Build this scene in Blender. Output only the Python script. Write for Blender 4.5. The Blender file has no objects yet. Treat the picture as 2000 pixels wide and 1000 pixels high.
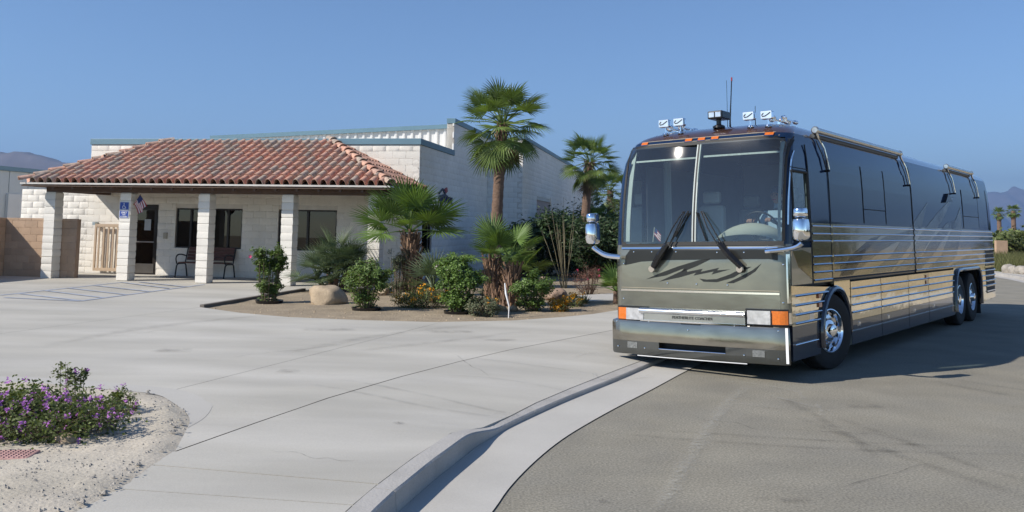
import bpy, bmesh, math, random
import numpy as np
from mathutils import Vector, Matrix, Euler
random.seed(7); np.random.seed(7)
SC = bpy.context.scene
COL = SC.collection
R = math.radians
PI = math.pi

# ------------------------------------------------------------------ camera
FPX, PPY, PIT, ROL, HC = 1753.3, 292.85, 0.08601, 0.017659, 1.9
_F = Vector((0, math.cos(PIT), math.sin(PIT)))
_U = Vector((0, -math.sin(PIT), math.cos(PIT)))
_R = Vector((1, 0, 0))
CR = _R * math.cos(ROL) + _U * math.sin(ROL)
CU = -_R * math.sin(ROL) + _U * math.cos(ROL)
cam_d = bpy.data.cameras.new('camera')
cam = bpy.data.objects.new('camera', cam_d)
COL.objects.link(cam)
m = Matrix((CR, CU, -_F)).transposed().to_4x4()
m.translation = Vector((0, 0, HC))
cam.matrix_world = m
cam_d.sensor_width = 36.0
cam_d.lens = 36.0 * FPX / 2000.0
cam_d.shift_y = -(500 - PPY) / 2000.0
cam_d.clip_start = 0.1
cam_d.clip_end = 60000
SC.camera = cam

# ------------------------------------------------------------------ light
SUN_AZ = Vector((-0.905, -0.425)).normalized()      # horizontal direction towards the sun
SUN_EL = R(37.0)
SUN_DIR = Vector((SUN_AZ.x * math.cos(SUN_EL), SUN_AZ.y * math.cos(SUN_EL), math.sin(SUN_EL)))
W = bpy.data.worlds.new('World')
SC.world = W
W.use_nodes = True
nt = W.node_tree
bg = nt.nodes['Background']
sky = nt.nodes.new('ShaderNodeTexSky')
sky.sky_type = 'NISHITA'
sky.sun_disc = False
sky.sun_elevation = SUN_EL
sky.sun_rotation = math.atan2(SUN_AZ.x, SUN_AZ.y)
sky.altitude = 1500
sky.air_density = 1.0
sky.dust_density = 0.0
sky.ozone_density = 5.0
nt.links.new(sky.outputs[0], bg.inputs['Color'])
bg.inputs['Strength'].default_value = 0.11
sun_d = bpy.data.lights.new('sun', 'SUN')
sun_d.energy = 4.3
sun_d.angle = R(0.53)
sun_d.color = (1.0, 0.94, 0.85)
sun = bpy.data.objects.new('sun', sun_d)
COL.objects.link(sun)
sun.rotation_euler = (-SUN_DIR).to_track_quat('-Z', 'Y').to_euler()
vs = SC.view_settings
vs.view_transform = 'Standard'
vs.look = 'None'
vs.gamma = 1
vs.use_curve_mapping = False
vs.exposure = 0.35
cy = SC.cycles
cy.use_denoising = True
cy.max_bounces = 8
cy.diffuse_bounces = 5
cy.glossy_bounces = 4
cy.transmission_bounces = 6
cy.transparent_max_bounces = 12
cy.volume_bounces = 0
cy.sample_clamp_indirect = 8.0
cy.caustics_reflective = False
cy.caustics_refractive = False

# ------------------------------------------------------------------ helpers: photograph pixel -> place
def ray(px, py):
    return _F + CR * ((px - 1000) / FPX) - CU * ((py - PPY) / FPX)
def zs(x, y):
    return 0.15 + min(max((y - 9.0) * 0.009, 0.0), 0.16)
def G(px, py, z=None):
    d = ray(px, py)
    zz = 0.2 if z is None else z
    p = None
    for i in range(14):
        t = (zz - HC) / d.z
        p = Vector((0, 0, HC)) + d * t
        if z is not None: break
        zz = zs(p.x, p.y)
    return p
def at_depth(px, py, y):
    d = ray(px, py)
    return Vector((0, 0, HC)) + d * (y / d.y)

# ------------------------------------------------------------------ helpers: materials
def _new(name):
    mt = bpy.data.materials.new(name)
    mt.use_nodes = True
    n = mt.node_tree
    return mt, n, n.nodes['Principled BSDF']
def pm(name, col, rough=0.8, metal=0.0, var=0.15, vsc=3.0, bump=0.0, bsc=40.0, coat=0.0, rnd=0.0, isl=0.0,
       spec=0.5, stretch=(1, 1, 1), fine=0.0, fsc=120.0, local=False, col2=None, det=6.0):
    mt, n, b = _new(name)
    L = n.links
    b.inputs['Roughness'].default_value = rough
    b.inputs['Metallic'].default_value = metal
    b.inputs['Specular IOR Level'].default_value = spec
    if coat:
        b.inputs['Coat Weight'].default_value = coat
        b.inputs['Coat Roughness'].default_value = 0.03
    g = n.nodes.new('ShaderNodeTexCoord') if local else n.nodes.new('ShaderNodeNewGeometry')
    pos = g.outputs['Object'] if local else g.outputs['Position']
    mp = n.nodes.new('ShaderNodeMapping')
    mp.inputs['Scale'].default_value = stretch
    L.new(pos, mp.inputs[0])
    cur = None
    base = n.nodes.new('ShaderNodeRGB')
    base.outputs[0].default_value = (*col, 1)
    cur = base.outputs[0]
    def mul(fac_out, lo, hi):
        nonlocal cur
        mr = n.nodes.new('ShaderNodeMapRange')
        mr.inputs[1].default_value = 0.25; mr.inputs[2].default_value = 0.75
        mr.inputs[3].default_value = lo; mr.inputs[4].default_value = hi
        L.new(fac_out, mr.inputs[0])
        mx = n.nodes.new('ShaderNodeVectorMath'); mx.operation = 'SCALE'
        L.new(cur, mx.inputs[0]); L.new(mr.outputs[0], mx.inputs['Scale'])
        cur = mx.outputs[0]
    if col2 is not None:
        nz = n.nodes.new('ShaderNodeTexNoise'); nz.inputs['Scale'].default_value = vsc * 0.7; nz.inputs['Detail'].default_value = det
        L.new(mp.outputs[0], nz.inputs['Vector'])
        mr = n.nodes.new('ShaderNodeMapRange'); mr.inputs[1].default_value = 0.4; mr.inputs[2].default_value = 0.62
        L.new(nz.outputs[0], mr.inputs[0])
        mx = n.nodes.new('ShaderNodeMixRGB'); mx.inputs[2].default_value = (*col2, 1)
        L.new(mr.outputs[0], mx.inputs[0]); L.new(cur, mx.inputs[1]); cur = mx.outputs[0]
    if var:
        nz = n.nodes.new('ShaderNodeTexNoise'); nz.inputs['Scale'].default_value = vsc; nz.inputs['Detail'].default_value = det
        L.new(mp.outputs[0], nz.inputs['Vector']); mul(nz.outputs[0], 1 - var, 1 + var)
    if fine:
        nz = n.nodes.new('ShaderNodeTexNoise'); nz.inputs['Scale'].default_value = fsc; nz.inputs['Detail'].default_value = 3
        L.new(pos, nz.inputs['Vector']); mul(nz.outputs[0], 1 - fine, 1 + fine)
    if rnd:
        oi = n.nodes.new('ShaderNodeObjectInfo'); mul(oi.outputs['Random'], 1 - rnd, 1 + rnd)
    if isl:
        gi = n.nodes.new('ShaderNodeNewGeometry'); mul(gi.outputs['Random Per Island'], 1 - isl, 1 + isl)
    L.new(cur, b.inputs['Base Color'])
    if bump:
        nz = n.nodes.new('ShaderNodeTexNoise'); nz.inputs['Scale'].default_value = bsc; nz.inputs['Detail'].default_value = 5
        L.new(pos, nz.inputs['Vector'])
        bp = n.nodes.new('ShaderNodeBump'); bp.inputs['Strength'].default_value = 1.0; bp.inputs['Distance'].default_value = bump
        L.new(nz.outputs[0], bp.inputs['Height']); L.new(bp.outputs[0], b.inputs['Normal'])
    return mt
def leafm(name, col, var=0.45, trans=0.35, rough=0.5, tint=(1.3, 1.35, 0.6)):
    mt, n, b = _new(name)
    L = n.links
    g = n.nodes.new('ShaderNodeNewGeometry')
    oi = n.nodes.new('ShaderNodeObjectInfo')
    mr = n.nodes.new('ShaderNodeMapRange'); mr.inputs[3].default_value = 1 - var; mr.inputs[4].default_value = 1 + var
    L.new(g.outputs['Random Per Island'], mr.inputs[0])
    mr2 = n.nodes.new('ShaderNodeMapRange'); mr2.inputs[3].default_value = 0.8; mr2.inputs[4].default_value = 1.2
    L.new(oi.outputs['Random'], mr2.inputs[0])
    mm = n.nodes.new('ShaderNodeMath'); mm.operation = 'MULTIPLY'
    L.new(mr.outputs[0], mm.inputs[0]); L.new(mr2.outputs[0], mm.inputs[1])
    base = n.nodes.new('ShaderNodeRGB'); base.outputs[0].default_value = (*col, 1)
    mx = n.nodes.new('ShaderNodeVectorMath'); mx.operation = 'SCALE'
    L.new(base.outputs[0], mx.inputs[0]); L.new(mm.outputs[0], mx.inputs['Scale'])
    L.new(mx.outputs[0], b.inputs['Base Color'])
    b.inputs['Roughness'].default_value = max(rough, 0.45); b.inputs['Specular IOR Level'].default_value = 0.3
    tr = n.nodes.new('ShaderNodeBsdfTranslucent')
    m2 = n.nodes.new('ShaderNodeVectorMath'); m2.operation = 'MULTIPLY'; m2.inputs[1].default_value = tint
    L.new(mx.outputs[0], m2.inputs[0]); L.new(m2.outputs[0], tr.inputs[0])
    ms = n.nodes.new('ShaderNodeMixShader'); ms.inputs[0].default_value = trans
    L.new(b.outputs[0], ms.inputs[1]); L.new(tr.outputs[0], ms.inputs[2])
    L.new(ms.outputs[0], n.nodes['Material Output'].inputs['Surface'])
    return mt
def glassm(name, tint=(0.75, 0.82, 0.8), boost=1.0, rough=0.0, halo=0.0, veil=0.0):
    mt, n, b = _new(name)
    L = n.links
    n.nodes.remove(b)
    tr = n.nodes.new('ShaderNodeBsdfTransparent'); tr.inputs[0].default_value = (*tint, 1)
    gl = n.nodes.new('ShaderNodeBsdfGlossy'); gl.inputs['Roughness'].default_value = rough
    fr = n.nodes.new('ShaderNodeFresnel'); fr.inputs[0].default_value = 1.5
    mu = n.nodes.new('ShaderNodeMath'); mu.operation = 'MULTIPLY'; mu.inputs[1].default_value = boost; mu.use_clamp = True
    L.new(fr.outputs[0], mu.inputs[0])
    ms = n.nodes.new('ShaderNodeMixShader')
    gout = gl.outputs[0]
    if halo:                                            # rough second lobe added to spread a halo round the sun glint
        g2 = n.nodes.new('ShaderNodeBsdfGlossy'); g2.inputs['Roughness'].default_value = halo
        m2 = n.nodes.new('ShaderNodeMixShader'); m2.inputs[0].default_value = 0.10
        L.new(gl.outputs[0], m2.inputs[1]); L.new(g2.outputs[0], m2.inputs[2]); gout = m2.outputs[0]
    L.new(mu.outputs[0], ms.inputs[0]); L.new(tr.outputs[0], ms.inputs[1]); L.new(gout, ms.inputs[2])
    last = ms.outputs[0]
    if veil:  # grey diffuse veil mixed in to lift the dark glass
        df = n.nodes.new('ShaderNodeBsdfDiffuse'); df.inputs[0].default_value = (0.52, 0.54, 0.5, 1)
        m3 = n.nodes.new('ShaderNodeMixShader'); m3.inputs[0].default_value = veil
        L.new(last, m3.inputs[1]); L.new(df.outputs[0], m3.inputs[2]); last = m3.outputs[0]
    L.new(last, n.nodes['Material Output'].inputs['Surface'])
    return mt
def palette(name, cols, rough=0.85, bump=0.003, bsc=60, spec=0.3):
    """each object takes one tone of the list (fired clay and the like)"""
    mt, n, b = _new(name)
    L = n.links
    oi = n.nodes.new('ShaderNodeObjectInfo')
    cr = n.nodes.new('ShaderNodeValToRGB')
    el = cr.color_ramp.elements
    cr.color_ramp.interpolation = 'CONSTANT'
    while len(el) < len(cols): el.new(0.5)
    for i, c in enumerate(cols):
        el[i].position = i / len(cols); el[i].color = (*c, 1)
    L.new(oi.outputs['Random'], cr.inputs[0])
    g = n.nodes.new('ShaderNodeNewGeometry')
    nz = n.nodes.new('ShaderNodeTexNoise'); nz.inputs['Scale'].default_value = 9; nz.inputs['Detail'].default_value = 6
    L.new(g.outputs['Position'], nz.inputs['Vector'])
    mr = n.nodes.new('ShaderNodeMapRange'); mr.inputs[1].default_value = 0.3; mr.inputs[2].default_value = 0.7
    mr.inputs[3].default_value = 0.7; mr.inputs[4].default_value = 1.3
    L.new(nz.outputs[0], mr.inputs[0])
    mx = n.nodes.new('ShaderNodeVectorMath'); mx.operation = 'SCALE'
    L.new(cr.outputs[0], mx.inputs[0]); L.new(mr.outputs[0], mx.inputs['Scale'])
    L.new(mx.outputs[0], b.inputs['Base Color'])
    b.inputs['Roughness'].default_value = rough
    b.inputs['Specular IOR Level'].default_value = spec
    bp = n.nodes.new('ShaderNodeBump'); bp.inputs['Distance'].default_value = bump
    n2 = n.nodes.new('ShaderNodeTexNoise'); n2.inputs['Scale'].default_value = bsc
    L.new(g.outputs['Position'], n2.inputs['Vector'])
    L.new(n2.outputs[0], bp.inputs['Height']); L.new(bp.outputs[0], b.inputs['Normal'])
    return mt

# ------------------------------------------------------------------ helpers: meshes and objects
class MB:
    def __init__(s): s.v = []; s.f = []
    def add(s, vs, fs, T=None):
        o = len(s.v)
        s.v += [tuple(T @ Vector(v)) if T is not None else tuple(v) for v in vs]
        s.f += [tuple(i + o for i in f) for f in fs]
        return s
    def box(s, x0, x1, y0, y1, z0, z1, T=None):
        v = [(x, y, z) for z in (z0, z1) for y in (y0, y1) for x in (x0, x1)]
        return s.add(v, [(0, 2, 3, 1), (4, 5, 7, 6), (0, 1, 5, 4), (2, 6, 7, 3), (0, 4, 6, 2), (1, 3, 7, 5)], T)
    def quad(s, a, b, c, d): return s.add([a, b, c, d], [(0, 1, 2, 3)])
    def tube(s, pts, rad, n=8, cap=True, T=None, flat=1.0):
        pts = [Vector(p) for p in pts]
        if not hasattr(rad, '__len__'): rad = [rad] * len(pts)
        vs = []; fs = []
        up0 = None
        for i, p in enumerate(pts):
            d = (pts[min(i + 1, len(pts) - 1)] - pts[max(i - 1, 0)])
            if d.length < 1e-9: d = Vector((0, 0, 1))
            d.normalize()
            if up0 is None:
                up0 = Vector((0, 0, 1)) if abs(d.z) < 0.9 else Vector((1, 0, 0))
            a = d.cross(up0)
            if a.length < 1e-6: a = d.cross(Vector((0, 1, 0)))
            a.normalize(); b = d.cross(a).normalized(); up0 = -b if (-b).dot(up0) > 0 else b
            for k in range(n):
                t = 2 * PI * k / n
                vs.append(p + (a * math.cos(t) + b * math.sin(t) * flat) * rad[i])
        for i in range(len(pts) - 1):
            for k in range(n):
                k2 = (k + 1) % n
                fs.append((i * n + k, i * n + k2, (i + 1) * n + k2, (i + 1) * n + k))
        if cap:
            fs.append(tuple(range(n - 1, -1, -1))); q = (len(pts) - 1) * n
            fs.append(tuple(range(q, q + n)))
        return s.add(vs, fs, T)
    def lathe(s, prof, n=24, T=None, closed=False):
        """prof: (radius, height) pairs, turned about Z"""
        vs = []; fs = []
        for r, h in prof:
            for k in range(n):
                t = 2 * PI * k / n
                vs.append((r * math.cos(t), r * math.sin(t), h))
        m_ = len(prof)
        for i in range(m_ - 1 if not closed else m_):
            j = (i + 1) % m_
            for k in range(n):
                k2 = (k + 1) % n
                fs.append((i * n + k, i * n + k2, j * n + k2, j * n + k))
        return s.add(vs, fs, T)
    def prism(s, poly, h0, h1, T=None):
        """poly in XY, extruded in Z"""
        n = len(poly)
        vs = [(x, y, h0) for x, y in poly] + [(x, y, h1) for x, y in poly]
        fs = [tuple(range(n - 1, -1, -1)), tuple(range(n, 2 * n))]
        fs += [(i, (i + 1) % n, n + (i + 1) % n, n + i) for i in range(n)]
        return s.add(vs, fs, T)
    def grid(s, P):
        """P: rows of points"""
        nr, nc = len(P), len(P[0])
        return s.add([p for r_ in P for p in r_],
                     [(i * nc + j, i * nc + j + 1, (i + 1) * nc + j + 1, (i + 1) * nc + j) for i in range(nr - 1) for j in range(nc - 1)])
    def mesh(s, name, smooth=False, angle=None):
        me = bpy.data.meshes.new(name)
        me.from_pydata(s.v, [], s.f)
        if smooth:
            me.polygons.foreach_set('use_smooth', [True] * len(me.polygons))
            if angle: me.set_sharp_from_angle(angle=R(angle))
        me.update()
        return me
    def build(s, name, mat, parent=None, smooth=False, angle=35, bevel=0.0, fixn=True, **k):
        me = s.mesh(name)
        if fixn:
            bm = bmesh.new(); bm.from_mesh(me)
            bmesh.ops.recalc_face_normals(bm, faces=bm.faces)
            bm.to_mesh(me); bm.free()
        if smooth:
            me.polygons.foreach_set('use_smooth', [True] * len(me.polygons))
            if angle: me.set_sharp_from_angle(angle=R(angle))
        o = link(name, me, mat, parent, **k)
        if bevel:
            md = o.modifiers.new('bevel', 'BEVEL'); md.width = bevel; md.segments = 2; md.limit_method = 'ANGLE'; md.angle_limit = R(40)
        return o
def link(name, me, mat=None, parent=None, label=None, cat=None, group=None, kind=None):
    o = bpy.data.objects.new(name, me)
    COL.objects.link(o)
    if mat is not None and me is not None and not me.materials: me.materials.append(mat)
    if parent is not None: o.parent = parent
    tag(o, label, cat, group, kind)
    return o
def tag(o, label=None, cat=None, group=None, kind=None):
    if label: o['label'] = label
    if cat: o['category'] = cat
    if group: o['group'] = group
    if kind: o['kind'] = kind
    return o
def empty(name, loc, label, cat, rz=0.0, group=None, kind=None):
    o = bpy.data.objects.new(name, None)
    COL.objects.link(o)
    o.location = loc; o.rotation_euler = (0, 0, rz); o.empty_display_size = 0.2
    return tag(o, label, cat, group, kind)
def copy_tree(o, parent=None):
    c = o.copy(); COL.objects.link(c)
    if parent is not None: c.parent = parent
    for ch in list(o.children): copy_tree(ch, c)
    return c
def clip(poly, a, b, c):
    """keep a*x+b*y+c >= 0"""
    out = []
    n = len(poly)
    for i in range(n):
        p, q = poly[i], poly[(i + 1) % n]
        dp = a * p[0] + b * p[1] + c; dq = a * q[0] + b * q[1] + c
        if dp >= 0: out.append(p)
        if (dp > 0 and dq < 0) or (dp < 0 and dq > 0):
            t = dp / (dp - dq); out.append((p[0] + (q[0] - p[0]) * t, p[1] + (q[1] - p[1]) * t))
    return out
def cells(poly, sx, sy):
    """cut a polygon into grid cells"""
    xs = [p[0] for p in poly]; ys = [p[1] for p in poly]
    res = []
    i0, i1 = math.floor(min(xs) / sx), math.ceil(max(xs) / sx)
    j0, j1 = math.floor(min(ys) / sy), math.ceil(max(ys) / sy)
    for i in range(i0, i1):
        col = clip(clip(poly, 1, 0, -i * sx), -1, 0, (i + 1) * sx)
        if len(col) < 3: continue
        for j in range(j0, j1):
            c = clip(clip(col, 0, 1, -j * sy), 0, -1, (j + 1) * sy)
            if len(c) >= 3:
                ar = sum(c[k][0] * c[(k + 1) % len(c)][1] - c[(k + 1) % len(c)][0] * c[k][1] for k in range(len(c)))
                if abs(ar) > 1e-8: res.append(c)
    return res
def polymesh(mb, poly, fn, depth=0.0, dn=None):
    """filled polygon (concave allowed) lifted to 3D by fn(x, y, d); depth>0 gives it a rim"""
    from mathutils.geometry import tessellate_polygon
    tri = tessellate_polygon([[Vector((p[0], p[1], 0)) for p in poly]])
    mb.add([fn(p[0], p[1], 0) for p in poly], [tuple(t) for t in tri])
    if depth:
        n = len(poly)
        mb.add([fn(p[0], p[1], 0) for p in poly] + [fn(p[0], p[1], depth) for p in poly],
               [(i, (i + 1) % n, n + (i + 1) % n, n + i) for i in range(n)])
def sheet(name, poly, zf, mat, s=1.5, kind='structure', parent=None, rim=0.0, jig=None, **k):
    from mathutils.geometry import tessellate_polygon
    mb = MB()
    # triangulate first, then cut every triangle on the grid, so concave outlines stay clean
    tri = tessellate_polygon([[Vector((p[0], p[1], 0)) for p in poly]])
    for t in tri:
        for c in cells([tuple(poly[i][:2]) for i in t], s, s):
            mb.add([(x, y, zf(x, y)) for x, y in c], [tuple(range(len(c)))])
    if rim:
        n = len(poly)
        mb.add([(x, y, zf(x, y)) for x, y in [p[:2] for p in poly]] + [(x, y, zf(x, y) - rim) for x, y in [p[:2] for p in poly]],
               [(i, (i + 1) % n, n + (i + 1) % n, n + i) for i in range(n)])
    me = mb.mesh(name)
    bm = bmesh.new(); bm.from_mesh(me)
    bmesh.ops.remove_doubles(bm, verts=bm.verts, dist=0.0005)
    bmesh.ops.recalc_face_normals(bm, faces=bm.faces)
    bm.normal_update()
    bm.to_mesh(me); bm.free()
    if k.pop('smooth', False): me.polygons.foreach_set('use_smooth', [True] * len(me.polygons))
    return link(name, me, mat, parent, kind=kind, **k)
def xy(p): return (p[0], p[1])
def offset_line(pts, d):
    """shift an open 2D polyline to its left by d"""
    out = []
    for i in range(len(pts)):
        a = Vector(pts[max(i - 1, 0)][:2]); b = Vector(pts[min(i + 1, len(pts) - 1)][:2])
        t = (b - a).normalized()
        out.append((pts[i][0] - t.y * d, pts[i][1] + t.x * d))
    return out
def resample(pts, step):
    pts = [Vector(p) for p in pts]
    out = [pts[0].copy()]
    for a, b in zip(pts, pts[1:]):
        n = max(1, int((b - a).length / step))
        for i in range(1, n + 1): out.append(a.lerp(b, i / n))
    return out
def smooth_line(pts, it=2):
    pts = [Vector(p) for p in pts]
    for _ in range(it):
        q = [pts[0]]
        for a, b in zip(pts, pts[1:]):
            q.append(a.lerp(b, 0.25)); q.append(a.lerp(b, 0.75))
        q.append(pts[-1]); pts = q
    return pts
from mathutils import noise as mnoise
def nz(x, y, z=0.0): return mnoise.noise(Vector((x, y, z)))

# ------------------------------------------------------------------ ground, street, kerb, paving
M = {}
M['sand'] = pm('sand', (0.46, 0.36, 0.23), 0.95, var=0.18, vsc=0.6, bump=0.03, bsc=6, fine=0.2, fsc=25, col2=(0.27, 0.23, 0.15))
M['soil'] = pm('soil', (0.30, 0.24, 0.165), 0.95, var=0.22, vsc=2.5, bump=0.02, bsc=25, fine=0.25, fsc=45)
M['bedsand'] = pm('bed_sand', (0.50, 0.445, 0.36), 0.95, var=0.14, vsc=2.0, bump=0.008, bsc=30, fine=0.16, fsc=60, col2=(0.47, 0.42, 0.335))
M['concrete'] = pm('concrete', (0.437, 0.415, 0.364), 0.85, var=0.15, vsc=0.8, bump=0.0015, bsc=90, fine=0.06, fsc=70, stretch=(0.5, 1.6, 1), col2=(0.467, 0.445, 0.397), spec=0.3)
M['concrete_new'] = pm('concrete_light', (0.46, 0.44, 0.40), 0.85, var=0.08, vsc=1.2, bump=0.0015, bsc=90, fine=0.06, fsc=80, spec=0.3)
M['kerb'] = pm('kerb_concrete', (0.42, 0.40, 0.37), 0.85, var=0.14, vsc=2.5, bump=0.004, bsc=40, fine=0.1, fsc=70, spec=0.3)
M['joint'] = pm('joint_dirt', (0.06, 0.055, 0.048), 0.95, var=0.3, vsc=8)
M['asphalt'] = pm('asphalt', (0.262, 0.241, 0.192), 0.9, var=0.13, vsc=1.3, bump=0.004, bsc=120, fine=0.42, fsc=52, spec=0.3, col2=(0.235, 0.219, 0.180))
M['bluepaint'] = pm('blue_paint', (0.35, 0.385, 0.46), 0.8, var=0.3, vsc=6)

g = sheet('ground', [(-16900, -60), (16900, -60), (16900, 15400), (-16900, 15400)], lambda x, y: -0.06, M['sand'], s=4000)

def PXL(lst, z=0.0): return [G(a, b, z) for a, b in lst]
# gutter flow line (foot of the kerb face) and asphalt edge, walked from the camera outwards
C_px = [(640, 1160), (700, 1085), (760, 1018), (797, 985), (840, 946), (890, 906), (930, 874), (966, 853), (1000, 834), (1090, 792), (1151, 767), (1206, 745), (1260, 721), (1318, 697)]
A_px = [(840, 1170), (890, 1090), (964, 1000), (992, 956), (1043, 903), (1097, 859), (1152, 826), (1206, 796), (1260, 769), (1308, 743), (1335, 728)]
Cl = PXL(C_px); Al = PXL(A_px)
tdir = (Cl[-1] - Cl[-4]).normalized()
for k, (ln, L_) in enumerate(((Cl, 40), (Al, 40))):
    p = ln[-1].copy()
    for s_ in (2, 5, 10, 18, 28, 40):
        q = p + tdir * s_
        q += Vector((0.004, 0.004, 0)) * s_ * s_
        ln.append(Vector((q.x, q.y, 0)))
    p0 = ln[0]; d0 = (ln[0] - ln[2]).normalized()
    ln.insert(0, p0 + d0 * 2.0); ln.insert(0, p0 + d0 * 9.0)
Cl = smooth_line(Cl, 2); Al = smooth_line(Al, 2)
# street: everything right of the asphalt edge as far as the opposite kerb
RK = [Vector(p) for p in ((9.5, -14, 0), (10.2, 0, 0), (12.2, 12, 0), (16.0, 24, 0), (20.0, 33, 0), (22.2, 38.6, 0), (23.2, 43, 0), (24.6, 50, 0), (27, 62, 0))]
RK = smooth_line(RK, 2)
street_poly = [xy(p) for p in Al] + [xy(p) for p in reversed(RK)]
street = sheet('street', street_poly, lambda x, y: 0.0, M['asphalt'], s=4.0)
# gutter pan
def strip(name, A, B, mat, n=None, **k):
    A = resample(A, 0.35); B = resample(B, 0.35)
    n = n or max(len(A), len(B))
    def samp(Lx, t):
        f = t * (len(Lx) - 1); i = min(int(f), len(Lx) - 2)
        return Lx[i].lerp(Lx[i + 1], f - i)
    mb = MB().grid([[samp(A, i / (n - 1)), samp(B, i / (n - 1))] for i in range(n)])
    return mb.build(name, mat, smooth=True, **k)
gut = strip('gutter', [p + Vector((0, 0, 0.006)) for p in Cl], [p + Vector((0, 0, 0.009)) for p in Al], M['concrete_new'], kind='structure')
# kerb: full height near the camera, dropping to a lip across the drive
arc = [0.0]
for a, b in zip(Cl, Cl[1:]): arc.append(arc[-1] + (b - a).length)
def s_of(p):
    best = min(range(len(Cl)), key=lambda i: (Cl[i] - p).length); return arc[best]
s_a, s_b = s_of(G(905, 893, 0)), s_of(G(985, 842, 0))
def kerb_h(s):
    t = min(max((s - s_a) / (s_b - s_a), 0), 1); t = t * t * (3 - 2 * t)
    return 0.155 + (0.050 - 0.155) * t
K_px = [(600, 1095), (672, 1020), (690, 988), (738, 944), (804, 897), (890, 846), (944, 835), (1000, 811), (1046, 787), (1117, 757), (1206, 722), (1270, 698), (1310, 684)]
Kdrive = [G(a, b, 0.065) for a, b in K_px[7:]]
Kdrive = [Kdrive[0] + (Kdrive[0] - Kdrive[1]) * 0.8] + Kdrive
Kdrive.append(Kdrive[-1] + (Kdrive[-1] - Kdrive[-3]).normalized() * 40)
Kdrive = resample(Kdrive, 0.05)
rows = []
Cr = resample(Cl, 0.12)
sacc = 0; prev = Cr[0]
cl2 = [xy(p) for p in Cr]
fr1, fr2, bk = offset_line(cl2, 0.010), offset_line(cl2, 0.024), offset_line(cl2, 0.165)
KB = []
for i, p in enumerate(Cr):
    sacc += (p - prev).length; prev = p
    h = kerb_h(sacc)
    w = nz(p.x * 9, p.y * 9) * 0.006 + nz(p.x * 30, p.y * 30) * 0.003
    t_ = min(max((sacc - s_a) / (s_b - s_a + 0.35), 0), 1); t_ = t_ * t_ * (3 - 2 * t_)
    kx, ky, kz = bk[i][0], bk[i][1], h + 0.004
    if t_ > 0:
        q_ = min(Kdrive, key=lambda k_: (k_.xy - Vector(bk[i])).length)
        d_ = (Vector((p.x, p.y)) - q_.xy).normalized() * 0.010
        kx += (q_.x + d_.x - kx) * t_; ky += (q_.y + d_.y - ky) * t_; kz += (0.064 - kz) * t_
    rows.append([(p.x, p.y, -0.02), (fr1[i][0], fr1[i][1], max(h - 0.012, 0.012)), (fr2[i][0] + w, fr2[i][1], h + w * 0.3), (kx, ky, kz), (kx, ky, kz - 0.06)])
    bk[i] = (kx, ky); h = kz - 0.004
    KB.append(Vector((bk[i][0], bk[i][1], h + 0.004)))
kerb = empty('kerb', (0, 0, 0), None, None, kind='structure')
k0_ = 0; seglen = 26
while k0_ < len(rows) - 2:
    seg = [list(r_) for r_ in rows[k0_:min(k0_ + seglen, len(rows) - 1) + 1]]
    if len(seg) > 2:
        def mv(a, b, d): return [tuple(Vector(p) + (Vector(q) - Vector(p)).normalized() * d) for p, q in zip(a, b)]
        s0_, s1_ = mv(seg[0], seg[1], 0.004), mv(seg[-1], seg[-2], 0.004)
        seg[0], seg[-1] = s0_, s1_
        down = lambda r_: [(p[0], p[1], min(p[2], -0.02)) for p in r_]
        MB().grid([down(seg[0])] + seg + [down(seg[-1])]).build('kerb_section', M['kerb'], kerb, smooth=True, angle=24)
    k0_ += seglen
# sidewalk and drive apron between the kerb and the dark joint
J_px = [(60, 1075), (147, 1003), (237, 955), (300, 908), (342, 881), (500, 825), (640, 777), (780, 736), (900, 705), (1000, 682), (1100, 663), (1205, 643), (1300, 628)]
Jl = [G(a, b) for a, b in J_px]
def near_kb(p):
    q = min(KB, key=lambda k: (k - p).length)
    return q
Kl = []
for i, (a, b) in enumerate(K_px):
    z = 0.155 if i < 6 else (0.085 if i == 6 else 0.065)
    p = G(a, b, z)
    if i <= 5:
        q = near_kb(p); p = Vector((q.x, q.y, q.z))
    Kl.append(p)
# beyond the frame of the picture the strip runs on behind the coach
for i in range(1, 5):
    Jl.append(Jl[12] + (Jl[12] - Jl[10]).normalized() * 3.0 * i); Kl.append(Kl[12] + (Kl[12] - Kl[10]).normalized() * 3.0 * i)
    Jl[-1].z = zs(Jl[-1].x, Jl[-1].y)
apron = empty('sidewalk', (0, 0, 0), None, None, kind='structure')
def apron_slab(i0, i1, g0, g1):
    rows = []
    N = 8
    for k in range(i0, i1 + 1):
        sub = 6 if k < i1 else 1
        for s_ in range(sub):
            t = s_ / 6
            a = Jl[k].lerp(Jl[min(k + 1, len(Jl) - 1)], t); b = Kl[k].lerp(Kl[min(k + 1, len(Kl) - 1)], t)
            rows.append([a.lerp(b, j / N) for j in range(N + 1)])
    def shift(row, other, d):
        return [p + (q - p).normalized() * d for p, q in zip(row, other)]
    r0 = shift(rows[0], rows[1], g0); r1 = shift(rows[-1], rows[-2], g1)
    rows[0], rows[-1] = r0, r1
    # pull away from the dark joint and the kerb joint
    rr = []
    for row in rows:
        a, b = row[0], row[-1]; d = (b - a).normalized()
        row = list(row); row[0] = a + d * (0.016 if (i0 >= 3 and len(rr) >= 6) else -0.05); row[-1] = b - d * 0.008
        dn = Vector((0, 0, -0.05))
        rr.append([row[0] + dn] + row + [row[-1] + dn])
    rr = [[p + Vector((0, 0, -0.05)) for p in rr[0]]] + rr + [[p + Vector((0, 0, -0.05)) for p in rr[-1]]]
    return MB().grid(rr).build('slab', M['concrete'], apron, smooth=True, angle=40)
apron_slab(0, 2, 0, 0.008); apron_slab(2, 3, 0.008, 0.012); apron_slab(3, len(Jl) - 1, 0.012, 0)
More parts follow.
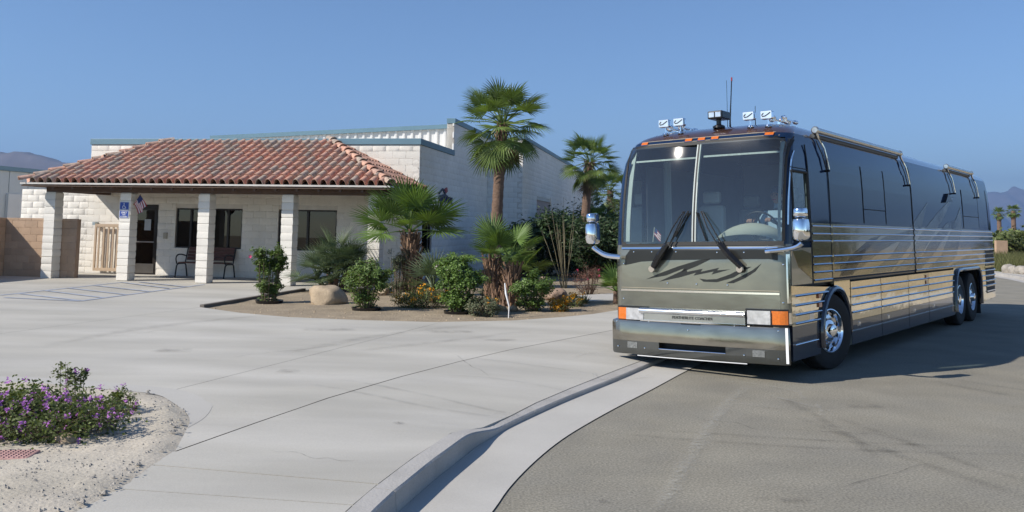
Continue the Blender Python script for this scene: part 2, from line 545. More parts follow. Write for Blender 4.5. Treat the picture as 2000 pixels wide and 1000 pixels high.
# strip of kerb-side paving between the kerb back and the slab where the drive dips
i0 = min(range(len(KB)), key=lambda i: (KB[i] - Kl[5]).length)
kb_far = KB[i0:]
Kf = resample(Kl[5:], 0.12)
n_ = 90
def samp(Lx, t):
    f = t * (len(Lx) - 1); i = min(int(f), len(Lx) - 2); return Lx[i].lerp(Lx[i + 1], f - i)
def nearest_on(line, p): return min(line, key=lambda k: (k.xy - p.xy).length)
# driveway slabs
E_px = [(0, 746), (105, 750), (222, 762), (309, 769), (339, 787), (363, 805), (372, 820), (366, 836), (342, 881)]
PF_px = [(392, 600), (470, 611), (560, 619), (700, 625), (850, 629), (1000, 626), (1100, 619), (1160, 613), (1210, 605), (1260, 596)]
drive_far = [G(a, b) for a, b in PF_px]
pl_edge = [G(592, 567), G(392, 600)]
BO = Vector((-10.58, 24.35, 0.29)); BA = 0.187
bux = Vector((math.cos(BA), -math.sin(BA), 0)); buy = Vector((math.sin(BA), math.cos(BA), 0))
def BL(x, y, z=0.0): return BO + bux * x + buy * y + Vector((0, 0, z))
jend = Jl[12]
outer = [xy(p) for p in (Jl[4:13])] + [xy(p) for p in reversed(drive_far)]
outer += [xy(G(592, 567)), xy(BL(7.6, -0.1)), xy(BL(7.6, 2.45)), xy(BL(-12, 2.45)), xy(BL(-24, 2.45)), (-38, 12), (-26, 5.2)]
Lf = [xy(G(a, b)) for a, b in E_px]
drive_poly = outer + [(-12, Lf[0][1] + 0.9)] + Lf[:-1]
drive = empty('driveway', (0, 0, 0), None, None, kind='structure')
sheet('drive_bed', drive_poly, lambda x, y: zs(x, y) - 0.03, M['joint'], s=3.0, parent=drive, kind=None)
# joint K: a fine saw cut parallel to the street, then cuts across it
ka, kb_ = G(318, 767), G(1200, 590)
ka, kb_ = G(322, 766), G(800, 645)
def halfplane(a, b, side, gap):
    d = (b - a); nx, ny = -d.y, d.x; l = math.hypot(nx, ny); nx /= l; ny /= l
    if side < 0: nx, ny = -nx, -ny
    return nx, ny, -(nx * a.x + ny * a.y) - gap
kd = (kb_ - ka).normalized()
kn = Vector((-kd.y, kd.x, 0))
from mathutils.geometry import tessellate_polygon
def clipped_sheet(name, poly, planes, zf, mat, parent, s=2.0):
    tri = tessellate_polygon([[Vector((p[0], p[1], 0)) for p in poly]])
    mb = MB()
    for t in tri:
        q = [poly[i] for i in t]
        for pl in planes:
            q = clip(q, *pl)
            if len(q) < 3: break
        if len(q) < 3: continue
        for c in cells(q, s, s): mb.add([(x, y, zf(x, y)) for x, y in c], [tuple(range(len(c)))])
    if not mb.f: return None
    me = mb.mesh(name)
    bm = bmesh.new(); bm.from_mesh(me)
    bmesh.ops.remove_doubles(bm, verts=bm.verts, dist=0.0005)
    bmesh.ops.recalc_face_normals(bm, faces=bm.faces); bm.to_mesh(me); bm.free()
    return link(name, me, mat, parent)
bands = [None, 0.0, 5.2, 11.0, None]
for i in range(4):
    pls = []
    if bands[i] is not None: pls.append(halfplane(ka + kn * bands[i], kb_ + kn * bands[i], 1, 0.004))
    if bands[i + 1] is not None: pls.append(halfplane(ka + kn * bands[i + 1], kb_ + kn * bands[i + 1], -1, 0.004))
    cuts = [None, -9.0, -1.0, None] if i else [None, None]
    for j in range(len(cuts) - 1):
        p2 = list(pls)
        a0 = ka + kd * (cuts[j] or 0) ; a1 = ka + kd * (cuts[j + 1] or 0)
        if cuts[j] is not None: p2.append(halfplane(a0, a0 + kn, -1, 0.003))
        if cuts[j + 1] is not None: p2.append(halfplane(a1, a1 + kn, 1, 0.003))
        if i == 0: p2.append(halfplane(Jl[4], Jl[12], 1, -9))
        clipped_sheet('slab', drive_poly, p2, zs, M['concrete'], drive)
# light band of concrete poured round the left flower bed
Eb = smooth_line([G(a, b) for a, b in [(-260, 738)] + E_px[:-1]], 2)
El = smooth_line([G(a, b) for a, b in [(-260, 738)] + E_px], 2)
bd = offset_line([xy(p) for p in Eb], 0.30)
nE = len(Eb)
for i_ in range(nE):
    w_ = min(1.0, max(0.03, (Eb[i_] - Eb[-1]).length / 0.9))
    bd[i_] = (Eb[i_].x + (bd[i_][0] - Eb[i_].x) * w_, Eb[i_].y + (bd[i_][1] - Eb[i_].y) * w_)
MB().grid([[(p.x, p.y, zs(p.x, p.y) + 0.002), (q[0], q[1], zs(q[0], q[1]) + 0.002)] for p, q in zip(Eb, bd)]).build('bed_border', M['concrete_new'], kind='structure')
# left flower bed: sand lying a little proud of the paving
bed_px = [(147, 1003), (237, 955), (300, 908), (342, 881)]
bedp = [xy(p) for p in El] + [xy(G(*p)) for p in reversed(bed_px[:-1])] + [xy(Jl[0]), (-3.5, 2.2), (-16, 3.0), (-16, El[0].y + 0.6)]
def bedz(x, y):
    return zs(x, y) + 0.012 + 0.03 * (nz(x * 1.1, y * 1.1) + 0.6) + 0.018 * nz(x * 5, y * 5) + 0.008 * nz(x * 17, y * 17)
def bed_edge(poly, zf, x, y, w=0.15):
    d = min(((Vector((x, y)) - (Vector(a) + (Vector(b) - Vector(a)) * max(0, min(1, (Vector((x, y)) - Vector(a)).dot(Vector(b) - Vector(a)) / max((Vector(b) - Vector(a)).length_squared, 1e-9))))).length)
            for a, b in zip(poly, poly[1:] + poly[:1]))
    return min(d / w, 1.0)
bed = sheet('sand_bed', bedp, lambda x, y: zs(x, y) - 0.002 + 0.005 * nz(x * 9, y * 9) + (bedz(x, y) - zs(x, y) + 0.002) * bed_edge(bedp, None, x, y) if x > -7 else zs(x, y) + 0.03, M['bedsand'], s=0.09 if True else 1, smooth=True)
# planter in front of the office: dirt a little below the paving, running back along the side wall
plant_poly = [xy(p) for p in drive_far] + [(4.5, 22), (9, 34), (12, 52), (2, 60)] + [xy(BL(9.05, 40)), xy(BL(9.05, 11.6)), xy(BL(7.7, 11.6)), xy(BL(7.7, -0.1)), xy(G(592, 567))]
def plz(x, y): return zs(x, y) - 0.012 + 0.02 * nz(x * 1.3, y * 1.3) + 0.012 * nz(x * 5, y * 5)
planter = sheet('planter_soil', plant_poly, plz, M['soil'], s=0.4, smooth=True)
# kerb of the planter on the drive side, its shade put into a dark colour
MB().add([], [])
pe0, pe1 = G(392, 600), G(592, 567)
pd = (pe1 - pe0).normalized(); pn_ = Vector((pd.y, -pd.x, 0))
kb = MB()
q = [pe0 - pn_ * 0.02, pe1 - pn_ * 0.02, pe1 + pn_ * 0.07, pe0 + pn_ * 0.07]
kb.add([(p.x, p.y, zs(p.x, p.y) - 0.06) for p in q] + [(p.x, p.y, zs(p.x, p.y) + 0.05) for p in q], [(0, 1, 2, 3), (4, 5, 6, 7), (0, 1, 5, 4), (1, 2, 6, 5), (2, 3, 7, 6), (3, 0, 4, 7)])
kb.build('planter_edging', pm('edging', (0.16, 0.14, 0.12), 0.9, var=0.2), label='low edging between the drive and planter soil, coloured dark for its shade', cat='edging')
# pale walk behind the planter by the coach
wk = [G(1090, 592), G(1215, 590), G(1225, 574), G(1120, 580)]
sheet('walkway', [xy(p) for p in wk], lambda x, y: zs(x, y) + 0.035, M['concrete_new'], s=2, rim=0.05)

# blue accessible-bay hatching
mk = empty('parking_marking', (0, 0, 0), None, None, kind='structure')
def stripe(a, b, w, name='stripe', mat=None, par=None, lift=0.006):
    a, b = G(*a), G(*b)
    d = (b - a).normalized(); n = Vector((-d.y, d.x, 0)) * w / 2
    N = 8
    mb = MB().grid([[Vector((p.x, p.y, zs(p.x, p.y) + lift)) for p in (a.lerp(b, i / N) - n, a.lerp(b, i / N) + n)] for i in range(N + 1)])
    return mb.build(name, mat or M['bluepaint'], par or mk)
for i, (a, b) in enumerate([((0, 577), (240, 551.5)), ((156, 588.4), (399, 556)), ((9, 581.5), (156, 588.4)), ((39, 574), (156, 587.6)), ((87, 568), (201, 582)), ((132, 563), (246, 576)), ((183, 558), (291, 570)), ((237, 552), (330, 564)), ((272, 551.5), (363, 561))]):
    stripe(a, b, 0.10, lift=0.006 + 0.0012 * i)

# tyre marks, plain dark bands and chalky scrapes on the paving
def markm(name, col, amt, sc):
    mt, n, b = _new(name)
    L = n.links
    b.inputs['Base Color'].default_value = (*col, 1); b.inputs['Roughness'].default_value = 0.9; b.inputs['Specular IOR Level'].default_value = 0.2
    uv = n.nodes.new('ShaderNodeUVMap')
    sp = n.nodes.new('ShaderNodeSeparateXYZ'); L.new(uv.outputs[0], sp.inputs[0])
    def ramp(o, a):
        m1 = n.nodes.new('ShaderNodeMath'); m1.operation = 'PINGPONG'; m1.inputs[1].default_value = 0.5; L.new(o, m1.inputs[0])
        m2 = n.nodes.new('ShaderNodeMapRange'); m2.interpolation_type = 'SMOOTHSTEP'; m2.inputs[2].default_value = a; L.new(m1.outputs[0], m2.inputs[0]); return m2.outputs[0]
    g = n.nodes.new('ShaderNodeNewGeometry')
    nzn = n.nodes.new('ShaderNodeTexNoise'); nzn.inputs['Scale'].default_value = sc; nzn.inputs['Detail'].default_value = 6; L.new(g.outputs['Position'], nzn.inputs['Vector'])
    mr = n.nodes.new('ShaderNodeMapRange'); mr.inputs[1].default_value = 0.3; mr.inputs[2].default_value = 0.7; L.new(nzn.outputs[0], mr.inputs[0])
    def mul(a, c):
        q = n.nodes.new('ShaderNodeMath'); q.operation = 'MULTIPLY'; L.new(a, q.inputs[0])
        if isinstance(c, float): q.inputs[1].default_value = c
        else: L.new(c, q.inputs[1])
        return q.outputs[0]
    f = mul(mul(mul(ramp(sp.outputs['X'], 0.5), ramp(sp.outputs['Y'], 0.3)), mr.outputs[0]), amt)
    tr = n.nodes.new('ShaderNodeBsdfTransparent'); ms = n.nodes.new('ShaderNodeMixShader')
    L.new(f, ms.inputs[0]); L.new(tr.outputs[0], ms.inputs[1]); L.new(b.outputs[0], ms.inputs[2])
    L.new(ms.outputs[0], n.nodes['Material Output'].inputs['Surface'])
    return mt
M['dark_streak'] = markm('dark_streak', (0.05, 0.048, 0.045), 0.17, 5)
M['chalk'] = markm('chalk_scrape', (0.5, 0.48, 0.42), 0.36, 22)
from mathutils.bvhtree import BVHTree
_bv = []; _bf = []
for o_ in list(COL.objects):
    if o_.type == 'MESH' and o_.name.split('.')[0] in ('slab', 'street', 'gutter', 'lip_slab', 'kerb_section'):
        b_ = len(_bv); _bv += [v_.co.copy() for v_ in o_.data.vertices]; _bf += [tuple(i_ + b_ for i_ in p_.vertices) for p_ in o_.data.polygons]
PAVE = BVHTree.FromPolygons(_bv, _bf)
def on_pave(px, py): return PAVE.ray_cast(Vector((0, 0, HC)), ray(px, py).normalized())[0] or G(px, py)
def drop(x, y):
    h_ = PAVE.ray_cast(Vector((x, y, 3)), Vector((0, 0, -1)))[0]
    return h_.z if h_ else zs(x, y)
_lift = [0]
def mark(pts, w, mat, name, onroad=True, base=0.004):
    _lift[0] += 1
    P = resample(smooth_line([on_pave(a, b) for a, b in pts], 2), 0.25)
    o2 = offset_line([xy(p) for p in P], w)
    z = base + 0.0006 * _lift[0]
    rows = [[Vector((p.x, p.y, drop(p.x, p.y) + z)), Vector((q[0], q[1], drop(q[0], q[1]) + z))] for p, q in zip(P, o2)]
    me = MB().grid(rows).mesh(name)
    uvl = me.uv_layers.new(name='UVMap')
    n = len(rows)
    co = {}
    for i in range(n): co[2 * i] = (0.0, i / (n - 1)); co[2 * i + 1] = (1.0, i / (n - 1))
    for lp in me.loops: uvl.data[lp.index].uv = co[lp.vertex_index]
    bm = bmesh.new(); bm.from_mesh(me); bmesh.ops.recalc_face_normals(bm, faces=bm.faces); bm.to_mesh(me); bm.free()
    return link(name, me, mat, kind='structure')
for pts, w in [([(1135, 846), (1400, 868), (1700, 886), (2060, 895)], 0.16), ([(1200, 838), (1500, 858), (1750, 872), (2060, 880)], 0.13), ([(1500, 800), (1700, 880), (1860, 935), (2060, 1000)], 0.22),  # plain dark bands across the road lead the list
               ([(1600, 810), (1760, 868), (1900, 920), (2060, 960)], 0.2), ([(1800, 745), (1900, 765), (2060, 790)], 0.25), ([(1850, 742), (1950, 758), (2060, 775)], 0.2), ([(1500, 770), (1620, 840), (1700, 900)], 0.2)]:
    mark(pts, w, M['dark_streak'], 'dark_streak')
for pts, w in [([(590, 752), (720, 775), (860, 805), (1010, 836)], 0.12), ([(640, 742), (800, 768), (960, 806), (1030, 826)], 0.10), ([(700, 690), (860, 672), (1060, 648)], 0.3), ([(520, 705), (760, 655), (1000, 632)], 0.35), ([(860, 735), (980, 742), (1120, 775)], 0.08), ([(60, 690), (300, 640), (620, 610)], 0.4), ([(900, 700), (1040, 716), (1190, 738)], 0.07)]:
    mark(pts, w, M['dark_streak'], 'dark_streak', onroad=False, base=0.006)
for pts, w in [([(1360, 930), (1400, 850), (1440, 790), (1480, 755)], 0.22), ([(1480, 770), (1560, 790), (1650, 812)], 0.05), ([(1400, 786), (1480, 795), (1530, 800)], 0.04), ([(1548, 765), (1560, 778), (1565, 782)], 0.09), ([(1585, 790), (1595, 803), (1596, 815)], 0.09),
               ([(1310, 1010), (1340, 960), (1365, 900)], 0.2), ([(1400, 745), (1480, 752), (1560, 768)], 0.05), ([(1186, 684), (1222, 689), (1262, 694)], 0.22), ([(1120, 700), (1150, 690), (1200, 690)], 0.05), ([(1150, 745), (1230, 742), (1290, 735)], 0.06)]:
    mark(pts, w, M['chalk'], 'chalk_scrape')
_lift[0] = 0
# hairline cracks and old drips on the drive and the road
M['crack'] = markm('hairline_crack', (0.07, 0.065, 0.06), 1.0, 9)
M['drip_stain'] = markm('drip_stain', (0.14, 0.13, 0.115), 0.30, 7)
rnm = random.Random(77)
for x0_, y0_, x1_, y1_ in ((430, 700, 690, 668), (880, 690, 960, 735), (520, 880, 700, 905), (1350, 812, 1500, 842), (1500, 842, 1760, 850), (1620, 960, 1830, 905), (210, 655, 420, 640)):
    n_ = 9; mark([(x0_ + (x1_ - x0_) * i / n_ + rnm.uniform(-4, 4), y0_ + (y1_ - y0_) * i / n_ + rnm.uniform(-4, 4)) for i in range(n_ + 1)], 0.012, M['crack'], 'hairline_crack', base=0.003)
for px_, py_, w_, l_ in ((560, 730, 0.35, 30), (880, 652, 0.5, 55), (780, 830, 0.16, 18), (980, 668, 0.4, 40), (330, 690, 0.5, 45), (1180, 985, 0.10, 16), (1560, 985, 0.16, 38), (1490, 978, 0.07, 22), (1320, 848, 0.05, 10), (1700, 800, 0.3, 40), (640, 648, 0.5, 60)):
    mark([(px_ - l_, py_), (px_, py_ + 1), (px_ + l_, py_)], w_, M['drip_stain'], 'drip_stain', base=0.004)
_lift[0] = 0

# ------------------------------------------------------------------ office building (own frame: x along the front, y back, z up)
def LF(px, py, dy):
    """pixel -> building frame, on the plane dy behind the posts"""
    d = ray(px, py); o = BO + buy * dy; c0 = Vector((0, 0, HC))
    t = (o - c0).dot(buy) / d.dot(buy); q = c0 + d * t - BO
    return (q.dot(bux), q.dot(buy), q.z)
def LS(px, py, lx):
    d = ray(px, py); o = BO + bux * lx; c0 = Vector((0, 0, HC))
    t = (o - c0).dot(bux) / d.dot(bux); q = c0 + d * t - BO
    return (q.dot(bux), q.dot(buy), q.z)
M['block'] = pm('painted_block', (0.76, 0.72, 0.65), 0.9, var=0.07, vsc=2.0, bump=0.006, bsc=35, rnd=0.03, fine=0.06, fsc=40, spec=0.2)
M['blocklift'] = pm('painted_block_shade_lift', (0.80, 0.775, 0.73), 0.9, var=0.07, vsc=0.7, bump=0.004, bsc=35, fine=0.05, fsc=40, isl=0.025, spec=0.2)  # front block made paler to lift the shaded side and wing walls
M['mortar'] = pm('painted_mortar', (0.66, 0.62, 0.56), 0.95, var=0.1, vsc=5, bump=0.003)
M['tanblock'] = pm('tan_block', (0.44, 0.31, 0.215), 0.9, var=0.10, vsc=2.0, bump=0.005, bsc=40, rnd=0.08, fine=0.08, fsc=40, spec=0.2)
M['tanmortar'] = pm('tan_mortar', (0.36, 0.25, 0.18), 0.95, var=0.1)
M['bluetrim'] = pm('blue_trim', (0.125, 0.225, 0.285), 0.5, var=0.08, vsc=2)
M['wood'] = pm('brown_wood', (0.095, 0.056, 0.038), 0.75, var=0.25, vsc=6, stretch=(0.3, 4, 4), bump=0.002)
M['soffit'] = pm('soffit_board', (0.13, 0.085, 0.06), 0.8, var=0.2, vsc=6)
M['drip'] = pm('drip_edge', (0.55, 0.52, 0.48), 0.5, var=0.1)
M['bronze'] = pm('bronze_frame', (0.022, 0.017, 0.014), 0.4, metal=0.3, var=0.1)
M['darkglass'] = glassm('office_glass', (0.16, 0.175, 0.175), 1.3)
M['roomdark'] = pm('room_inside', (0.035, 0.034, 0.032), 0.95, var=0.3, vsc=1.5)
M['tile'] = palette('clay_tile', [(0.52, 0.285, 0.205), (0.48, 0.265, 0.19), (0.43, 0.32, 0.25), (0.55, 0.325, 0.235), (0.47, 0.275, 0.21), (0.36, 0.29, 0.235), (0.50, 0.30, 0.22), (0.45, 0.29, 0.225), (0.40, 0.31, 0.25)])
M['ribbed'] = pm('white_metal_siding', (0.66, 0.66, 0.64), 0.55, var=0.05, vsc=1.5, spec=0.3)
M['tanpaint'] = pm('tan_steel', (0.48, 0.36, 0.25), 0.6, var=0.12, vsc=5)

def block_mesh(seed, full=False):
    """one slump block, unit size: x 0..1, z 0..1, face on y=0, running back to y=1"""
    rn = random.Random(seed)
    j = lambda a: rn.uniform(-a, a)
    n = 3
    v = []; f = []
    for k in range(n + 1):
        for i in range(n + 1):
            x = 0.016 + 0.968 * i / n; z = 0.034 + 0.932 * k / n
            edge = i in (0, n) or k in (0, n)
            v.append((x + j(0.012), (0.010 if edge else -0.012) + j(0.012) - (0.012 if k == 1 else 0), z + j(0.02)))
    for k in range(n):
        for i in range(n):
            a = k * (n + 1) + i; f.append((a, a + 1, a + n + 2, a + n + 1))
    ring = [0, 1, 2, 3, 7, 11, 15, 14, 13, 12, 8, 4]
    o = len(v)
    for r in ring:
        x, y, z = v[r]; v.append((min(max((x - 0.5) * 1.034 + 0.5, 0), 1), 0.06, min(max((z - 0.5) * 1.075 + 0.5, 0), 1)))
    L_ = len(ring)
    for i in range(L_): f.append((ring[i], ring[(i + 1) % L_], o + (i + 1) % L_, o + i)[::-1])
    o2 = len(v)
    for i in range(L_): x, y, z = v[o + i]; v.append((x, 1, z))
    for i in range(L_): f.append((o + i, o + (i + 1) % L_, o2 + (i + 1) % L_, o2 + i)[::-1])
    return v, f
BV = [block_mesh(s_) for s_ in range(6)]
BMESH = {}
def block_me(k, mat):
    if (k, mat.name) not in BMESH:
        me = bpy.data.meshes.new('block'); me.from_pydata(BV[k][0], [], BV[k][1]); me.materials.append(mat)
        me.polygons.foreach_set('use_smooth', [True] * len(me.polygons)); me.set_sharp_from_angle(angle=R(40))
        BMESH[(k, mat.name)] = me
    return BMESH[(k, mat.name)]
BLK_W, BLK_H = 0.40, 0.195
def block_spots(L_, H_, holes=(), keep=None, z0=0.0, w=BLK_W, h=BLK_H):
    out = []
    n = int(math.ceil(H_ / h - 0.05))
    for r in range(n):
        za, zb = z0 + r * h, min(z0 + (r + 1) * h, z0 + H_)
        spans = [(0.0, L_)]
        for (a, b, c, d) in holes:
            if c < zb - 0.03 and d > za + 0.03:
                ns = []
                for s0, s1 in spans:
                    if b <= s0 or a >= s1: ns.append((s0, s1)); continue
                    if a > s0: ns.append((s0, a))
                    if b < s1: ns.append((b, s1))
                spans = ns
        for s0, s1 in spans:
            x = math.floor(s0 / w) * w - (w / 2 if r % 2 else 0)
            while x < s1:
                xa, xb = max(x, s0), min(x + w, s1)
                if xb - xa > 0.05 and (keep is None or keep((xa + xb) / 2, (za + zb) / 2)): out.append((xa, xb, za, zb))
                x += w
    return out
def lay_blocks(spots, T, mat, parent, stuffmat=None, stuff=False, depth=0.075):
    """T maps wall coordinates (along, out-from-face, up) to the parent's frame"""
    if stuff:
        mb = MB()
        for i, (xa, xb, za, zb) in enumerate(spots):
            v, f = BV[random.randrange(6)]
            mb.add([T @ Vector((xa + x * (xb - xa), y * depth, za + z * (zb - za))) for x, y, z in v], f)
        o = mb.build('block_courses', stuffmat or mat, parent, smooth=True, angle=40, fixn=False, kind='stuff')
        return o
    for i, (xa, xb, za, zb) in enumerate(spots):
        o = link('block', block_me(random.randrange(6), mat), None, parent)
        o.matrix_local = T @ Matrix.Translation((xa, random.uniform(-0.003, 0.003), za)) @ Matrix.Diagonal((xb - xa, depth, zb - za, 1))
def holed_panel(mb, L_, z0, z1, holes, y0, y1):
    xs = sorted({0.0, L_} | {h[0] for h in holes} | {h[1] for h in holes})
    for a, b in zip(xs, xs[1:]):
        z = z0
        for h in sorted([h for h in holes if h[0] < (a + b) / 2 < h[1]], key=lambda q: q[2]):
            if h[2] > z: mb.box(a, b, y0, y1, z, h[2])
            z = h[3]
        if z < z1: mb.box(a, b, y0, y1, z, z1)

office = empty('office_building', BO, 'white block office with a red tiled porch roof and blue parapet trim', 'building', rz=-BA)
FY = 2.5                                      # front wall
X0, X1, ZP = -2.77, 7.64, 4.08
DOOR = (-1.36, -0.42, 0.0, 2.10)
WINS = [(0.16, 1.10, 0.83, 2.01), (1.36, 2.29, 0.83, 2.01), (3.42, 5.21, 0.83, 2.01)]
sh = lambda h: (h[0] - X0, h[1] - X0, h[2], h[3])
holes = [sh(DOOR)] + [sh(w) for w in WINS]
T_front = Matrix.Translation((X0, FY, 0))
fw = MB(); holed_panel(fw, X1 - X0, 0, ZP - 0.05, holes, 0.014, 0.2)
fwall = fw.build('front_wall', M['mortar'], office)
fwall.matrix_local = T_front
EY, EZ, RZ = -0.5, 2.61, 3.96                 # eave line and top of the porch roof
EXL, EXR, RXL, RXR = -2.66, 7.79, -0.18, 5.02
def under_roof(x, z):
    x += X0
    if z < 2.45: return True
    if z < 2.62 and EXL < x < EXR: return False
    t = (z - 2.62) / (RZ - 2.62)
    if t > 1: return True
    return not (EXL + (RXL - EXL) * t + 0.35 < x < EXR + (RXR - EXR) * t - 0.35)
def vis(x, z):
    if not under_roof(x, z): return False
    return True
sp_ = block_spots(X1 - X0, ZP - 0.19, holes, vis)
sp_.sort(key=lambda s_: -(s_[1] - s_[0]) * (s_[3] - s_[2]))
lay_blocks(sp_[:238], Matrix.Identity(4), M['block'], fwall)
if len(sp_) > 238: lay_blocks(sp_[238:], Matrix.Identity(4), M['block'], fwall, stuff=True)
# low white wall running on past the left corner, under the eave
lw = MB().box(0, 2.3, 0.014, 0.2, 0, 2.52).build('side_wall', M['mortar'], office)
lw.matrix_local = Matrix.Translation((X0 - 2.3, FY, 0))
lay_blocks(block_spots(2.3, 2.52), Matrix.Identity(4), M['block'], lw, stuff=True)
# right-hand wall
HW = [(2.90 - FY, 3.95 - FY, 0.82, 2.0)]
def rot_side(x, y): return Matrix.Translation((x, y, 0)) @ Matrix.Rotation(PI / 2, 4, 'Z')
s1 = MB(); holed_panel(s1, 11.6 - FY, 0, 3.9, HW, 0.014, 0.2); s1.box(6.36 - FY, 11.6 - FY, 0.014, 0.25, 3.9, 4.97)
s1w = s1.build('right_wall', M['mortar'], office); s1w.matrix_local = rot_side(X1, FY)
lay_blocks(block_spots(11.6 - FY, 4.96, HW, lambda x, z: z < 3.9 or x > 6.36 - FY), Matrix.Identity(4), M['blocklift'], s1w, stuff=True, depth=0.05)
# end of the taller wall, turned to the front
MB().box(X1 - 0.25, X1 - 0.004, 6.36, 6.6, 3.8, 4.97).build('wall_end', M['block'], office, bevel=0.01)
# rear wing stepping out to the right
w2 = MB(); w2.box(0, 9.0 - X1, 0.014, 0.2, 0, 4.97)
w2w = w2.build('wing_front_wall', M['mortar'], office); w2w.matrix_local = Matrix.Translation((X1, 11.6, 0))
lay_blocks(block_spots(9.0 - X1, 4.96), Matrix.Identity(4), M['blocklift'], w2w, stuff=True, depth=0.05)
DH = (15.1 - 11.6, 19.2 - 11.6, 0.0, 2.78)
w3 = MB(); holed_panel(w3, 28.4, 0, 4.97, [DH], 0.014, 0.2)
w3w = w3.build('wing_side_wall', M['mortar'], office); w3w.matrix_local = rot_side(9.0, 11.6)
lay_blocks(block_spots(28.4, 4.96, [DH]), Matrix.Identity(4), M['blocklift'], w3w, stuff=True, depth=0.05)
rd = MB()
for i in range(14): rd.box(9.0 - 0.1, 9.0 - 0.06 - (i % 2) * 0.008, 15.1, 19.2, i * 0.2, i * 0.2 + 0.194)
rd.build('roll_door', pm('faded_pink_door', (0.42, 0.32, 0.29), 0.6, var=0.08), office)
# rear and far sides so that the volume closes
MB().box(X0 + 0.02, X0 + 0.2, FY + 0.2, 11.6, 0, 3.98).box(X0, 8.9, 39.8, 40, 0, 4.9).box(X0, X0 + 0.2, 11.6, 40, 0, 4.9).build('back_wall', M['blocklift'], office)
MB().box(X0 + 0.2, X1 - 0.2, FY + 0.2, 11.6, 3.55, 3.65).box(X0 + 0.2, 8.8, 11.6, 39.8, 4.5, 4.6).build('flat_roof', M['mortar'], office)
# blue coping
cp_ = MB().box(X0 - 0.03, X1 + 0.035, FY - 0.035, FY + 0.24, 3.905, ZP).box(X1 - 0.22, X1 + 0.035, FY + 0.243, 6.355, 3.905, ZP)
cp_.build('parapet_coping', M['bluetrim'], office, bevel=0.008)
MB().box(X1 - 0.26, X1 + 0.035, 6.33, 11.56, 4.965, 5.13).box(X1 - 0.2, 9.035, 11.563, 11.8, 4.965, 5.13).box(8.78, 9.035, 11.803, 40.05, 4.965, 5.13).build('parapet_coping', M['bluetrim'], office, bevel=0.008)
# ribbed metal upper wall with its sloping blue eave, seen above the front parapet
ra, rb = LF(880, 243, 9.0), LF(330, 269.5, 9.0)
sl = (ra[2] - rb[2]) / (ra[0] - rb[0])
def rz_(x): return ra[2] + (x - ra[0]) * sl
mwx0, mwx1 = X0 + 0.3, X1 - 0.27
wall_m = MB(); wall_m.add([(mwx0, 9.03, 3.6), (mwx1, 9.03, 3.6), (mwx1, 9.03, rz_(mwx1) - 0.1), (mwx0, 9.03, rz_(mwx0) - 0.1)], [(0, 1, 2, 3)])
mw = wall_m.build('metal_wall', M['ribbed'], office)
x = mwx1 - 0.15
while x > mwx0 + 0.2:
    r_ = MB(); zt = rz_(x) - 0.14
    r_.add([(x - 0.07, 9.028, 3.6), (x - 0.035, 8.975, 3.6), (x + 0.035, 8.975, 3.6), (x + 0.07, 9.028, 3.6), (x - 0.07, 9.028, zt), (x - 0.035, 8.975, zt), (x + 0.035, 8.975, zt), (x + 0.07, 9.028, zt)],
           [(0, 1, 5, 4), (1, 2, 6, 5), (2, 3, 7, 6)])
    r_.build('rib', M['ribbed'], mw)
    x -= 0.305
ev = MB()
v = [(mwx0, 8.90, rz_(mwx0) - 0.15), (mwx1, 8.90, rz_(mwx1) - 0.15), (mwx1, 8.90, rz_(mwx1)), (mwx0, 8.90, rz_(mwx0))]
ev.add(v + [(a, 11.5, c + 0.03) for a, b, c in v], [(0, 1, 2, 3), (4, 5, 6, 7), (0, 1, 5, 4), (1, 2, 6, 5), (2, 3, 7, 6), (3, 0, 4, 7)])
ev.build('metal_eave', M['bluetrim'], office)

# windows and doors
def window(x0, x1, z0, z1, y, parent, mulls, rot=None, sill=True):
    f = MB(); t = 0.045
    f.box(x0 + 0.01, x1 - 0.01, y + 0.05, y + 0.11, z0 + 0.01, z0 + t).box(x0 + 0.01, x1 - 0.01, y + 0.05, y + 0.11, z1 - t, z1 - 0.01)
    f.box(x0 + 0.01, x0 + t, y + 0.052, y + 0.108, z0 + t, z1 - t).box(x1 - t, x1 - 0.01, y + 0.052, y + 0.108, z0 + t, z1 - t)
    for mx_ in mulls: f.box(mx_ - 0.03, mx_ + 0.03, y + 0.045, y + 0.112, z0 + t, z1 - t)
    o = f.build('window', M['bronze'], parent)
    edges = [x0 + t] + [e for mx_ in mulls for e in (mx_ - 0.03, mx_ + 0.03)] + [x1 - t]
    for k in range(0, len(edges), 2):
        MB().box(edges[k], edges[k + 1], y + 0.075 + 0.012 * (k % 4 > 0), y + 0.081 + 0.012 * (k % 4 > 0), z0 + t, z1 - t).build('pane', M['darkglass'], o)
    if sill:
        MB().box(x0 - 0.05, x1 + 0.05, y - 0.045, y + 0.06, z0 - 0.055, z0 + 0.006).build('sill', M['block'], o, bevel=0.008)
    # near-black sheet standing in for the dim room behind the glass
    MB().box(x0 - 0.2, x1 + 0.2, y + 0.95, y + 1.0, z0 - 0.3, z1 + 0.2).build('dark_backing', M['roomdark'], o)
    if rot is not None: o.matrix_local = rot
    return o
for w in WINS: window(*w, FY, office, [(w[0] + w[1]) / 2])
window(2.90 - FY, 3.95 - FY, 0.82, 2.0, 0.0, office, [], rot=rot_side(X1, FY))
MB().box(X0 + 0.4, X1 - 0.4, 4.6, 4.7, 0, 3.3).box(X0 + 0.3, X1 - 0.3, FY + 0.25, 4.6, -0.02, 0.01).box(X0 + 0.3, X1 - 0.3, FY + 0.21, 4.6, 3.0, 3.05).build('room', M['roomdark'], office)
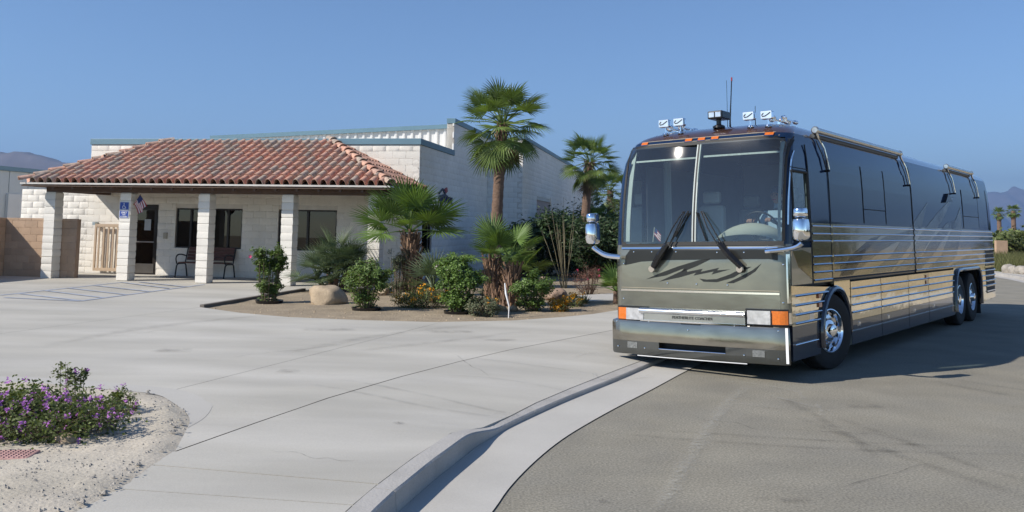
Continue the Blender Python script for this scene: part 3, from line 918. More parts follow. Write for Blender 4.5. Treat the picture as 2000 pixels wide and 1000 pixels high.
# glazed entrance door
d0, d1 = DOOR[0], DOOR[1]
df = MB().box(d0, d0 + 0.06, FY + 0.04, FY + 0.14, 0, 2.10).box(d1 - 0.06, d1, FY + 0.04, FY + 0.14, 0, 2.10).box(d0 + 0.06, d1 - 0.06, FY + 0.04, FY + 0.14, 2.03, 2.10)
df.box(d0 + 0.065, d0 + 0.15, FY + 0.06, FY + 0.11, 0.02, 2.02).box(d1 - 0.15, d1 - 0.065, FY + 0.06, FY + 0.11, 0.02, 2.02).box(d0 + 0.15, d1 - 0.15, FY + 0.06, FY + 0.11, 0.02, 0.14).box(d0 + 0.15, d1 - 0.15, FY + 0.06, FY + 0.11, 1.93, 2.02)
door = df.build('door', M['bronze'], office)
MB().box(d0 + 0.15, d1 - 0.15, FY + 0.08, FY + 0.088, 0.14, 1.93).build('pane', M['darkglass'], door)
MB().box(d0 + 0.16, d1 - 0.13, FY + 0.035, FY + 0.055, 0.97, 1.0).build('push_bar', pm('dull_steel', (0.4, 0.4, 0.4), 0.35, metal=0.9), door)
MB().box(d0 + 0.1, d1 - 0.1, FY + 0.048, FY + 0.058, 0.06, 0.34).build('kick_plate', pm('kick_plate', (0.12, 0.11, 0.10), 0.4, metal=0.5), door)
MB().box(d0 + 0.46, d0 + 0.67, FY + 0.072, FY + 0.076, 1.33, 1.66).build('paper_notice', pm('paper', (0.42, 0.44, 0.46), 0.9), door)
MB().box(d0 - 0.05, d1 + 0.05, FY - 0.14, FY + 0.04, -0.02, 0.02).build('threshold', M['drip'], door)
tag(MB().box(-0.20, -0.08, FY - 0.04, FY + 0.01, 1.09, 1.27).box(-0.175, -0.105, FY - 0.046, FY - 0.04, 1.12, 1.24).build('doorbell_box', pm('doorbell', (0.42, 0.38, 0.30), 0.6), None, bevel=0.006), 'small beige box on the wall just right of the entrance door', 'doorbell')
bpy.data.objects['doorbell_box'].matrix_world = office.matrix_basis

# porch: posts of stacked block, beam, rafters, tiled hip roof
POSTS = [-2.30, 0.0, 2.31, 4.68, 7.05]
PW, PD = 0.32, 0.34
for pxi in POSTS:
    p = MB().box(pxi + 0.02, pxi + PW - 0.02, 0.02, PD - 0.02, -0.1, 2.36).build('post', M['mortar'], office)
    n = 12; h = 2.345 / n
    for k in range(n):
        me = block_me(random.randrange(6), M['block'])
        for face, T in enumerate((Matrix.Translation((pxi, 0, 0)) @ Matrix.Diagonal((PW, 0.05, 1, 1)),
                                  Matrix.Translation((pxi + PW, 0, 0)) @ Matrix.Rotation(PI / 2, 4, 'Z') @ Matrix.Diagonal((PD, 0.05, 1, 1)),
                                  Matrix.Translation((pxi, PD, 0)) @ Matrix.Rotation(-PI / 2, 4, 'Z') @ Matrix.Diagonal((PD, 0.05, 1, 1)))):
            pass
    # each course one block: a box whose four faces bulge a little
    for k in range(n):
        rn = random.Random(int(pxi * 100) + k)
        q = []
        e = 0.005
        for z, s_ in ((k * h + 0.004, e), (k * h + 0.014, 0), (k * h + h * 0.5, -0.002), (k * h + h - 0.014, 0), (k * h + h - 0.004, e)):
            jx = [rn.uniform(-0.005, 0.005) for _ in range(4)]
            q.append([(pxi + s_ + jx[0], s_ + jx[1], z), (pxi + PW - s_ + jx[2], s_ + jx[1], z), (pxi + PW - s_ + jx[2], PD - s_, z), (pxi + s_ + jx[0], PD - s_, z)])
        mb = MB().add([v_ for r_ in q for v_ in r_], [(i * 4 + a, i * 4 + (a + 1) % 4, (i + 1) * 4 + (a + 1) % 4, (i + 1) * 4 + a) for i in range(4) for a in range(4)] + [(3, 2, 1, 0), (16, 17, 18, 19)])
        mb.build('block', M['block'], p, smooth=True, angle=30)
bm_ = MB().box(-2.30, 7.40, 0.03, 0.31, 2.362, 2.585)
bm_.build('beam', M['wood'], office, bevel=0.006)
for xx in (-2.26, 7.09): MB().box(xx, xx + 0.24, 0.313, 2.49, 2.366, 2.575).build('beam', M['wood'], office)
SLP = math.hypot(FY - EY, RZ - EZ); CT, ST = (FY - EY) / SLP, (RZ - EZ) / SLP
def hipx(y):
    t = (y - EY) / (FY - EY); return EXL + (RXL - EXL) * t, EXR + (RXR - EXR) * t
roof = MB()
dk = 0.085
A, B_, C_, D_ = (EXL, EY, EZ - dk), (EXR, EY, EZ - dk), (RXR, FY, RZ - dk), (RXL, FY, RZ - dk)
Ar, Br = (EXL, FY, EZ - dk), (EXR, FY, EZ - dk)
dn = lambda p: (p[0], p[1], p[2] - 0.03)
roof.add([A, B_, C_, D_, Ar, Br], [(0, 1, 2, 3), (0, 3, 4), (1, 5, 2)])
roof.add([dn(p) for p in (A, B_, C_, D_, Ar, Br)], [(3, 2, 1, 0), (4, 3, 0), (2, 5, 1)])
roof.add([A, B_, dn(A), dn(B_), Ar, dn(Ar), Br, dn(Br)], [(0, 2, 3, 1), (0, 4, 5, 2), (1, 3, 7, 6)])
proof = roof.build('porch_roof', M['soffit'], office)
for k in range(18):
    x = EXL + 0.3 + k * 0.585
    xl, xr = hipx(2.0)
    yend = 2.45
    if x < RXL: yend = EY + (x - EXL) / (RXL - EXL) * (FY - EY)
    if x > RXR: yend = EY + (EXR - x) / (EXR - RXR) * (FY - EY)
    if yend - EY < 0.4: continue
    y0, y1 = EY + 0.06, yend
    z0, z1 = EZ - 0.118 + (y0 - EY) * ST / CT, EZ - 0.118 + (y1 - EY) * ST / CT
    MB().add([(x, y0, z0 - 0.10), (x + 0.06, y0, z0 - 0.10), (x + 0.06, y0, z0), (x, y0, z0), (x, y1, z1 - 0.13), (x + 0.06, y1, z1 - 0.13), (x + 0.06, y1, z1), (x, y1, z1)],
             [(0, 1, 2, 3), (4, 7, 6, 5), (0, 4, 5, 1), (1, 5, 6, 2), (3, 2, 6, 7), (0, 3, 7, 4)]).build('rafter', M['wood'], office)
MB().box(EXL - 0.02, EXR + 0.02, EY - 0.03, EY - 0.003, EZ - 0.062, EZ - 0.018).box(EXR + 0.003, EXR + 0.025, EY - 0.003, FY, EZ - 0.062, EZ - 0.018).box(EXL - 0.025, EXL - 0.003, EY - 0.003, FY, EZ - 0.062, EZ - 0.018).build('drip_edge', M['drip'], office)
# clay tiles: barrel and pan in one piece
def tile_mesh(seed):
    rn = random.Random(seed)
    prof = [(-0.125, -0.030), (-0.108, -0.034), (-0.094, 0.0), (-0.081, 0.064), (-0.047, 0.110), (0.0, 0.125), (0.047, 0.110), (0.081, 0.064), (0.094, 0.0), (0.125, -0.034)]
    v = []; f = []
    n = len(prof)
    for (yy, sc, lift) in ((0.0, 1.0, 0.030), (0.23, 0.97, 0.014), (0.455, 0.93, 0.0)):
        for (a, b) in prof: v.append((a * (sc if abs(a) < 0.1 else 1) + rn.uniform(-0.002, 0.002), yy, b * sc + lift))
    for r_ in range(2):
        for i in range(n - 1): f.append((r_ * n + i, r_ * n + i + 1, (r_ + 1) * n + i + 1, (r_ + 1) * n + i))
    o = len(v)
    for (a, b) in prof: v.append((a * (0.88 if abs(a) < 0.1 else 1), 0.004, max(b - 0.018, -0.048) + 0.028))
    for i in range(n - 1): f.append((i + 1, i, o + i, o + i + 1))
    me = bpy.data.meshes.new('tile'); me.from_pydata(v, [], f); me.materials.append(M['tile'])
    me.polygons.foreach_set('use_smooth', [True] * len(f)); me.set_sharp_from_angle(angle=R(50))
    return me
TM = [tile_mesh(i) for i in range(4)]
ang = math.atan2(ST, CT)
ROWS = 9; EXPO = (SLP - 0.03) / ROWS; TW = 0.252
ncol = int((EXR - EXL) / TW)
tiles = 0
for r_ in range(ROWS):
    s_ = r_ * EXPO - 0.03
    yy, zz = EY + s_ * CT, EZ + s_ * ST
    ymid = EY + (s_ + 0.22) * CT
    xl, xr = hipx(ymid)
    for c in range(ncol + 1):
        x = EXL + 0.13 + c * TW
        if not (xl + 0.02 < x < xr - 0.02): continue
        o = link('tile', TM[random.randrange(4)], None, proof)
        o.matrix_local = Matrix.Translation((x + random.uniform(-0.006, 0.006), yy + random.uniform(-0.012, 0.012), zz)) @ Matrix.Rotation(ang, 4, 'X') @ Matrix.Rotation(random.uniform(-0.02, 0.02), 4, 'Z')
        tiles += 1
# hip returns (turned to the sides) laid as one part each
for side in (1, -1):
    mb = MB()
    ex, rx = (EXR, RXR) if side > 0 else (EXL, RXL)
    run = abs(ex - rx); sl2 = math.hypot(run, RZ - EZ); c2, s2 = run / sl2, (RZ - EZ) / sl2
    a2 = math.atan2(RZ - EZ, run)
    src = [tuple(v.co) for v in TM[0].vertices]; fc = [tuple(p.vertices) for p in TM[0].polygons]
    for r_ in range(7):
        s_ = r_ * 0.40 - 0.03
        for c in range(13):
            y = EY + 0.12 + c * 0.2355
            t = (y - EY) / (FY - EY)
            if (s_ + 0.25) / sl2 > t: continue
            T = Matrix.Translation((ex - side * s_ * c2, y, EZ + s_ * s2)) @ Matrix.Rotation(side * PI / 2, 4, 'Z') @ Matrix.Rotation(a2, 4, 'X')
            mb.add(src, fc, T)
    o = mb.build('hip_tile_courses', pm('clay_tile_hip', (0.42, 0.24, 0.175), 0.85, var=0.3, vsc=6, isl=0.35), proof, smooth=True, angle=50, fixn=False, kind='stuff')
# rounded cap tiles up the two hips
def cap_mesh():
    v = []; f = []; n = 9
    for yy, r0, lift in ((0.0, 0.125, 0.045), (0.43, 0.105, 0.0)):
        for i in range(n):
            t = PI * (i / (n - 1)) * 1.1 - PI * 0.05; v.append((math.cos(t) * r0, yy, math.sin(t) * r0 * 0.8 + lift))
    for i in range(n - 1): f.append((i, i + n, i + n + 1, i + 1))
    o = len(v)
    for i in range(n): t = PI * (i / (n - 1)); v.append((math.cos(t) * 0.10, 0.006, math.sin(t) * 0.075 + 0.04))
    for i in range(n - 1): f.append((i, i + 1, o + i + 1, o + i))
    me = bpy.data.meshes.new('cap_tile'); me.from_pydata(v, [], f); me.materials.append(M['tile'])
    me.polygons.foreach_set('use_smooth', [True] * len(f)); me.set_sharp_from_angle(angle=R(50)); return me
CM = cap_mesh()
for (ex, rx) in ((EXR, RXR), (EXL, RXL)):
    a = Vector((ex, EY, EZ + 0.03)); b = Vector((rx, FY, RZ + 0.04)); d = b - a
    n = int(d.length / 0.39)
    q = d.to_track_quat('Y', 'Z').to_matrix().to_4x4()
    for i in range(n + 1):
        o = link('cap_tile', CM, None, proof)
        o.matrix_local = Matrix.Translation(a + d.normalized() * (i * 0.39 - 0.05)) @ q
MB().box(RXL - 0.1, RXR + 0.1, FY - 0.1, FY - 0.004, RZ - 0.02, RZ + 0.06).build('ridge_flashing', M['tile'], proof)

def place_in_office(o): o.matrix_world = office.matrix_basis @ o.matrix_basis
def OB(x, y, z=0.0): return office.matrix_basis @ Vector((x, y, z))
# tan screen wall by the left post
ta, tb = LF(13, 422.5, 0.36), LF(151, 430, 0.36)
TWX0, TWX1, TWZ = ta[0], tb[0], (ta[2] + tb[2]) / 2
scr = empty('screen_wall', OB(0, 0), 'tan block screen wall turning a corner beside the left porch post', 'wall', rz=-BA)
c1 = MB().box(TWX0, TWX1, 0.372, 0.53, -0.1, TWZ - 0.01).build('front_leg', M['tanmortar'], scr)
lay_blocks([(a + TWX0, b + TWX0, c, d) for a, b, c, d in block_spots(TWX1 - TWX0, TWZ)], Matrix.Translation((0, 0.36, 0)), M['tanblock'], c1)
c2 = MB().box(TWX0 - 0.20, TWX0 - 0.012, -7.0, 0.54, -0.25, TWZ - 0.01).build('side_leg', M['tanmortar'], scr)
lay_blocks(block_spots(7.36, TWZ), Matrix.Translation((TWX0, -7.0, 0)) @ Matrix.Rotation(PI / 2, 4, 'Z'), M['tanblock'], c2)
# tan steel gate folded back against the front wall
ga, gb = LF(188, 437, FY - 0.1), LF(229, 533, FY - 0.1)
gx0, gx1, gz0, gz1 = ga[0], ga[0] + 0.95, 0.10, ga[2]
gate = empty('gate', OB(0, 0), 'tan steel gate with upright bars folded against the office wall', 'gate', rz=-BA)
gy = FY - 0.16
MB().box(gx0, gx0 + 0.06, gy, gy + 0.05, gz0, gz1).box(gx1 - 0.06, gx1, gy, gy + 0.05, gz0, gz1).box(gx0 + 0.06, gx1 - 0.06, gy, gy + 0.05, gz0, gz0 + 0.09).box(gx0 + 0.06, gx1 - 0.06, gy, gy + 0.05, gz1 - 0.09, gz1).build('gate_frame', M['tanpaint'], gate, bevel=0.004)
for i in range(5):
    x = gx0 + 0.12 + i * 0.155
    MB().box(x, x + 0.05, gy + 0.012, gy + 0.04, gz0 + 0.09, gz1 - 0.09).build('bar', M['tanpaint'], gate)
MB().box(gx0 - 0.09, gx0 - 0.003, gy + 0.0, gy + 0.16, gz1 - 0.04, gz1 + 0.05).build('hinge', pm('galvanised', (0.4, 0.45, 0.45), 0.4, metal=0.7), gate)

# accessible parking sign screwed to the second post
M['signblue'] = pm('sign_blue', (0.016, 0.055, 0.30), 0.45, var=0.05)
M['signwhite'] = pm('sign_white', (0.75, 0.75, 0.75), 0.5, var=0.0)
sgn = empty('parking_sign', OB(0.0, -0.012, 0), 'blue accessible parking sign with white lettering on the porch post', 'sign', rz=-BA)
sx0, sx1, sz0, sz1 = 0.0, 0.285, LF(240, 426, -0.02)[2], LF(240, 394, -0.02)[2]
def rrect(x0, x1, z0, z1, r, n=4):
    P = []
    for cx, cz, a0 in ((x1 - r, z0 + r, -90), (x1 - r, z1 - r, 0), (x0 + r, z1 - r, 90), (x0 + r, z0 + r, 180)):
        for i in range(n + 1): a = R(a0 + 90 * i / n); P.append((cx + r * math.cos(a), cz + r * math.sin(a)))
    return P
TXZ = Matrix(((1, 0, 0, 0), (0, 0, -1, 0), (0, 1, 0, 0), (0, 0, 0, 1)))     # (x, z, h) -> (x, -h, z)
MB().prism(rrect(sx0, sx1, sz0, sz1, 0.02), 0.0, 0.003, TXZ).build('sign_border', M['signwhite'], sgn)
MB().prism(rrect(sx0 + 0.012, sx1 - 0.012, sz0 + 0.012, sz1 - 0.012, 0.014), 0.003, 0.005, TXZ).build('sign_plate', M['signblue'], sgn)
scx = (sx0 + sx1) / 2; zt = sz1 - 0.03
ic = MB()
ring = [(0.045 * math.cos(R(a)), 0.045 * math.sin(R(a))) for a in range(100, 361, 20)]
def ribbon(mb, pts, w, h0=0.005, h1=0.0065, T=TXZ):
    L_ = offset_line(pts, w / 2); R_ = offset_line(pts, -w / 2)
    for i in range(len(pts) - 1): mb.prism([L_[i], R_[i], R_[i + 1], L_[i + 1]], h0, h1, T)
ribbon(ic, [(scx + x - 0.01, zt - 0.115 + z) for x, z in ring], 0.012)
ribbon(ic, [(scx - 0.012, zt - 0.03), (scx - 0.005, zt - 0.10), (scx + 0.03, zt - 0.10), (scx + 0.05, zt - 0.15)], 0.013)
ic.prism([(scx - 0.013 + 0.014 * math.cos(t * PI / 5), zt - 0.012 + 0.014 * math.sin(t * PI / 5)) for t in range(10)], 0.005, 0.0065, TXZ)
ic.build('wheelchair_symbol', M['signwhite'], sgn)
def text_obj(name, s, size, mat, parent, loc, rot, ext=0.0008, align='CENTER', sx=1.0, bold=0.0):
    cu = bpy.data.curves.new(name, 'FONT'); cu.body = s; cu.size = size; cu.align_x = align; cu.extrude = ext; cu.offset = bold; cu.resolution_u = 3
    o = bpy.data.objects.new(name, cu); COL.objects.link(o)
    dg = bpy.context.evaluated_depsgraph_get(); me = bpy.data.meshes.new_from_object(o.evaluated_get(dg))
    bpy.data.objects.remove(o); bpy.data.curves.remove(cu)
    o = link(name, me, None, parent)
    me.materials.clear(); me.materials.append(mat)
    o.location = loc; o.rotation_euler = rot; o.scale = (sx, 1, 1)
    return o
hh = sz1 - sz0
text_obj('lettering', 'PARKING', 0.068, M['signwhite'], sgn, (scx, -0.0065, sz0 + hh * 0.43), (PI / 2, 0, 0), sx=0.88, bold=0.002)
text_obj('lettering', 'ONLY', 0.068, M['signwhite'], sgn, (scx, -0.0065, sz0 + hh * 0.285), (PI / 2, 0, 0), sx=0.9, bold=0.002)
text_obj('lettering', 'VAN', 0.045, M['signwhite'], sgn, (scx, -0.0065, sz0 + hh * 0.175), (PI / 2, 0, 0), bold=0.001)
text_obj('lettering', 'ACCESSIBLE', 0.045, M['signwhite'], sgn, (scx, -0.0065, sz0 + hh * 0.06), (PI / 2, 0, 0), sx=0.88, bold=0.001)

# small flag on a staff beside the door
fl = empty('flag', OB(0.34, 0.2, 0), 'small striped flag hanging from a staff on the porch post', 'flag', rz=-BA)
ft = LF(274, 381, 0.0); fb = LF(271, 417, 0.0)
FO = Vector((0.34, 0.2, 0))
fT, fH, fB = [Vector(LF(*q, 0.12)) - FO for q in ((274.5, 380), (262, 398), (272, 417.5))]
MB().tube([tuple(fT + (fT - fH) * 0.06), tuple(fH + (fH - fT) * 0.7)], 0.009, 6).build('staff', pm('brass', (0.35, 0.24, 0.08), 0.4, metal=0.8), fl)
def flagpt(u, v):
    # u along the fly (hanging down), v across the hoist
    fold = math.sin(v * 8 + u * 2.5) * 0.045
    return fT + (fH - fT) * v + (fB - fH) * u * (1.0 + 0.15 * (1 - v)) + Vector((fold * u * 0.25, fold * u - 0.01, -0.02 * u * math.sin(v * 3.1)))
M['fred'] = pm('flag_red', (0.35, 0.02, 0.035), 0.8); M['fwhite'] = pm('flag_white', (0.7, 0.68, 0.68), 0.8); M['fblue'] = pm('flag_blue', (0.02, 0.03, 0.12), 0.8)
def flag_patch(name, u0, u1, v0, v1, mat, off=0.0, nu=10, nv=2, par=fl, fn=flagpt):
    return MB().grid([[fn(u0 + (u1 - u0) * i / nu, v0 + (v1 - v0) * j / nv) + Vector((0, -off, 0)) for j in range(nv + 1)] for i in range(nu + 1)]).build(name, mat, par, smooth=True, angle=None, fixn=False)
for k in range(13): flag_patch('stripe', 0.0 if k > 6 else 0.4, 1.0, k / 13, (k + 1) / 13, M['fred'] if k % 2 == 0 else M['fwhite'])
flag_patch('canton', 0.0, 0.4, 0.0, 7 / 13, M['fblue'], nv=8)

# bench under the window
ba, bb = LF(341, 545, 1.75), LF(435, 545, 1.75)
BX0, BX1 = ba[0], bb[0] + 0.02
bench = empty('bench', OB((BX0 + BX1) / 2, 2.05, 0), 'slatted brown bench with dark curved iron ends under the windows', 'bench', rz=-BA)
bl = (BX1 - BX0) / 2
M['iron'] = pm('dark_iron', (0.02, 0.022, 0.022), 0.5, metal=0.4); M['benchwood'] = pm('bench_wood', (0.11, 0.045, 0.03), 0.6, var=0.3, vsc=8, stretch=(0.4, 6, 6))
for i in range(4): MB().box(-bl + 0.03, bl - 0.03, -0.22 + i * 0.115, -0.12 + i * 0.115, 0.42, 0.45).build('seat_slat', M['benchwood'], bench, bevel=0.006)
for i in range(4):
    z = 0.50 + i * 0.095; y = 0.245 + i * 0.03
    MB().add([(-bl + 0.03, y, z), (bl - 0.03, y, z), (bl - 0.03, y + 0.027, z + 0.085), (-bl + 0.03, y + 0.027, z + 0.085), (-bl + 0.03, y + 0.025, z - 0.006), (bl - 0.03, y + 0.025, z - 0.006), (bl - 0.03, y + 0.05, z + 0.08), (-bl + 0.03, y + 0.05, z + 0.08)],
             [(0, 1, 2, 3), (4, 7, 6, 5), (0, 4, 5, 1), (3, 2, 6, 7), (0, 3, 7, 4), (1, 5, 6, 2)]).build('back_slat', M['benchwood'], bench)
for s_ in (-1, 1):
    x = s_ * bl
    mb = MB()
    mb.tube(smooth_line([(x, -0.30, -0.02), (x, -0.26, 0.2), (x, -0.22, 0.40), (x, 0.05, 0.40), (x, 0.25, 0.40), (x, 0.30, 0.2), (x, 0.36, -0.02)], 1), 0.02, 6)
    mb.tube(smooth_line([(x, -0.22, 0.40), (x, -0.30, 0.55), (x, -0.22, 0.66), (x, 0.0, 0.67), (x, 0.24, 0.62)], 2), 0.02, 6)
    mb.tube([(x, 0.22, 0.40), (x, 0.36, 0.86)], 0.018, 6)
    mb.build('iron_end', M['iron'], bench, smooth=True)

# air-conditioning unit at the foot of the side wall
ac = empty('air_conditioner', OB(X1, 3.9, 0), 'pale air conditioning box against the shaded side wall', 'air conditioner', rz=-BA)
MB().box(0.06, 0.42, -0.42, 0.42, 0.12, 0.62).build('housing', pm('ac_housing', (0.55, 0.54, 0.5), 0.6), ac, bevel=0.02)
for i in range(8): MB().box(0.42, 0.432, -0.36, 0.36, 0.17 + i * 0.052, 0.195 + i * 0.052).build('grille_slat', pm('ac_slat', (0.3, 0.3, 0.29), 0.6) if i == 0 else bpy.data.materials['ac_slat'], ac)
MB().box(0.02, 0.46, -0.5, 0.5, -0.1, 0.117).build('pad', M['kerb'], ac)

# emblem mounted on the side wall
em = empty('wall_emblem', OB(X1 + 0.012, 0, 0), 'blue outline emblem with a red leaf and letters on the side wall', 'sign', rz=-BA)
def EP(px, py): q = LS(px, py, X1 + 0.02); return (q[1], q[2])
TYZ = Matrix(((0, 0, 1, 0), (1, 0, 0, 0), (0, 1, 0, 0), (0, 0, 0, 1)))       # (y, z, h) -> (h, y, z)
M['emblue'] = pm('emblem_blue', (0.02, 0.03, 0.08), 0.5); M['emred'] = pm('emblem_red', (0.30, 0.02, 0.03), 0.5)
mb = MB()
ribbon(mb, [EP(857, 378), EP(864.5, 369), EP(870.5, 382), EP(873, 388)], 0.05, 0, 0.03, TYZ); mb.build('outline', M['emblue'], em)
mb = MB(); ribbon(mb, [EP(856.5, 387), EP(862, 383), EP(868, 381), EP(874, 385)], 0.07, 0, 0.031, TYZ); mb.build('swoosh', M['emblue'], em)
mb = MB(); mb.prism([EP(867, 370), EP(872.5, 366), EP(873.5, 374), EP(870, 378)], 0, 0.03, TYZ); mb.build('leaf_shape', M['emred'], em)
for k in range(6):
    mb = MB(); a = EP(858.5 + k * 4.3, 386 + k * 0.9); mb.prism([(a[0], a[1] - 0.12), (a[0] + 0.16, a[1] - 0.12), (a[0] + 0.18, a[1] + 0.08), (a[0] + 0.02, a[1] + 0.08)], 0, 0.03, TYZ); mb.build('letter', M['emblue'], em)
mb = MB(); a = EP(860, 397); mb.prism([(a[0], a[1] - 0.07), (a[0] + 0.2, a[1] - 0.07), (a[0] + 0.2, a[1] + 0.07), (a[0], a[1] + 0.07)], 0, 0.03, TYZ); mb.build('letter', M['emblue'], em)

# grey metal storage building beyond the screen wall
SLX = -9.5
st = empty('storage_building', OB(SLX, 0, 0), 'pale metal storage building with roll doors behind the tan wall', 'building', rz=-BA)
zt = (LS(0, 323, SLX)[2] + LS(75, 332, SLX)[2]) / 2
M['storage'] = pm('storage_siding', (0.52, 0.55, 0.55), 0.6, var=0.05)
MB().box(-14, 0, 2, 48, -0.2, zt - 0.16).build('wall', M['storage'], st)
MB().box(-14.2, 0.12, 1.85, 48.2, zt - 0.155, zt).build('roof', M['bluetrim'], st)
for i in range(46): MB().box(0.003, 0.03, 2.2 + i * 1.0, 2.28 + i * 1.0, zt - 0.95, zt - 0.17).build('rib', M['storage'], st)
dz = zt - 1.0
for k in range(9):
    y0 = 3.0 + k * 5.0
    dr = MB().box(0.004, 0.02, y0, y0 + 3.9, 0, dz - 0.05).build('roll_door', M['storage'], st)
    for j in range(int(dz / 0.3)): MB().box(0.021, 0.036, y0, y0 + 3.9, j * 0.3 + 0.02, j * 0.3 + 0.27).build('slat', M['storage'], dr)
    MB().box(0.005, 0.11, y0 + 4.1, y0 + 4.8, 0, dz).build('pilaster', M['ribbed'], st)

# ------------------------------------------------------------------ planting
M['blackgloss'] = pm('black_plastic', (0.010, 0.010, 0.011), 0.25, var=0.1)
M['palmleaf'] = leafm('fan_palm_leaf', (0.13, 0.185, 0.05), 0.25, 0.25, 0.42)
M['palmyoung'] = leafm('fan_palm_leaf_bright', (0.12, 0.19, 0.05), 0.22, 0.3, 0.42)
M['palmgrey'] = leafm('grey_palm_leaf', (0.125, 0.165, 0.085), 0.25, 0.2, 0.5, tint=(1.1, 1.2, 0.7))
M['deadleaf'] = leafm('dead_palm_leaf', (0.20, 0.135, 0.075), 0.35, 0.15, 0.8, tint=(1.1, 1.0, 0.8))
M['trunk'] = pm('palm_trunk', (0.125, 0.080, 0.056), 0.95, var=0.35, vsc=6, stretch=(1, 1, 5), bump=0.02, bsc=14, isl=0.3)
M['boots'] = pm('palm_boots', (0.22, 0.135, 0.085), 0.9, var=0.3, vsc=9, isl=0.45)
M['stem'] = pm('stem', (0.16, 0.12, 0.085), 0.9, var=0.3, vsc=8)
M['greenstem'] = pm('green_stem', (0.16, 0.17, 0.08), 0.9, var=0.3, vsc=8)
M['leafgreen'] = leafm('hibiscus_leaf', (0.14, 0.205, 0.058), 0.5, 0.3, 0.35)
M['leafbright'] = leafm('bright_leaf', (0.15, 0.235, 0.062), 0.5, 0.3, 0.33)
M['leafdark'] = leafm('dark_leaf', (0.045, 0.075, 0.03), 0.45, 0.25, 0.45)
M['leafgrey'] = leafm('grey_leaf', (0.13, 0.145, 0.085), 0.4, 0.25, 0.6, tint=(1.1, 1.2, 0.8))
M['leafolive'] = leafm('olive_leaf', (0.135, 0.165, 0.058), 0.45, 0.3, 0.5)
M['petalyellow'] = leafm('yellow_flower', (0.75, 0.36, 0.02), 0.25, 0.2, 0.6, tint=(1, 1, 1))
M['petalpurple'] = leafm('purple_flower', (0.42, 0.17, 0.48), 0.3, 0.3, 0.6, tint=(1, 1, 1))
M['petalpink'] = leafm('pink_flower', (0.65, 0.05, 0.16), 0.2, 0.2, 0.6, tint=(1, 1, 1))
M['petalwhite'] = leafm('white_flower', (0.7, 0.62, 0.6), 0.15, 0.2, 0.6, tint=(1, 1, 1))
M['redleaf'] = leafm('reddish_leaf', (0.16, 0.075, 0.055), 0.5, 0.25, 0.6, tint=(1.1, 0.9, 0.8))

def fan_leaf_mesh(seed, pet=0.55, Rb=0.75, nseg=30, spread=118, droop=0.25, fused=0.5, cup=0.12, mat=None, w0=1.0):
    rn = random.Random(seed)
    mb = MB()
    # petiole, slightly arched
    arch = [(pet * t, 0, 0.06 * pet * math.sin(PI * t)) for t in (0, 0.25, 0.5, 0.75, 1.0)]
    mb.tube(arch, [0.022, 0.018, 0.014, 0.011, 0.008], 4)
    dth = R(2 * spread / nseg)
    for k in range(nseg):
        th = R(-spread) + (k + 0.5) * dth
        L_ = Rb * (0.74 + 0.26 * math.cos(th * 0.75)) * rn.uniform(0.92, 1.05)
        wob = rn.uniform(-0.03, 0.03); dr = droop * rn.uniform(0.7, 1.5)
        vs = []
        for (rr, wf) in ((0.04, 1.0), (fused * 0.6, 1.0), (fused, 0.95), (fused + (1 - fused) * 0.5, 0.55), (1.0, 0.05)):
            r_ = rr * L_
            wd = dth / 2 * min(r_, fused * L_) * wf * w0 * 1.02
            t2 = th + wob * rr
            cx_, cy_ = pet + r_ * math.cos(t2), r_ * math.sin(t2)
            z = -dr * L_ * rr ** 2.6 + cup * r_ * abs(math.sin(th)) + 0.02
            nx_, ny_ = -math.sin(t2), math.cos(t2)
            fold = wd * 0.5
            vs += [(cx_ + nx_ * wd, cy_ + ny_ * wd, z), (cx_, cy_, z - fold), (cx_ - nx_ * wd, cy_ - ny_ * wd, z)]
        fs = []
        for i in range(4):
            for j in range(2): fs.append((i * 3 + j, i * 3 + j + 1, (i + 1) * 3 + j + 1, (i + 1) * 3 + j))
        mb.add(vs, fs)
    me = mb.mesh('leaf')
    me.materials.append(mat)
    return me
LEAF = {}
def leafset(key, mat, n=3, **k):
    if key not in LEAF: LEAF[key] = [fan_leaf_mesh(hash(key) % 1000 + i if False else len(key) * 31 + i, mat=mat, droop=k.get('dr', 0.25) * (0.6 + 0.5 * i), **{a: b for a, b in k.items() if a != 'dr'}) for i in range(n)]
    return LEAF[key]
def aim(o, pos, az, el, roll=0.0, sc=1.0):
    d = Vector((math.cos(az) * math.cos(el), math.sin(az) * math.cos(el), math.sin(el)))
    up = Vector((0, 0, 1)) if abs(d.z) < 0.98 else Vector((math.cos(az), math.sin(az), 0)) * -1
    y = up.cross(d).normalized(); z = d.cross(y).normalized()
    m_ = Matrix((d, y, z)).transposed().to_4x4()
    o.matrix_local = Matrix.Translation(pos) @ m_ @ Matrix.Rotation(roll, 4, 'X') @ Matrix.Diagonal((sc, sc, sc, 1))
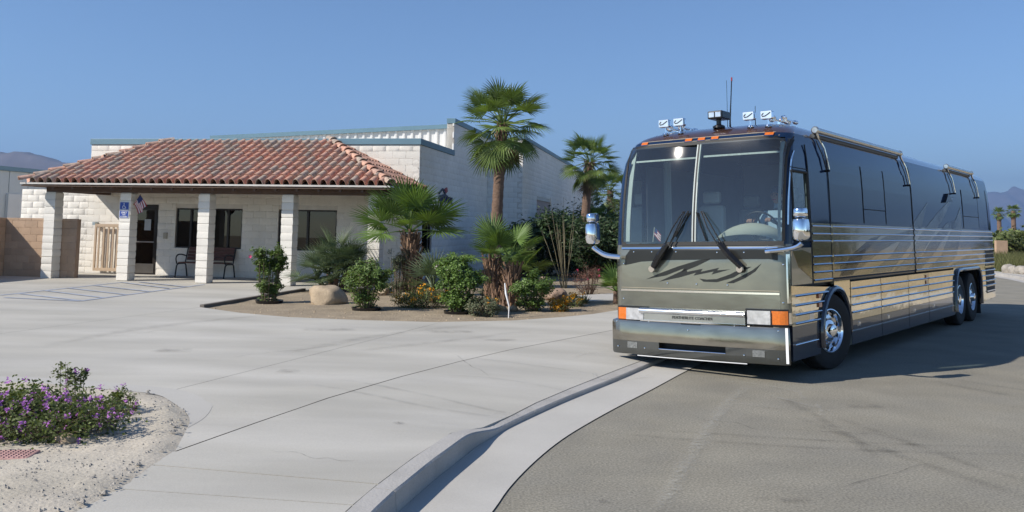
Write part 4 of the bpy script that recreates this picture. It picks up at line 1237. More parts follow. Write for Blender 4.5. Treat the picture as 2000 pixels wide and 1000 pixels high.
def trunk_obj(parent, H, r0, r1, lean=(0, 0), boots=0.0, seed=0, rings=True, name='trunk', base=(0, 0)):
    rn = random.Random(seed)
    n = max(8, int(H / 0.12)); pts = []; rad = []
    for i in range(n + 1):
        t = i / n
        pts.append((base[0] + lean[0] * t * t, base[1] + lean[1] * t * t, -0.08 + (H + 0.08) * t))
        rad.append((r0 + (r1 - r0) * t) * (1 + (0.05 if i % 2 else -0.03) * (1 if rings else 0)) * (1.25 if i == 0 else 1) * rn.uniform(0.97, 1.03))
    o = MB().tube(pts, rad, 12).build(name, M['trunk'], parent, smooth=True, angle=60)
    if boots > 0:
        mb = MB()
        nb = int(H * boots / 0.007)
        for i in range(nb):
            t = 1 - boots + boots * i / nb; a = i * 2.39996 + rn.uniform(-0.2, 0.2); z = H * t
            r_ = r0 + (r1 - r0) * t; c = Vector((base[0] + lean[0] * t * t, base[1] + lean[1] * t * t, z))
            d = Vector((math.cos(a), math.sin(a), 0)); s_ = Vector((-math.sin(a), math.cos(a), 0))
            w = rn.uniform(0.016, 0.036) * (r0 / 0.17); l = rn.uniform(0.08, 0.2) * (r0 / 0.17); out = rn.uniform(0.02, 0.085) * (r0 / 0.17); s_ = (s_ + Vector((0, 0, rn.uniform(-0.5, 0.5)))).normalized()
            p = c + d * r_ * 0.92
            mb.add([p - s_ * w - Vector((0, 0, l * 0.4)), p + s_ * w - Vector((0, 0, l * 0.4)), p + d * out + s_ * w * 0.6 + Vector((0, 0, l * 0.6)), p + d * out - s_ * w * 0.6 + Vector((0, 0, l * 0.6)),
                    p + d * 0.02 - Vector((0, 0, l * 0.45)), p + d * (out + 0.02) + Vector((0, 0, l * 0.55))],
                   [(0, 4, 5, 3), (4, 1, 2, 5), (0, 3, 2, 1)])
        mb.build('boots', M['boots'], o, fixn=False, kind='stuff')
    return o
def crown(parent, pos, n, leaves, e0, e1, sc=1.0, seed=0, spin=2.39996, dead=0, deadset=None, rad=0.06, facing=None):
    rn = random.Random(seed)
    for i in range(n):
        t = (i + 0.5) / n
        el = R(e0 + (e1 - e0) * t + rn.uniform(-9, 9)); az = i * spin + rn.uniform(-0.25, 0.25)
        o = link('leaf', leaves[rn.randrange(len(leaves))], None, parent)
        aim(o, Vector(pos) + Vector((math.cos(az) * rad, math.sin(az) * rad, 0.04 - 0.14 * t)), az, el, rn.uniform(-0.35, 0.35), sc * rn.uniform(0.88, 1.08) * (0.72 if t < 0.12 else 1))
    for i in range(dead):
        az = i * 2.39996 + 1.0; el = R(rn.uniform(-86, -66))
        o = link('dead_leaf', deadset[rn.randrange(len(deadset))], None, parent)
        aim(o, Vector(pos) + Vector((math.cos(az) * 0.12, math.sin(az) * 0.12, -0.22 - 0.4 * rn.random())), az, el, rn.uniform(-0.5, 0.5), sc * rn.uniform(0.75, 0.95))
def plant(name, px, py, label, cat, group=None, depth=None, dz=0.0):
    if depth is None: p = G(px, py)
    else: p = at_depth(px, py, depth)
    z = zs(p.x, p.y) - 0.03
    e = empty(name, (p.x, p.y, z + dz), label, cat, group=group)
    return e, p.y / FPX                     # metres per photograph pixel there
wash = leafset('wash', M['palmleaf'], pet=0.72, Rb=0.62, nseg=28, spread=118, dr=0.15, fused=0.50, cup=0.10)
young = leafset('young', M['palmyoung'], pet=0.62, Rb=0.70, nseg=34, spread=125, dr=0.10, fused=0.55, cup=0.10)
grey = leafset('grey', M['palmgrey'], pet=0.30, Rb=0.36, nseg=20, spread=105, dr=0.10, fused=0.30, cup=0.18, w0=0.9)
small = leafset('small', M['palmyoung'], pet=0.32, Rb=0.42, nseg=22, spread=105, dr=0.12, fused=0.45, cup=0.15)
deadl = leafset('dead', M['deadleaf'], pet=0.40, Rb=0.62, nseg=18, spread=70, dr=0.4, fused=0.4, cup=0.3)

# young fan palm in front of the porch corner
e, s_ = plant('fan_palm', 806, 577, 'stout young fan palm with broad green leaves by the porch corner', 'palm')
trunk_obj(e, 1.48, 0.23, 0.155, (-0.10, 0.0), boots=0.97, seed=1, rings=False)
# leaves placed to sit as in the photograph: big fans low left and right, uprights in the middle
for i, (az, el, rl, sc) in enumerate([(188, 6, 0.5, 1.15), (200, -16, -0.3, 1.05), (172, 34, 0.6, 1.1), (215, 28, 0.2, 1.05), (4, 18, -0.6, 1.15), (-14, -8, 0.2, 1.1), (20, 22, -0.5, 0.9), (-40, 12, -0.3, 1.0), (110, 62, 0, 1.0), (75, 55, -0.2, 1.0), (250, 58, 0.2, 1.1), (300, 48, -0.1, 1.05), (160, 75, 0, 0.9), (330, 70, 0.3, 0.95), (90, 20, 0, 1.0), (130, 30, 0.3, 1.0), (270, 12, 0.1, 0.7)]):
    o = link('leaf', young[i % 3], None, e); aim(o, (-0.10, 0, 1.52), R(az), R(min(el + 10, 82)), rl, sc * 1.02)
for i in range(5):
    o = link('dead_leaf', deadl[i % 3], None, e); aim(o, (-0.10, 0, 1.40), i * 2.4, R(-62 - 12 * (i % 3)), 0.3, 0.32)
# tall palm by the side wall
tp = at_depth(972, 240, 24.6)
base = Vector((tp.x, tp.y, zs(tp.x, tp.y) - 0.05))
e = empty('fan_palm', base, 'tallest fan palm with a shaggy crown standing before the shaded side wall', 'palm')
H = tp.z - base.z - 0.05
trunk_obj(e, H, 0.18, 0.125, (0.14, 0.0), boots=0.10, seed=2)
crown(e, (0.14, 0, H + 0.05), 46, wash, 88, -74, 1.08, seed=5, dead=9, deadset=deadl, rad=0.07)
# second tall palm further back
tp = at_depth(1152, 318, 35.0)
base = Vector((tp.x - 0.2, tp.y, zs(tp.x, tp.y) - 0.05))
e = empty('fan_palm', base, 'medium tall fan palm near the far end of the side wall', 'palm')
H = tp.z - base.z
trunk_obj(e, H, 0.20, 0.14, (0.2, 0.0), boots=0.10, seed=3)
crown(e, (0.2, 0, H + 0.05), 34, wash, 86, -70, 1.0, seed=9, dead=5, deadset=deadl)
# two darker palms behind, beside the coach
for q, (px, py, dp, sd, lb) in enumerate(((1192, 372, 44.0, 11, 'dark fan palm just left of the coach roof, behind white blossom'), (1166, 440, 38.0, 12, 'low dark fan palm behind the chrome mirror of the coach'))):
    tp = at_depth(px, py, dp); base = Vector((tp.x, tp.y, zs(tp.x, tp.y) - 0.05))
    e = empty('fan_palm', base, lb, 'palm')
    H = max(tp.z - base.z, 0.5); trunk_obj(e, H, 0.2, 0.15, (0, 0), seed=sd)
    crown(e, (0, 0, H), 26, wash, 84, -45, 0.95 - 0.1 * q, seed=sd, dead=6, deadset=deadl)
# twin-stemmed shorter palm
e, s_ = plant('fan_palm', 982, 596, 'short twin-trunked fan palm with ragged brown trunks behind the white stake', 'palm')
for (bx_, by_, h_, ln_, sd, rr) in ((-0.16, 0.1, 1.02, (-0.12, 0), 21, 0.19), (0.14, -0.05, 0.88, (0.06, 0), 22, 0.20)):
    trunk_obj(e, h_, rr, rr * 0.8, ln_, boots=0.97, seed=sd, rings=False, base=(bx_, by_))
for i, (az, el, rl, sc) in enumerate([(180, 22, 0.4, 1.0), (195, 2, -0.2, 0.9), (150, 58, 0.2, 1.1), (100, 78, 0, 1.1), (10, 35, -0.4, 0.95), (-10, 10, 0.2, 0.9), (40, 62, 0, 1.0), (300, 55, 0, 0.9), (230, 48, 0.3, 1.0), (260, 24, 0, 0.7), (330, 20, 0, 0.75), (60, 20, 0, 0.8)]):
    o = link('leaf', young[(i + 1) % 3], None, e); aim(o, (-0.24 if i % 2 else 0.12, 0, 1.0), R(az), R(el), rl, sc * 0.74)
for i in range(8):
    o = link('dead_leaf', deadl[i % 3], None, e); aim(o, (0.05, 0, 0.8), i * 2.4, R(-50 - 12 * (i % 3)), 0.3, 0.30)
# clumping grey fan palm
e, s_ = plant('clump_palm', 655, 568, 'grey-green clumping fan palm with many stems behind the tan boulder', 'palm')
rn = random.Random(4)
for k, (dx, dy, h_) in enumerate(((0, 0, 0.78), (-0.22, 0.1, 0.5), (0.25, 0.05, 0.55), (0.05, -0.2, 0.35), (-0.45, 0.0, 0.30), (0.42, 0.1, 0.35))):
    st_ = MB().tube([(dx * 0.3, dy * 0.3, -0.05), (dx, dy, h_)], [0.07, 0.05], 8); st_.build('trunk', M['trunk'], e, smooth=True)
    n = 22 if k == 0 else 13
    for i in range(n):
        o = link('leaf', grey[rn.randrange(3)], None, e); aim(o, (dx, dy, h_), i * 2.4 + k, R(rn.uniform(-15, 80)), rn.uniform(-0.4, 0.4), rn.uniform(0.85, 1.15) * 1.4)
for (px, py, lb, mt, n, sc) in ((846, 590, 'small pale fan palm half hidden behind the bright round shrub', grey, 16, 1.5), (1203, 592, 'small spiky fan palm beside the front corner of the coach', small, 12, 0.9), (1012, 560, 'low dark fan palm in the shade of the side wall', wash, 14, 0.8)):
    e, s_ = plant('small_palm', px, py, lb, 'palm')
    MB().tube([(0, 0, -0.05), (0, 0, 0.3)], [0.07, 0.06], 8).build('trunk', M['trunk'], e)
    for i in range(n):
        o = link('leaf', mt[rn.randrange(3)], None, e); aim(o, (0, 0, 0.28), i * 2.4, R(rn.uniform(15, 85)), rn.uniform(-0.4, 0.4), rn.uniform(0.85, 1.1) * sc)

def leaf_cloud(n, centre_fn, size, mat, name, parent, seed, asp=0.55, kind='stuff'):
    """many small folded leaves; centre_fn(rng) gives position and outward normal"""
    rn = np.random.RandomState(seed)
    V = np.zeros((n * 4, 3)); 
    for i in range(n):
        p, nrm = centre_fn(rn)
        a = rn.uniform(0, 2 * PI); tilt = rn.normal(0, 0.55, 3)
        d = np.array([math.cos(a), math.sin(a), rn.uniform(-0.6, 0.5)]); d /= np.linalg.norm(d)
        nn = np.array(nrm) * 0.8 + tilt + np.array([0, 0, 0.45]); nn /= (np.linalg.norm(nn) + 1e-9)
        s_ = np.cross(nn, d); s_ /= (np.linalg.norm(s_) + 1e-9); d = np.cross(s_, nn)
        l = size * rn.uniform(0.7, 1.3); w = l * asp
        V[i * 4] = p - d * l * 0.5; V[i * 4 + 1] = p + s_ * w * 0.5 + nn * w * 0.12; V[i * 4 + 2] = p + d * l * 0.5; V[i * 4 + 3] = p - s_ * w * 0.5 + nn * w * 0.12
    me = bpy.data.meshes.new(name)
    F = np.arange(n * 4).reshape(n, 4)
    me.from_pydata(V.tolist(), [], F.tolist())
    return link(name, me, mat, parent, kind=kind)
def bush(name, px, py, label, cat, H, Wd, mat, nleaf, size, stems=9, seed=0, shape='round', flowers=None, group=None, depth=None, stem_mat=None, asp=0.55, dens=0.6, world=None, Dp=None):
    sth = 1.0 if name not in ('lantana', 'lantana_sprig') else 0.45
    if world is not None:
        e = empty(name, world, label, cat, group=group)
    else: e, _ = plant(name, px, py, label, cat, group, depth)
    rn = random.Random(seed); Dp = Dp or Wd
    # a skeleton of branches; leaves gather round the outer half of each
    tips = []; mb = MB()
    for i in range(stems):
        a = rn.uniform(0, 2 * PI); rr = math.sqrt(rn.uniform(0, 1))
        if shape == 'upright': top = Vector((math.cos(a) * rr * Wd * 0.40, math.sin(a) * rr * Dp * 0.40, H * rn.uniform(0.72, 1.0)))
        elif shape == 'mound': top = Vector((math.cos(a) * rr * Wd * 0.46, math.sin(a) * rr * Dp * 0.46, H * (1 - 0.55 * rr ** 2) * rn.uniform(0.65, 1.0)))
        else: top = Vector((math.cos(a) * rr * Wd * 0.45, math.sin(a) * rr * Dp * 0.45, H * (1 - 0.35 * rr ** 2) * rn.uniform(0.75, 1.0)))
        fb_ = 0.07 if shape == 'round' else 0.20
        b0 = Vector((math.cos(a) * Wd * fb_ * (0.4 + 0.6 * rr), math.sin(a) * Dp * fb_ * (0.4 + 0.6 * rr), -0.04))
        if shape == 'mound': b0 = Vector((top.x * 0.5, top.y * 0.5, -0.04))
        md = b0.lerp(top, 0.5) + Vector((rn.uniform(-1, 1), rn.uniform(-1, 1), 0)) * Wd * 0.06 + Vector((top.x - b0.x, top.y - b0.y, 0)) * 0.12
        mb.tube([b0, md, top], [0.012 * sth, 0.008 * sth, 0.003 * sth], 5)
        tips.append((b0, md, top))
        for k in range(4):
            t = rn.uniform(0.25, 0.9); q = md.lerp(top, t) if t > 0.4 else b0.lerp(md, 0.3 + t)
            a2 = rn.uniform(0, 2 * PI); l = Wd * rn.uniform(0.12, 0.26)
            tp_ = q + Vector((math.cos(a2) * l, math.sin(a2) * l * Dp / Wd, l * rn.uniform(-0.1, 0.6)))
            if tp_.z > H: tp_.z = H
            mb.tube([q, tp_], [0.005 * sth, 0.002 * sth], 4); tips.append((q, q.lerp(tp_, 0.5), tp_))
    mb.build('stems', stem_mat or M['stem'], e)
    def cf(r_):
        b0, md, top = tips[r_.randint(len(tips))]
        t = r_.beta(1.25, 0.95) if shape == 'upright' else (r_.beta(1.6, 1.0) if shape == 'round' else r_.beta(2.2, 1.1))
        p = b0.lerp(md, t * 2) if t < 0.5 else md.lerp(top, t * 2 - 1)
        o = r_.normal(0, 1, 3) * Wd * 0.045 * dens / 0.6
        pp = np.array(p) + o; pp[2] = max(pp[2], 0.02)
        nr_ = np.array([p.x, p.y, 0.25 * H]); nr_ /= (np.linalg.norm(nr_) + 1e-6)
        return pp, nr_
    leaf_cloud(nleaf, cf, size, mat, 'foliage', e, seed + 100, asp)
    if flowers:
        fm, nf, fs = flowers
        pts = []
        rnf = np.random.RandomState(seed + 7)
        cand = []
        for _ in range(nf * 6):
            p, nr_ = cf(rnf); cand.append((p[2] * 0.8 - p[1] * 0.6 + 0.5 * math.hypot(p[0], p[1]), p))
        cand.sort(key=lambda c: -c[0])
        cl = [c[1] for c in cand[:nf * 3]]; rnf.shuffle(cl); cl = cl[:nf]
        def ff(r_):
            p = cl[r_.randint(len(cl))] + r_.normal(0, 1, 3) * fs * 0.55 + np.array([0, -0.01, 0.015]); return p, np.array([0, -0.5, 0.8])
        leaf_cloud(nf * 14, ff, fs, fm, 'blossom', e, seed + 300, 0.8)
    return e
# potted-in shrubs with their watering basins
def basin(e, r_, dy=0.0):
    t = empty('watering_ring', e.location + Vector((0, dy, 0.02)), None, 'planter ring')
    MB().lathe([(r_, -0.02), (r_ + 0.02, 0.055), (r_ - 0.01, 0.05), (r_ - 0.03, 0.0)], 28, Matrix.Translation((0, 0, 0))).build('rim', M['blackgloss'], t, smooth=True)
    MB().lathe([(r_ - 0.02, 0.025), (0, 0.028)], 28).build('soil_fill', M['soil'], t)
    return t
b1 = bush('hibiscus_bush', 526, 590, 'upright leafy shrub with one pink flower, leftmost in the planter', 'shrub', 1.24, 0.66, M['leafgreen'], 7500, 0.058, 22, 1, 'upright')
t = basin(b1, 0.27); t['label'] = 'black plastic ring around the foot of the leftmost shrub'
fp = LF(489, 502, -4.0); pt = at_depth(489, 501, b1.location.y - 0.1)
fo = MB()
for k in range(5):
    a = k * 2 * PI / 5; fo.add([(0, 0, 0), (0.05 * math.cos(a - 0.5), -0.02, 0.05 * math.sin(a - 0.5)), (0.075 * math.cos(a), -0.03, 0.075 * math.sin(a)), (0.05 * math.cos(a + 0.5), -0.02, 0.05 * math.sin(a + 0.5))], [(0, 1, 2, 3)])
fo = fo.build('flower', M['petalpink'], b1); fo.location = pt - b1.location; fo.scale = (0.55, 0.55, 0.55)
b2 = bush('hibiscus_bush', 716, 604, 'loose open shrub in a black ring just right of the boulder', 'shrub', 1.12, 0.95, M['leafgreen'], 6500, 0.056, 20, 2, 'round')
t = basin(b2, 0.28); t['label'] = 'black plastic ring around the loose shrub right of the boulder'
b3 = bush('hibiscus_bush', 893, 611, 'dense bright round-leaved shrub in the middle of the planter', 'shrub', 1.28, 0.92, M['leafbright'], 11500, 0.058, 26, 3, 'round', flowers=(M['petalwhite'], 3, 0.05))
t = basin(b3, 0.25); t['label'] = 'black plastic ring mostly hidden under the dense bright shrub'
bush('hibiscus_bush', 1040, 606, 'bright shrub right of the white stake, before the brown boulders', 'shrub', 0.86, 0.86, M['leafbright'], 5500, 0.054, 18, 4, 'round')
bush('lantana', 825, 600, 'low spreading shrub with yellow flowers left of the dense bright shrub', 'shrub', 0.44, 1.2, M['leafolive'], 5500, 0.034, 34, 5, 'mound', flowers=(M['petalyellow'], 46, 0.028), Dp=0.8)
bush('lantana', 1092, 606, 'small mound crowded with yellow flowers near the coach', 'shrub', 0.33, 0.52, M['leafolive'], 1000, 0.035, 18, 6, 'mound', flowers=(M['petalyellow'], 70, 0.030))
bush('lantana', 1122, 597, 'dark small mound with few yellow flowers behind the crowded one', 'shrub', 0.33, 0.50, M['leafolive'], 1100, 0.035, 18, 7, 'mound', flowers=(M['petalyellow'], 26, 0.026))
bush('grey_shrub', 945, 616, 'low grey-green shrub between the bright shrub and the white stake', 'shrub', 0.50, 0.66, M['leafgrey'], 2600, 0.04, 18, 8, 'mound', flowers=(M['petalyellow'], 6, 0.025))
bush('grey_shrub', 960, 590, 'dark shrub behind the grey-green one, against the palm trunks', 'shrub', 0.62, 0.62, M['leafdark'], 1200, 0.05, 14, 18, 'mound')
bush('wispy_shrub', 777, 578, 'tall wispy dark shrub against the porch end, left of the stout palm', 'shrub', 1.15, 0.55, M['leafgrey'], 3000, 0.05, 20, 9, 'upright', asp=0.35)
bush('red_shrub', 1150, 575, 'thin reddish shrub in front of the dark hedge', 'shrub', 0.82, 0.95, M['redleaf'], 1500, 0.045, 22, 10, 'round', flowers=(M['petalpink'], 4, 0.022), asp=0.35)
bush('low_shrub', 760, 572, 'little dry shrub at the foot of the porch end post', 'shrub', 0.3, 0.5, M['leafolive'], 500, 0.04, 10, 19, 'mound')
bush('low_shrub', 868, 585, 'low yellow-flecked shrub behind the stout palm trunk', 'shrub', 0.36, 0.6, M['leafolive'], 900, 0.035, 14, 20, 'mound', flowers=(M['petalyellow'], 10, 0.03))
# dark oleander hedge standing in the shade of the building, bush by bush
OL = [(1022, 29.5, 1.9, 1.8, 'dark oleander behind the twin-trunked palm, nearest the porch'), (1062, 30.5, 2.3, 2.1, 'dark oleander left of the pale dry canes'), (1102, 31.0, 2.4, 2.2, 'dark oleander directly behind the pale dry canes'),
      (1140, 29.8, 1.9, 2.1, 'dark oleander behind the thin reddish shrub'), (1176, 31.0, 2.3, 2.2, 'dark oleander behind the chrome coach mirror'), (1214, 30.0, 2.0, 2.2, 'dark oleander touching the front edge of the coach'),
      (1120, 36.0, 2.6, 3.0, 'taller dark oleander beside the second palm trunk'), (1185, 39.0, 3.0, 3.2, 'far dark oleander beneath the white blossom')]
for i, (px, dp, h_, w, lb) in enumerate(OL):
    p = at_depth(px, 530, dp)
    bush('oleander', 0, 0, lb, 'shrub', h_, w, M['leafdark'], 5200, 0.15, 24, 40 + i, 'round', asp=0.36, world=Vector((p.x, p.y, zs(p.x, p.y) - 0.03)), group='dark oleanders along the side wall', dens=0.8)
# white-blossomed tree behind, beside the coach roof
tp = at_depth(1206, 400, 40.0)
bush('oleander', 0, 0, 'tall oleander with white blossom at the coach roof edge', 'shrub', tp.z + 0.6, 3.2, M['leafolive'], 3500, 0.16, 26, 60, 'round', flowers=(M['petalwhite'], 30, 0.12), asp=0.35, world=Vector((tp.x + 0.8, tp.y, 0.28)))
# pale dry canes (ocotillo)
e, s_ = plant('ocotillo', 1102, 562, 'cluster of tall pale dry canes before the dark hedge', 'cactus')
rn = random.Random(8)
for i in range(17):
    a = rn.uniform(0, 2 * PI); sp__ = rn.uniform(0.1, 0.55); h_ = rn.uniform(1.5, 2.5)
    pts = [(math.cos(a) * 0.06, math.sin(a) * 0.06, -0.04)] + [(math.cos(a) * (0.06 + sp__ * t) + rn.uniform(-0.02, 0.02) - 0.25 * t, math.sin(a) * (0.06 + sp__ * t), h_ * t) for t in (0.25, 0.5, 0.75, 1.0)]
    MB().tube(pts, [0.011, 0.009, 0.008, 0.007, 0.004], 6).build('cane', pm('ocotillo_cane', (0.19, 0.165, 0.10), 0.9, var=0.3, vsc=10) if 'ocotillo_cane' not in bpy.data.materials else bpy.data.materials['ocotillo_cane'], e, smooth=True)
# agave
e, s_ = plant('agave', 1142, 592, 'little grey agave with pointed leaves beside the walkway', 'agave')
for i in range(14):
    a = i * 2.39996; el = R(75 - 55 * i / 14); l = 0.26
    d = Vector((math.cos(a) * math.cos(el), math.sin(a) * math.cos(el), math.sin(el))); s2 = Vector((-math.sin(a), math.cos(a), 0)); n_ = d.cross(s2)
    MB().add([d * 0.02 - s2 * 0.02, d * 0.02 + s2 * 0.02, d * l * 0.5 - s2 * 0.022 - n_ * 0.0, d * l * 0.5 + s2 * 0.022, d * l, d * 0.02 + n_ * 0.012, d * l * 0.5 + n_ * 0.012], [(0, 5, 6, 2), (5, 1, 3, 6), (2, 6, 4), (6, 3, 4)]).build('leaf', M['leafgrey'], e)
# boulders and stones
def rock(name, px, py, w, h_, d, label, mat, seed, cat='boulder', group=None, lift=0.0, z=None):
    p = G(px, py) if z is None else G(px, py, z)
    bm = bmesh.new(); bmesh.ops.create_icosphere(bm, subdivisions=3, radius=1)
    for v in bm.verts:
        c = v.co.copy()
        n1 = mnoise.noise(c * 0.9 + Vector((seed * 7.1, 0, 0))) * 0.42 + mnoise.noise(c * 2.3 + Vector((0, seed * 3.3, 0))) * 0.16 + mnoise.noise(c * 6 + Vector((0, 0, seed))) * 0.04
        c = c * (1 + n1)
        for ax in (Vector((0.7, -0.5, 0.5)), Vector((-0.6, -0.7, 0.3)), Vector((0.1, -0.3, 0.95))):
            ax = ax.normalized(); q = c.dot(ax) - 0.80
            if q > 0: c -= ax * q * 0.75
        v.co = Vector((c.x * w / 2, c.y * d / 2, c.z * h_ * 0.62 + h_ * 0.33))
    me = bpy.data.meshes.new(name); bm.to_mesh(me); bm.free()
    me.polygons.foreach_set('use_smooth', [True] * len(me.polygons)); me.set_sharp_from_angle(angle=R(38))
    o = link(name, me, mat, None, label, cat, group)
    o.location = (p.x, p.y, (zs(p.x, p.y) if z is None else z) - 0.03 + lift); o.rotation_euler = (0, 0, seed)
    return o
M['rock'] = pm('tan_rock', (0.40, 0.31, 0.21), 0.9, var=0.25, vsc=5, bump=0.012, bsc=22, fine=0.15, fsc=50)
M['rockbrown'] = pm('brown_rock', (0.27, 0.19, 0.14), 0.9, var=0.25, vsc=5, bump=0.012, bsc=22, fine=0.15, fsc=50)
M['rockgrey'] = pm('grey_rock', (0.33, 0.30, 0.26), 0.9, var=0.25, vsc=8, bump=0.008, bsc=40)
rock('boulder', 641, 592, 0.74, 0.45, 0.58, 'large tan boulder lying between the two left shrubs', M['rock'], 0.4)
rock('boulder', 1063, 575, 0.62, 0.52, 0.5, 'grey-brown boulder half hidden behind the right-hand bright shrub', M['rockbrown'], 1.7)
rock('boulder', 1087, 586, 0.55, 0.32, 0.45, 'low reddish boulder behind the crowded yellow mound', M['rockbrown'], 2.9)
for i, (px, py, w, lb) in enumerate(((975, 606, 0.30, 'broken tan rock at the foot of the twin-trunked palm'), (1003, 606, 0.26, 'small tan rock just right of the white stake'), (745, 575, 0.42, 'flat tan rock by the porch end post'), (790, 582, 0.3, 'small rock at the foot of the stout palm'), (1142, 606, 0.10, 'pebble on bare soil near the yellow mounds'))):
    rock('rock', px, py, w, w * 0.55, w * 0.8, lb, M['rock'], 3.1 + i, 'rock')
# white stake
p = G(993, 620); q = at_depth(986, 553, p.y + 0.1)
stk = MB().tube([(0, 0, -0.1), (0.01, 0, 0.2), ((q.x - p.x) * 0.7, 0.05, (q.z - p.z) * 0.7), (q.x - p.x, q.y - p.y, q.z - p.z)], [0.012, 0.014, 0.022, 0.012], 6).build('stake', M['signwhite'], None, label='thin white stake leaning in the soil before the twin palm', cat='stake')
stk.location = p
# purple lantana in the near left bed
pc = G(45, 862)
lan = bush('lantana', 0, 0, 'spreading shrub full of purple flowers in the near left bed', 'shrub', 0.30, 1.75, M['leafolive'], 12000, 0.036, 90, 31, 'mound', flowers=(M['petalpurple'], 170, 0.023), world=Vector((pc.x - 0.14, pc.y + 0.24, 0.15)), Dp=1.0, dens=0.4)
bush('lantana_sprig', 0, 0, 'taller sprig rising at the back of the purple flowering shrub', 'shrub', 0.46, 0.30, M['leafolive'], 650, 0.034, 7, 33, 'upright', flowers=(M['petalpurple'], 5, 0.020), world=Vector((G(135, 806).x, G(135, 806).y, 0.16)))
bush('lantana_sprig', 0, 0, 'thin sprig at the right end of the purple flowering shrub', 'shrub', 0.27, 0.42, M['leafolive'], 900, 0.032, 10, 34, 'mound', flowers=(M['petalpurple'], 10, 0.02), world=Vector((G(222, 815).x, G(222, 815).y, 0.16)))
# stones and clods scattered over the sand
rn = random.Random(12)
for i, (px, py, w, lb) in enumerate(((177, 944, 0.105, 'pale rounded stone, largest on the near sand'), (128, 868, 0.16, 'brownish clod at the front edge of the purple shrub'), (210, 848, 0.14, 'dusty clod right of the purple shrub'))):
    rock('stone', px, py, w, w * 0.62, w * 0.8, lb, M['rockgrey'] if i != 1 else M['rock'], 5.5 + i, 'stone', lift=0.02)
cl = MB()
def blob(mb, c, r_, rn):
    v = []; 
    for (a, b) in ((0, 1), (0, 0), (60, 0), (120, 0), (180, 0), (240, 0), (300, 0)):
        if b: v.append((c.x, c.y, c.z + r_ * rn.uniform(0.4, 0.8)))
        else: k = r_ * rn.uniform(0.6, 1.3); v.append((c.x + k * math.cos(R(a)), c.y + k * math.sin(R(a)), c.z - r_ * 0.3))
    mb.add(v, [(0, 1, 2), (0, 2, 3), (0, 3, 4), (0, 4, 5), (0, 5, 6), (0, 6, 1)])
def inpoly(x, y, P):
    r_ = False
    for i in range(len(P)):
        a, b = P[i], P[i - 1]
        if (a[1] > y) != (b[1] > y) and x < (b[0] - a[0]) * (y - a[1]) / (b[1] - a[1]) + a[0]: r_ = not r_
    return r_
k = 0
while k < 900:
    px, py = rn.uniform(-60, 372), rn.uniform(765, 1005)
    p = G(px, py)
    if not inpoly(p.x, p.y, bedp): k += 0.2; continue
    near = px > 180 and py < 880
    r_ = rn.choice((0.006, 0.008, 0.01, 0.014)) * (1.7 if near and rn.random() < 0.35 else 1) * (1.8 if rn.random() < 0.05 else 1)
    p.z = bedz(p.x, p.y); blob(cl, p, r_, rn); k += 1
cl.build('bed_gravel', M['rockgrey'], None, kind='stuff', label='small stones and clods strewn over the near sand bed', cat='gravel', fixn=False)
cl = MB()
for k in range(700):
    p = G(rn.uniform(400, 1215), rn.uniform(572, 626))
    if not inpoly(p.x, p.y, plant_poly): continue
    p.z = plz(p.x, p.y); blob(cl, p, rn.choice((0.01, 0.015, 0.02, 0.03)), rn)
cl.build('planter_gravel', M['rock'], None, kind='stuff', label='small stones strewn over the planter soil', cat='gravel', fixn=False)
# pink ribbed paver at the left edge of the near bed
pv = empty('tactile_paver', G(10, 895), 'pink ribbed paver half buried in the near sand at the left edge', 'paver', rz=0.12)
M['pinkpaver'] = pm('pink_paver', (0.46, 0.27, 0.24), 0.9, var=0.2, vsc=14, fine=0.2, fsc=60)
MB().box(-0.7, 0.20, -0.13, 0.13, -0.02, 0.03).build('slab', M['pinkpaver'], pv, bevel=0.01)
for i in range(20):
    for j in range(5):
        MB().add([], [])
mb = MB()
for i in range(25):
    x = -0.68 + i * 0.0345
    for j in range(6):
        y = -0.118 + j * 0.04; mb.add([(x, y, 0.031), (x + 0.024, y, 0.031), (x + 0.024, y + 0.028, 0.031), (x, y + 0.028, 0.031), (x + 0.006, y + 0.007, 0.037), (x + 0.018, y + 0.007, 0.037), (x + 0.018, y + 0.021, 0.037), (x + 0.006, y + 0.021, 0.037)], [(4, 5, 6, 7), (0, 1, 5, 4), (1, 2, 6, 5), (2, 3, 7, 6), (3, 0, 4, 7)])
mb.build('studs', M['pinkpaver'], pv, kind='stuff')

# ------------------------------------------------------------------ motor coach (own frame: x across the front, y back, z up)
BY = 0.661
BUS0 = Vector((2.488, 12.159, 0.0))
bex = Vector((math.cos(BY), -math.sin(BY), 0)); bey = Vector((math.sin(BY), math.cos(BY), 0))
bus = empty('motor_coach', BUS0, 'long dark and beige motor coach with chrome trim, parked half across the drive', 'coach', rz=-BY)
# the body leans a little towards the gutter: near-side low
BUSM = Matrix.Translation(BUS0) @ Matrix.Rotation(-BY, 4, 'Z') @ Matrix.Translation((1.25, 0, 0)) @ Matrix.Rotation(R(-1.8), 4, 'Y') @ Matrix.Translation((-1.25, 0, 0))
bus.matrix_world = BUSM
BUSI = BUSM.inverted()
def CB(px, py, ly):
    d = BUSI.to_3x3() @ ray(px, py); c0 = BUSI @ Vector((0, 0, HC))
    q = c0 + d * ((ly - c0.y) / d.y); return (q.x, q.z)
def CS(px, py, lx=1.29):
    d = BUSI.to_3x3() @ ray(px, py); c0 = BUSI @ Vector((0, 0, HC))
    q = c0 + d * ((lx - c0.x) / d.x); return (q.y, q.z)
M['navy'] = pm('dark_coach_paint', (0.008, 0.022, 0.060), 0.07, var=0.1, vsc=2, spec=0.42)
M['maroon'] = pm('brown_roof_paint', (0.085, 0.045, 0.035), 0.22, metal=0.3, var=0.1, vsc=3, coat=1.0)
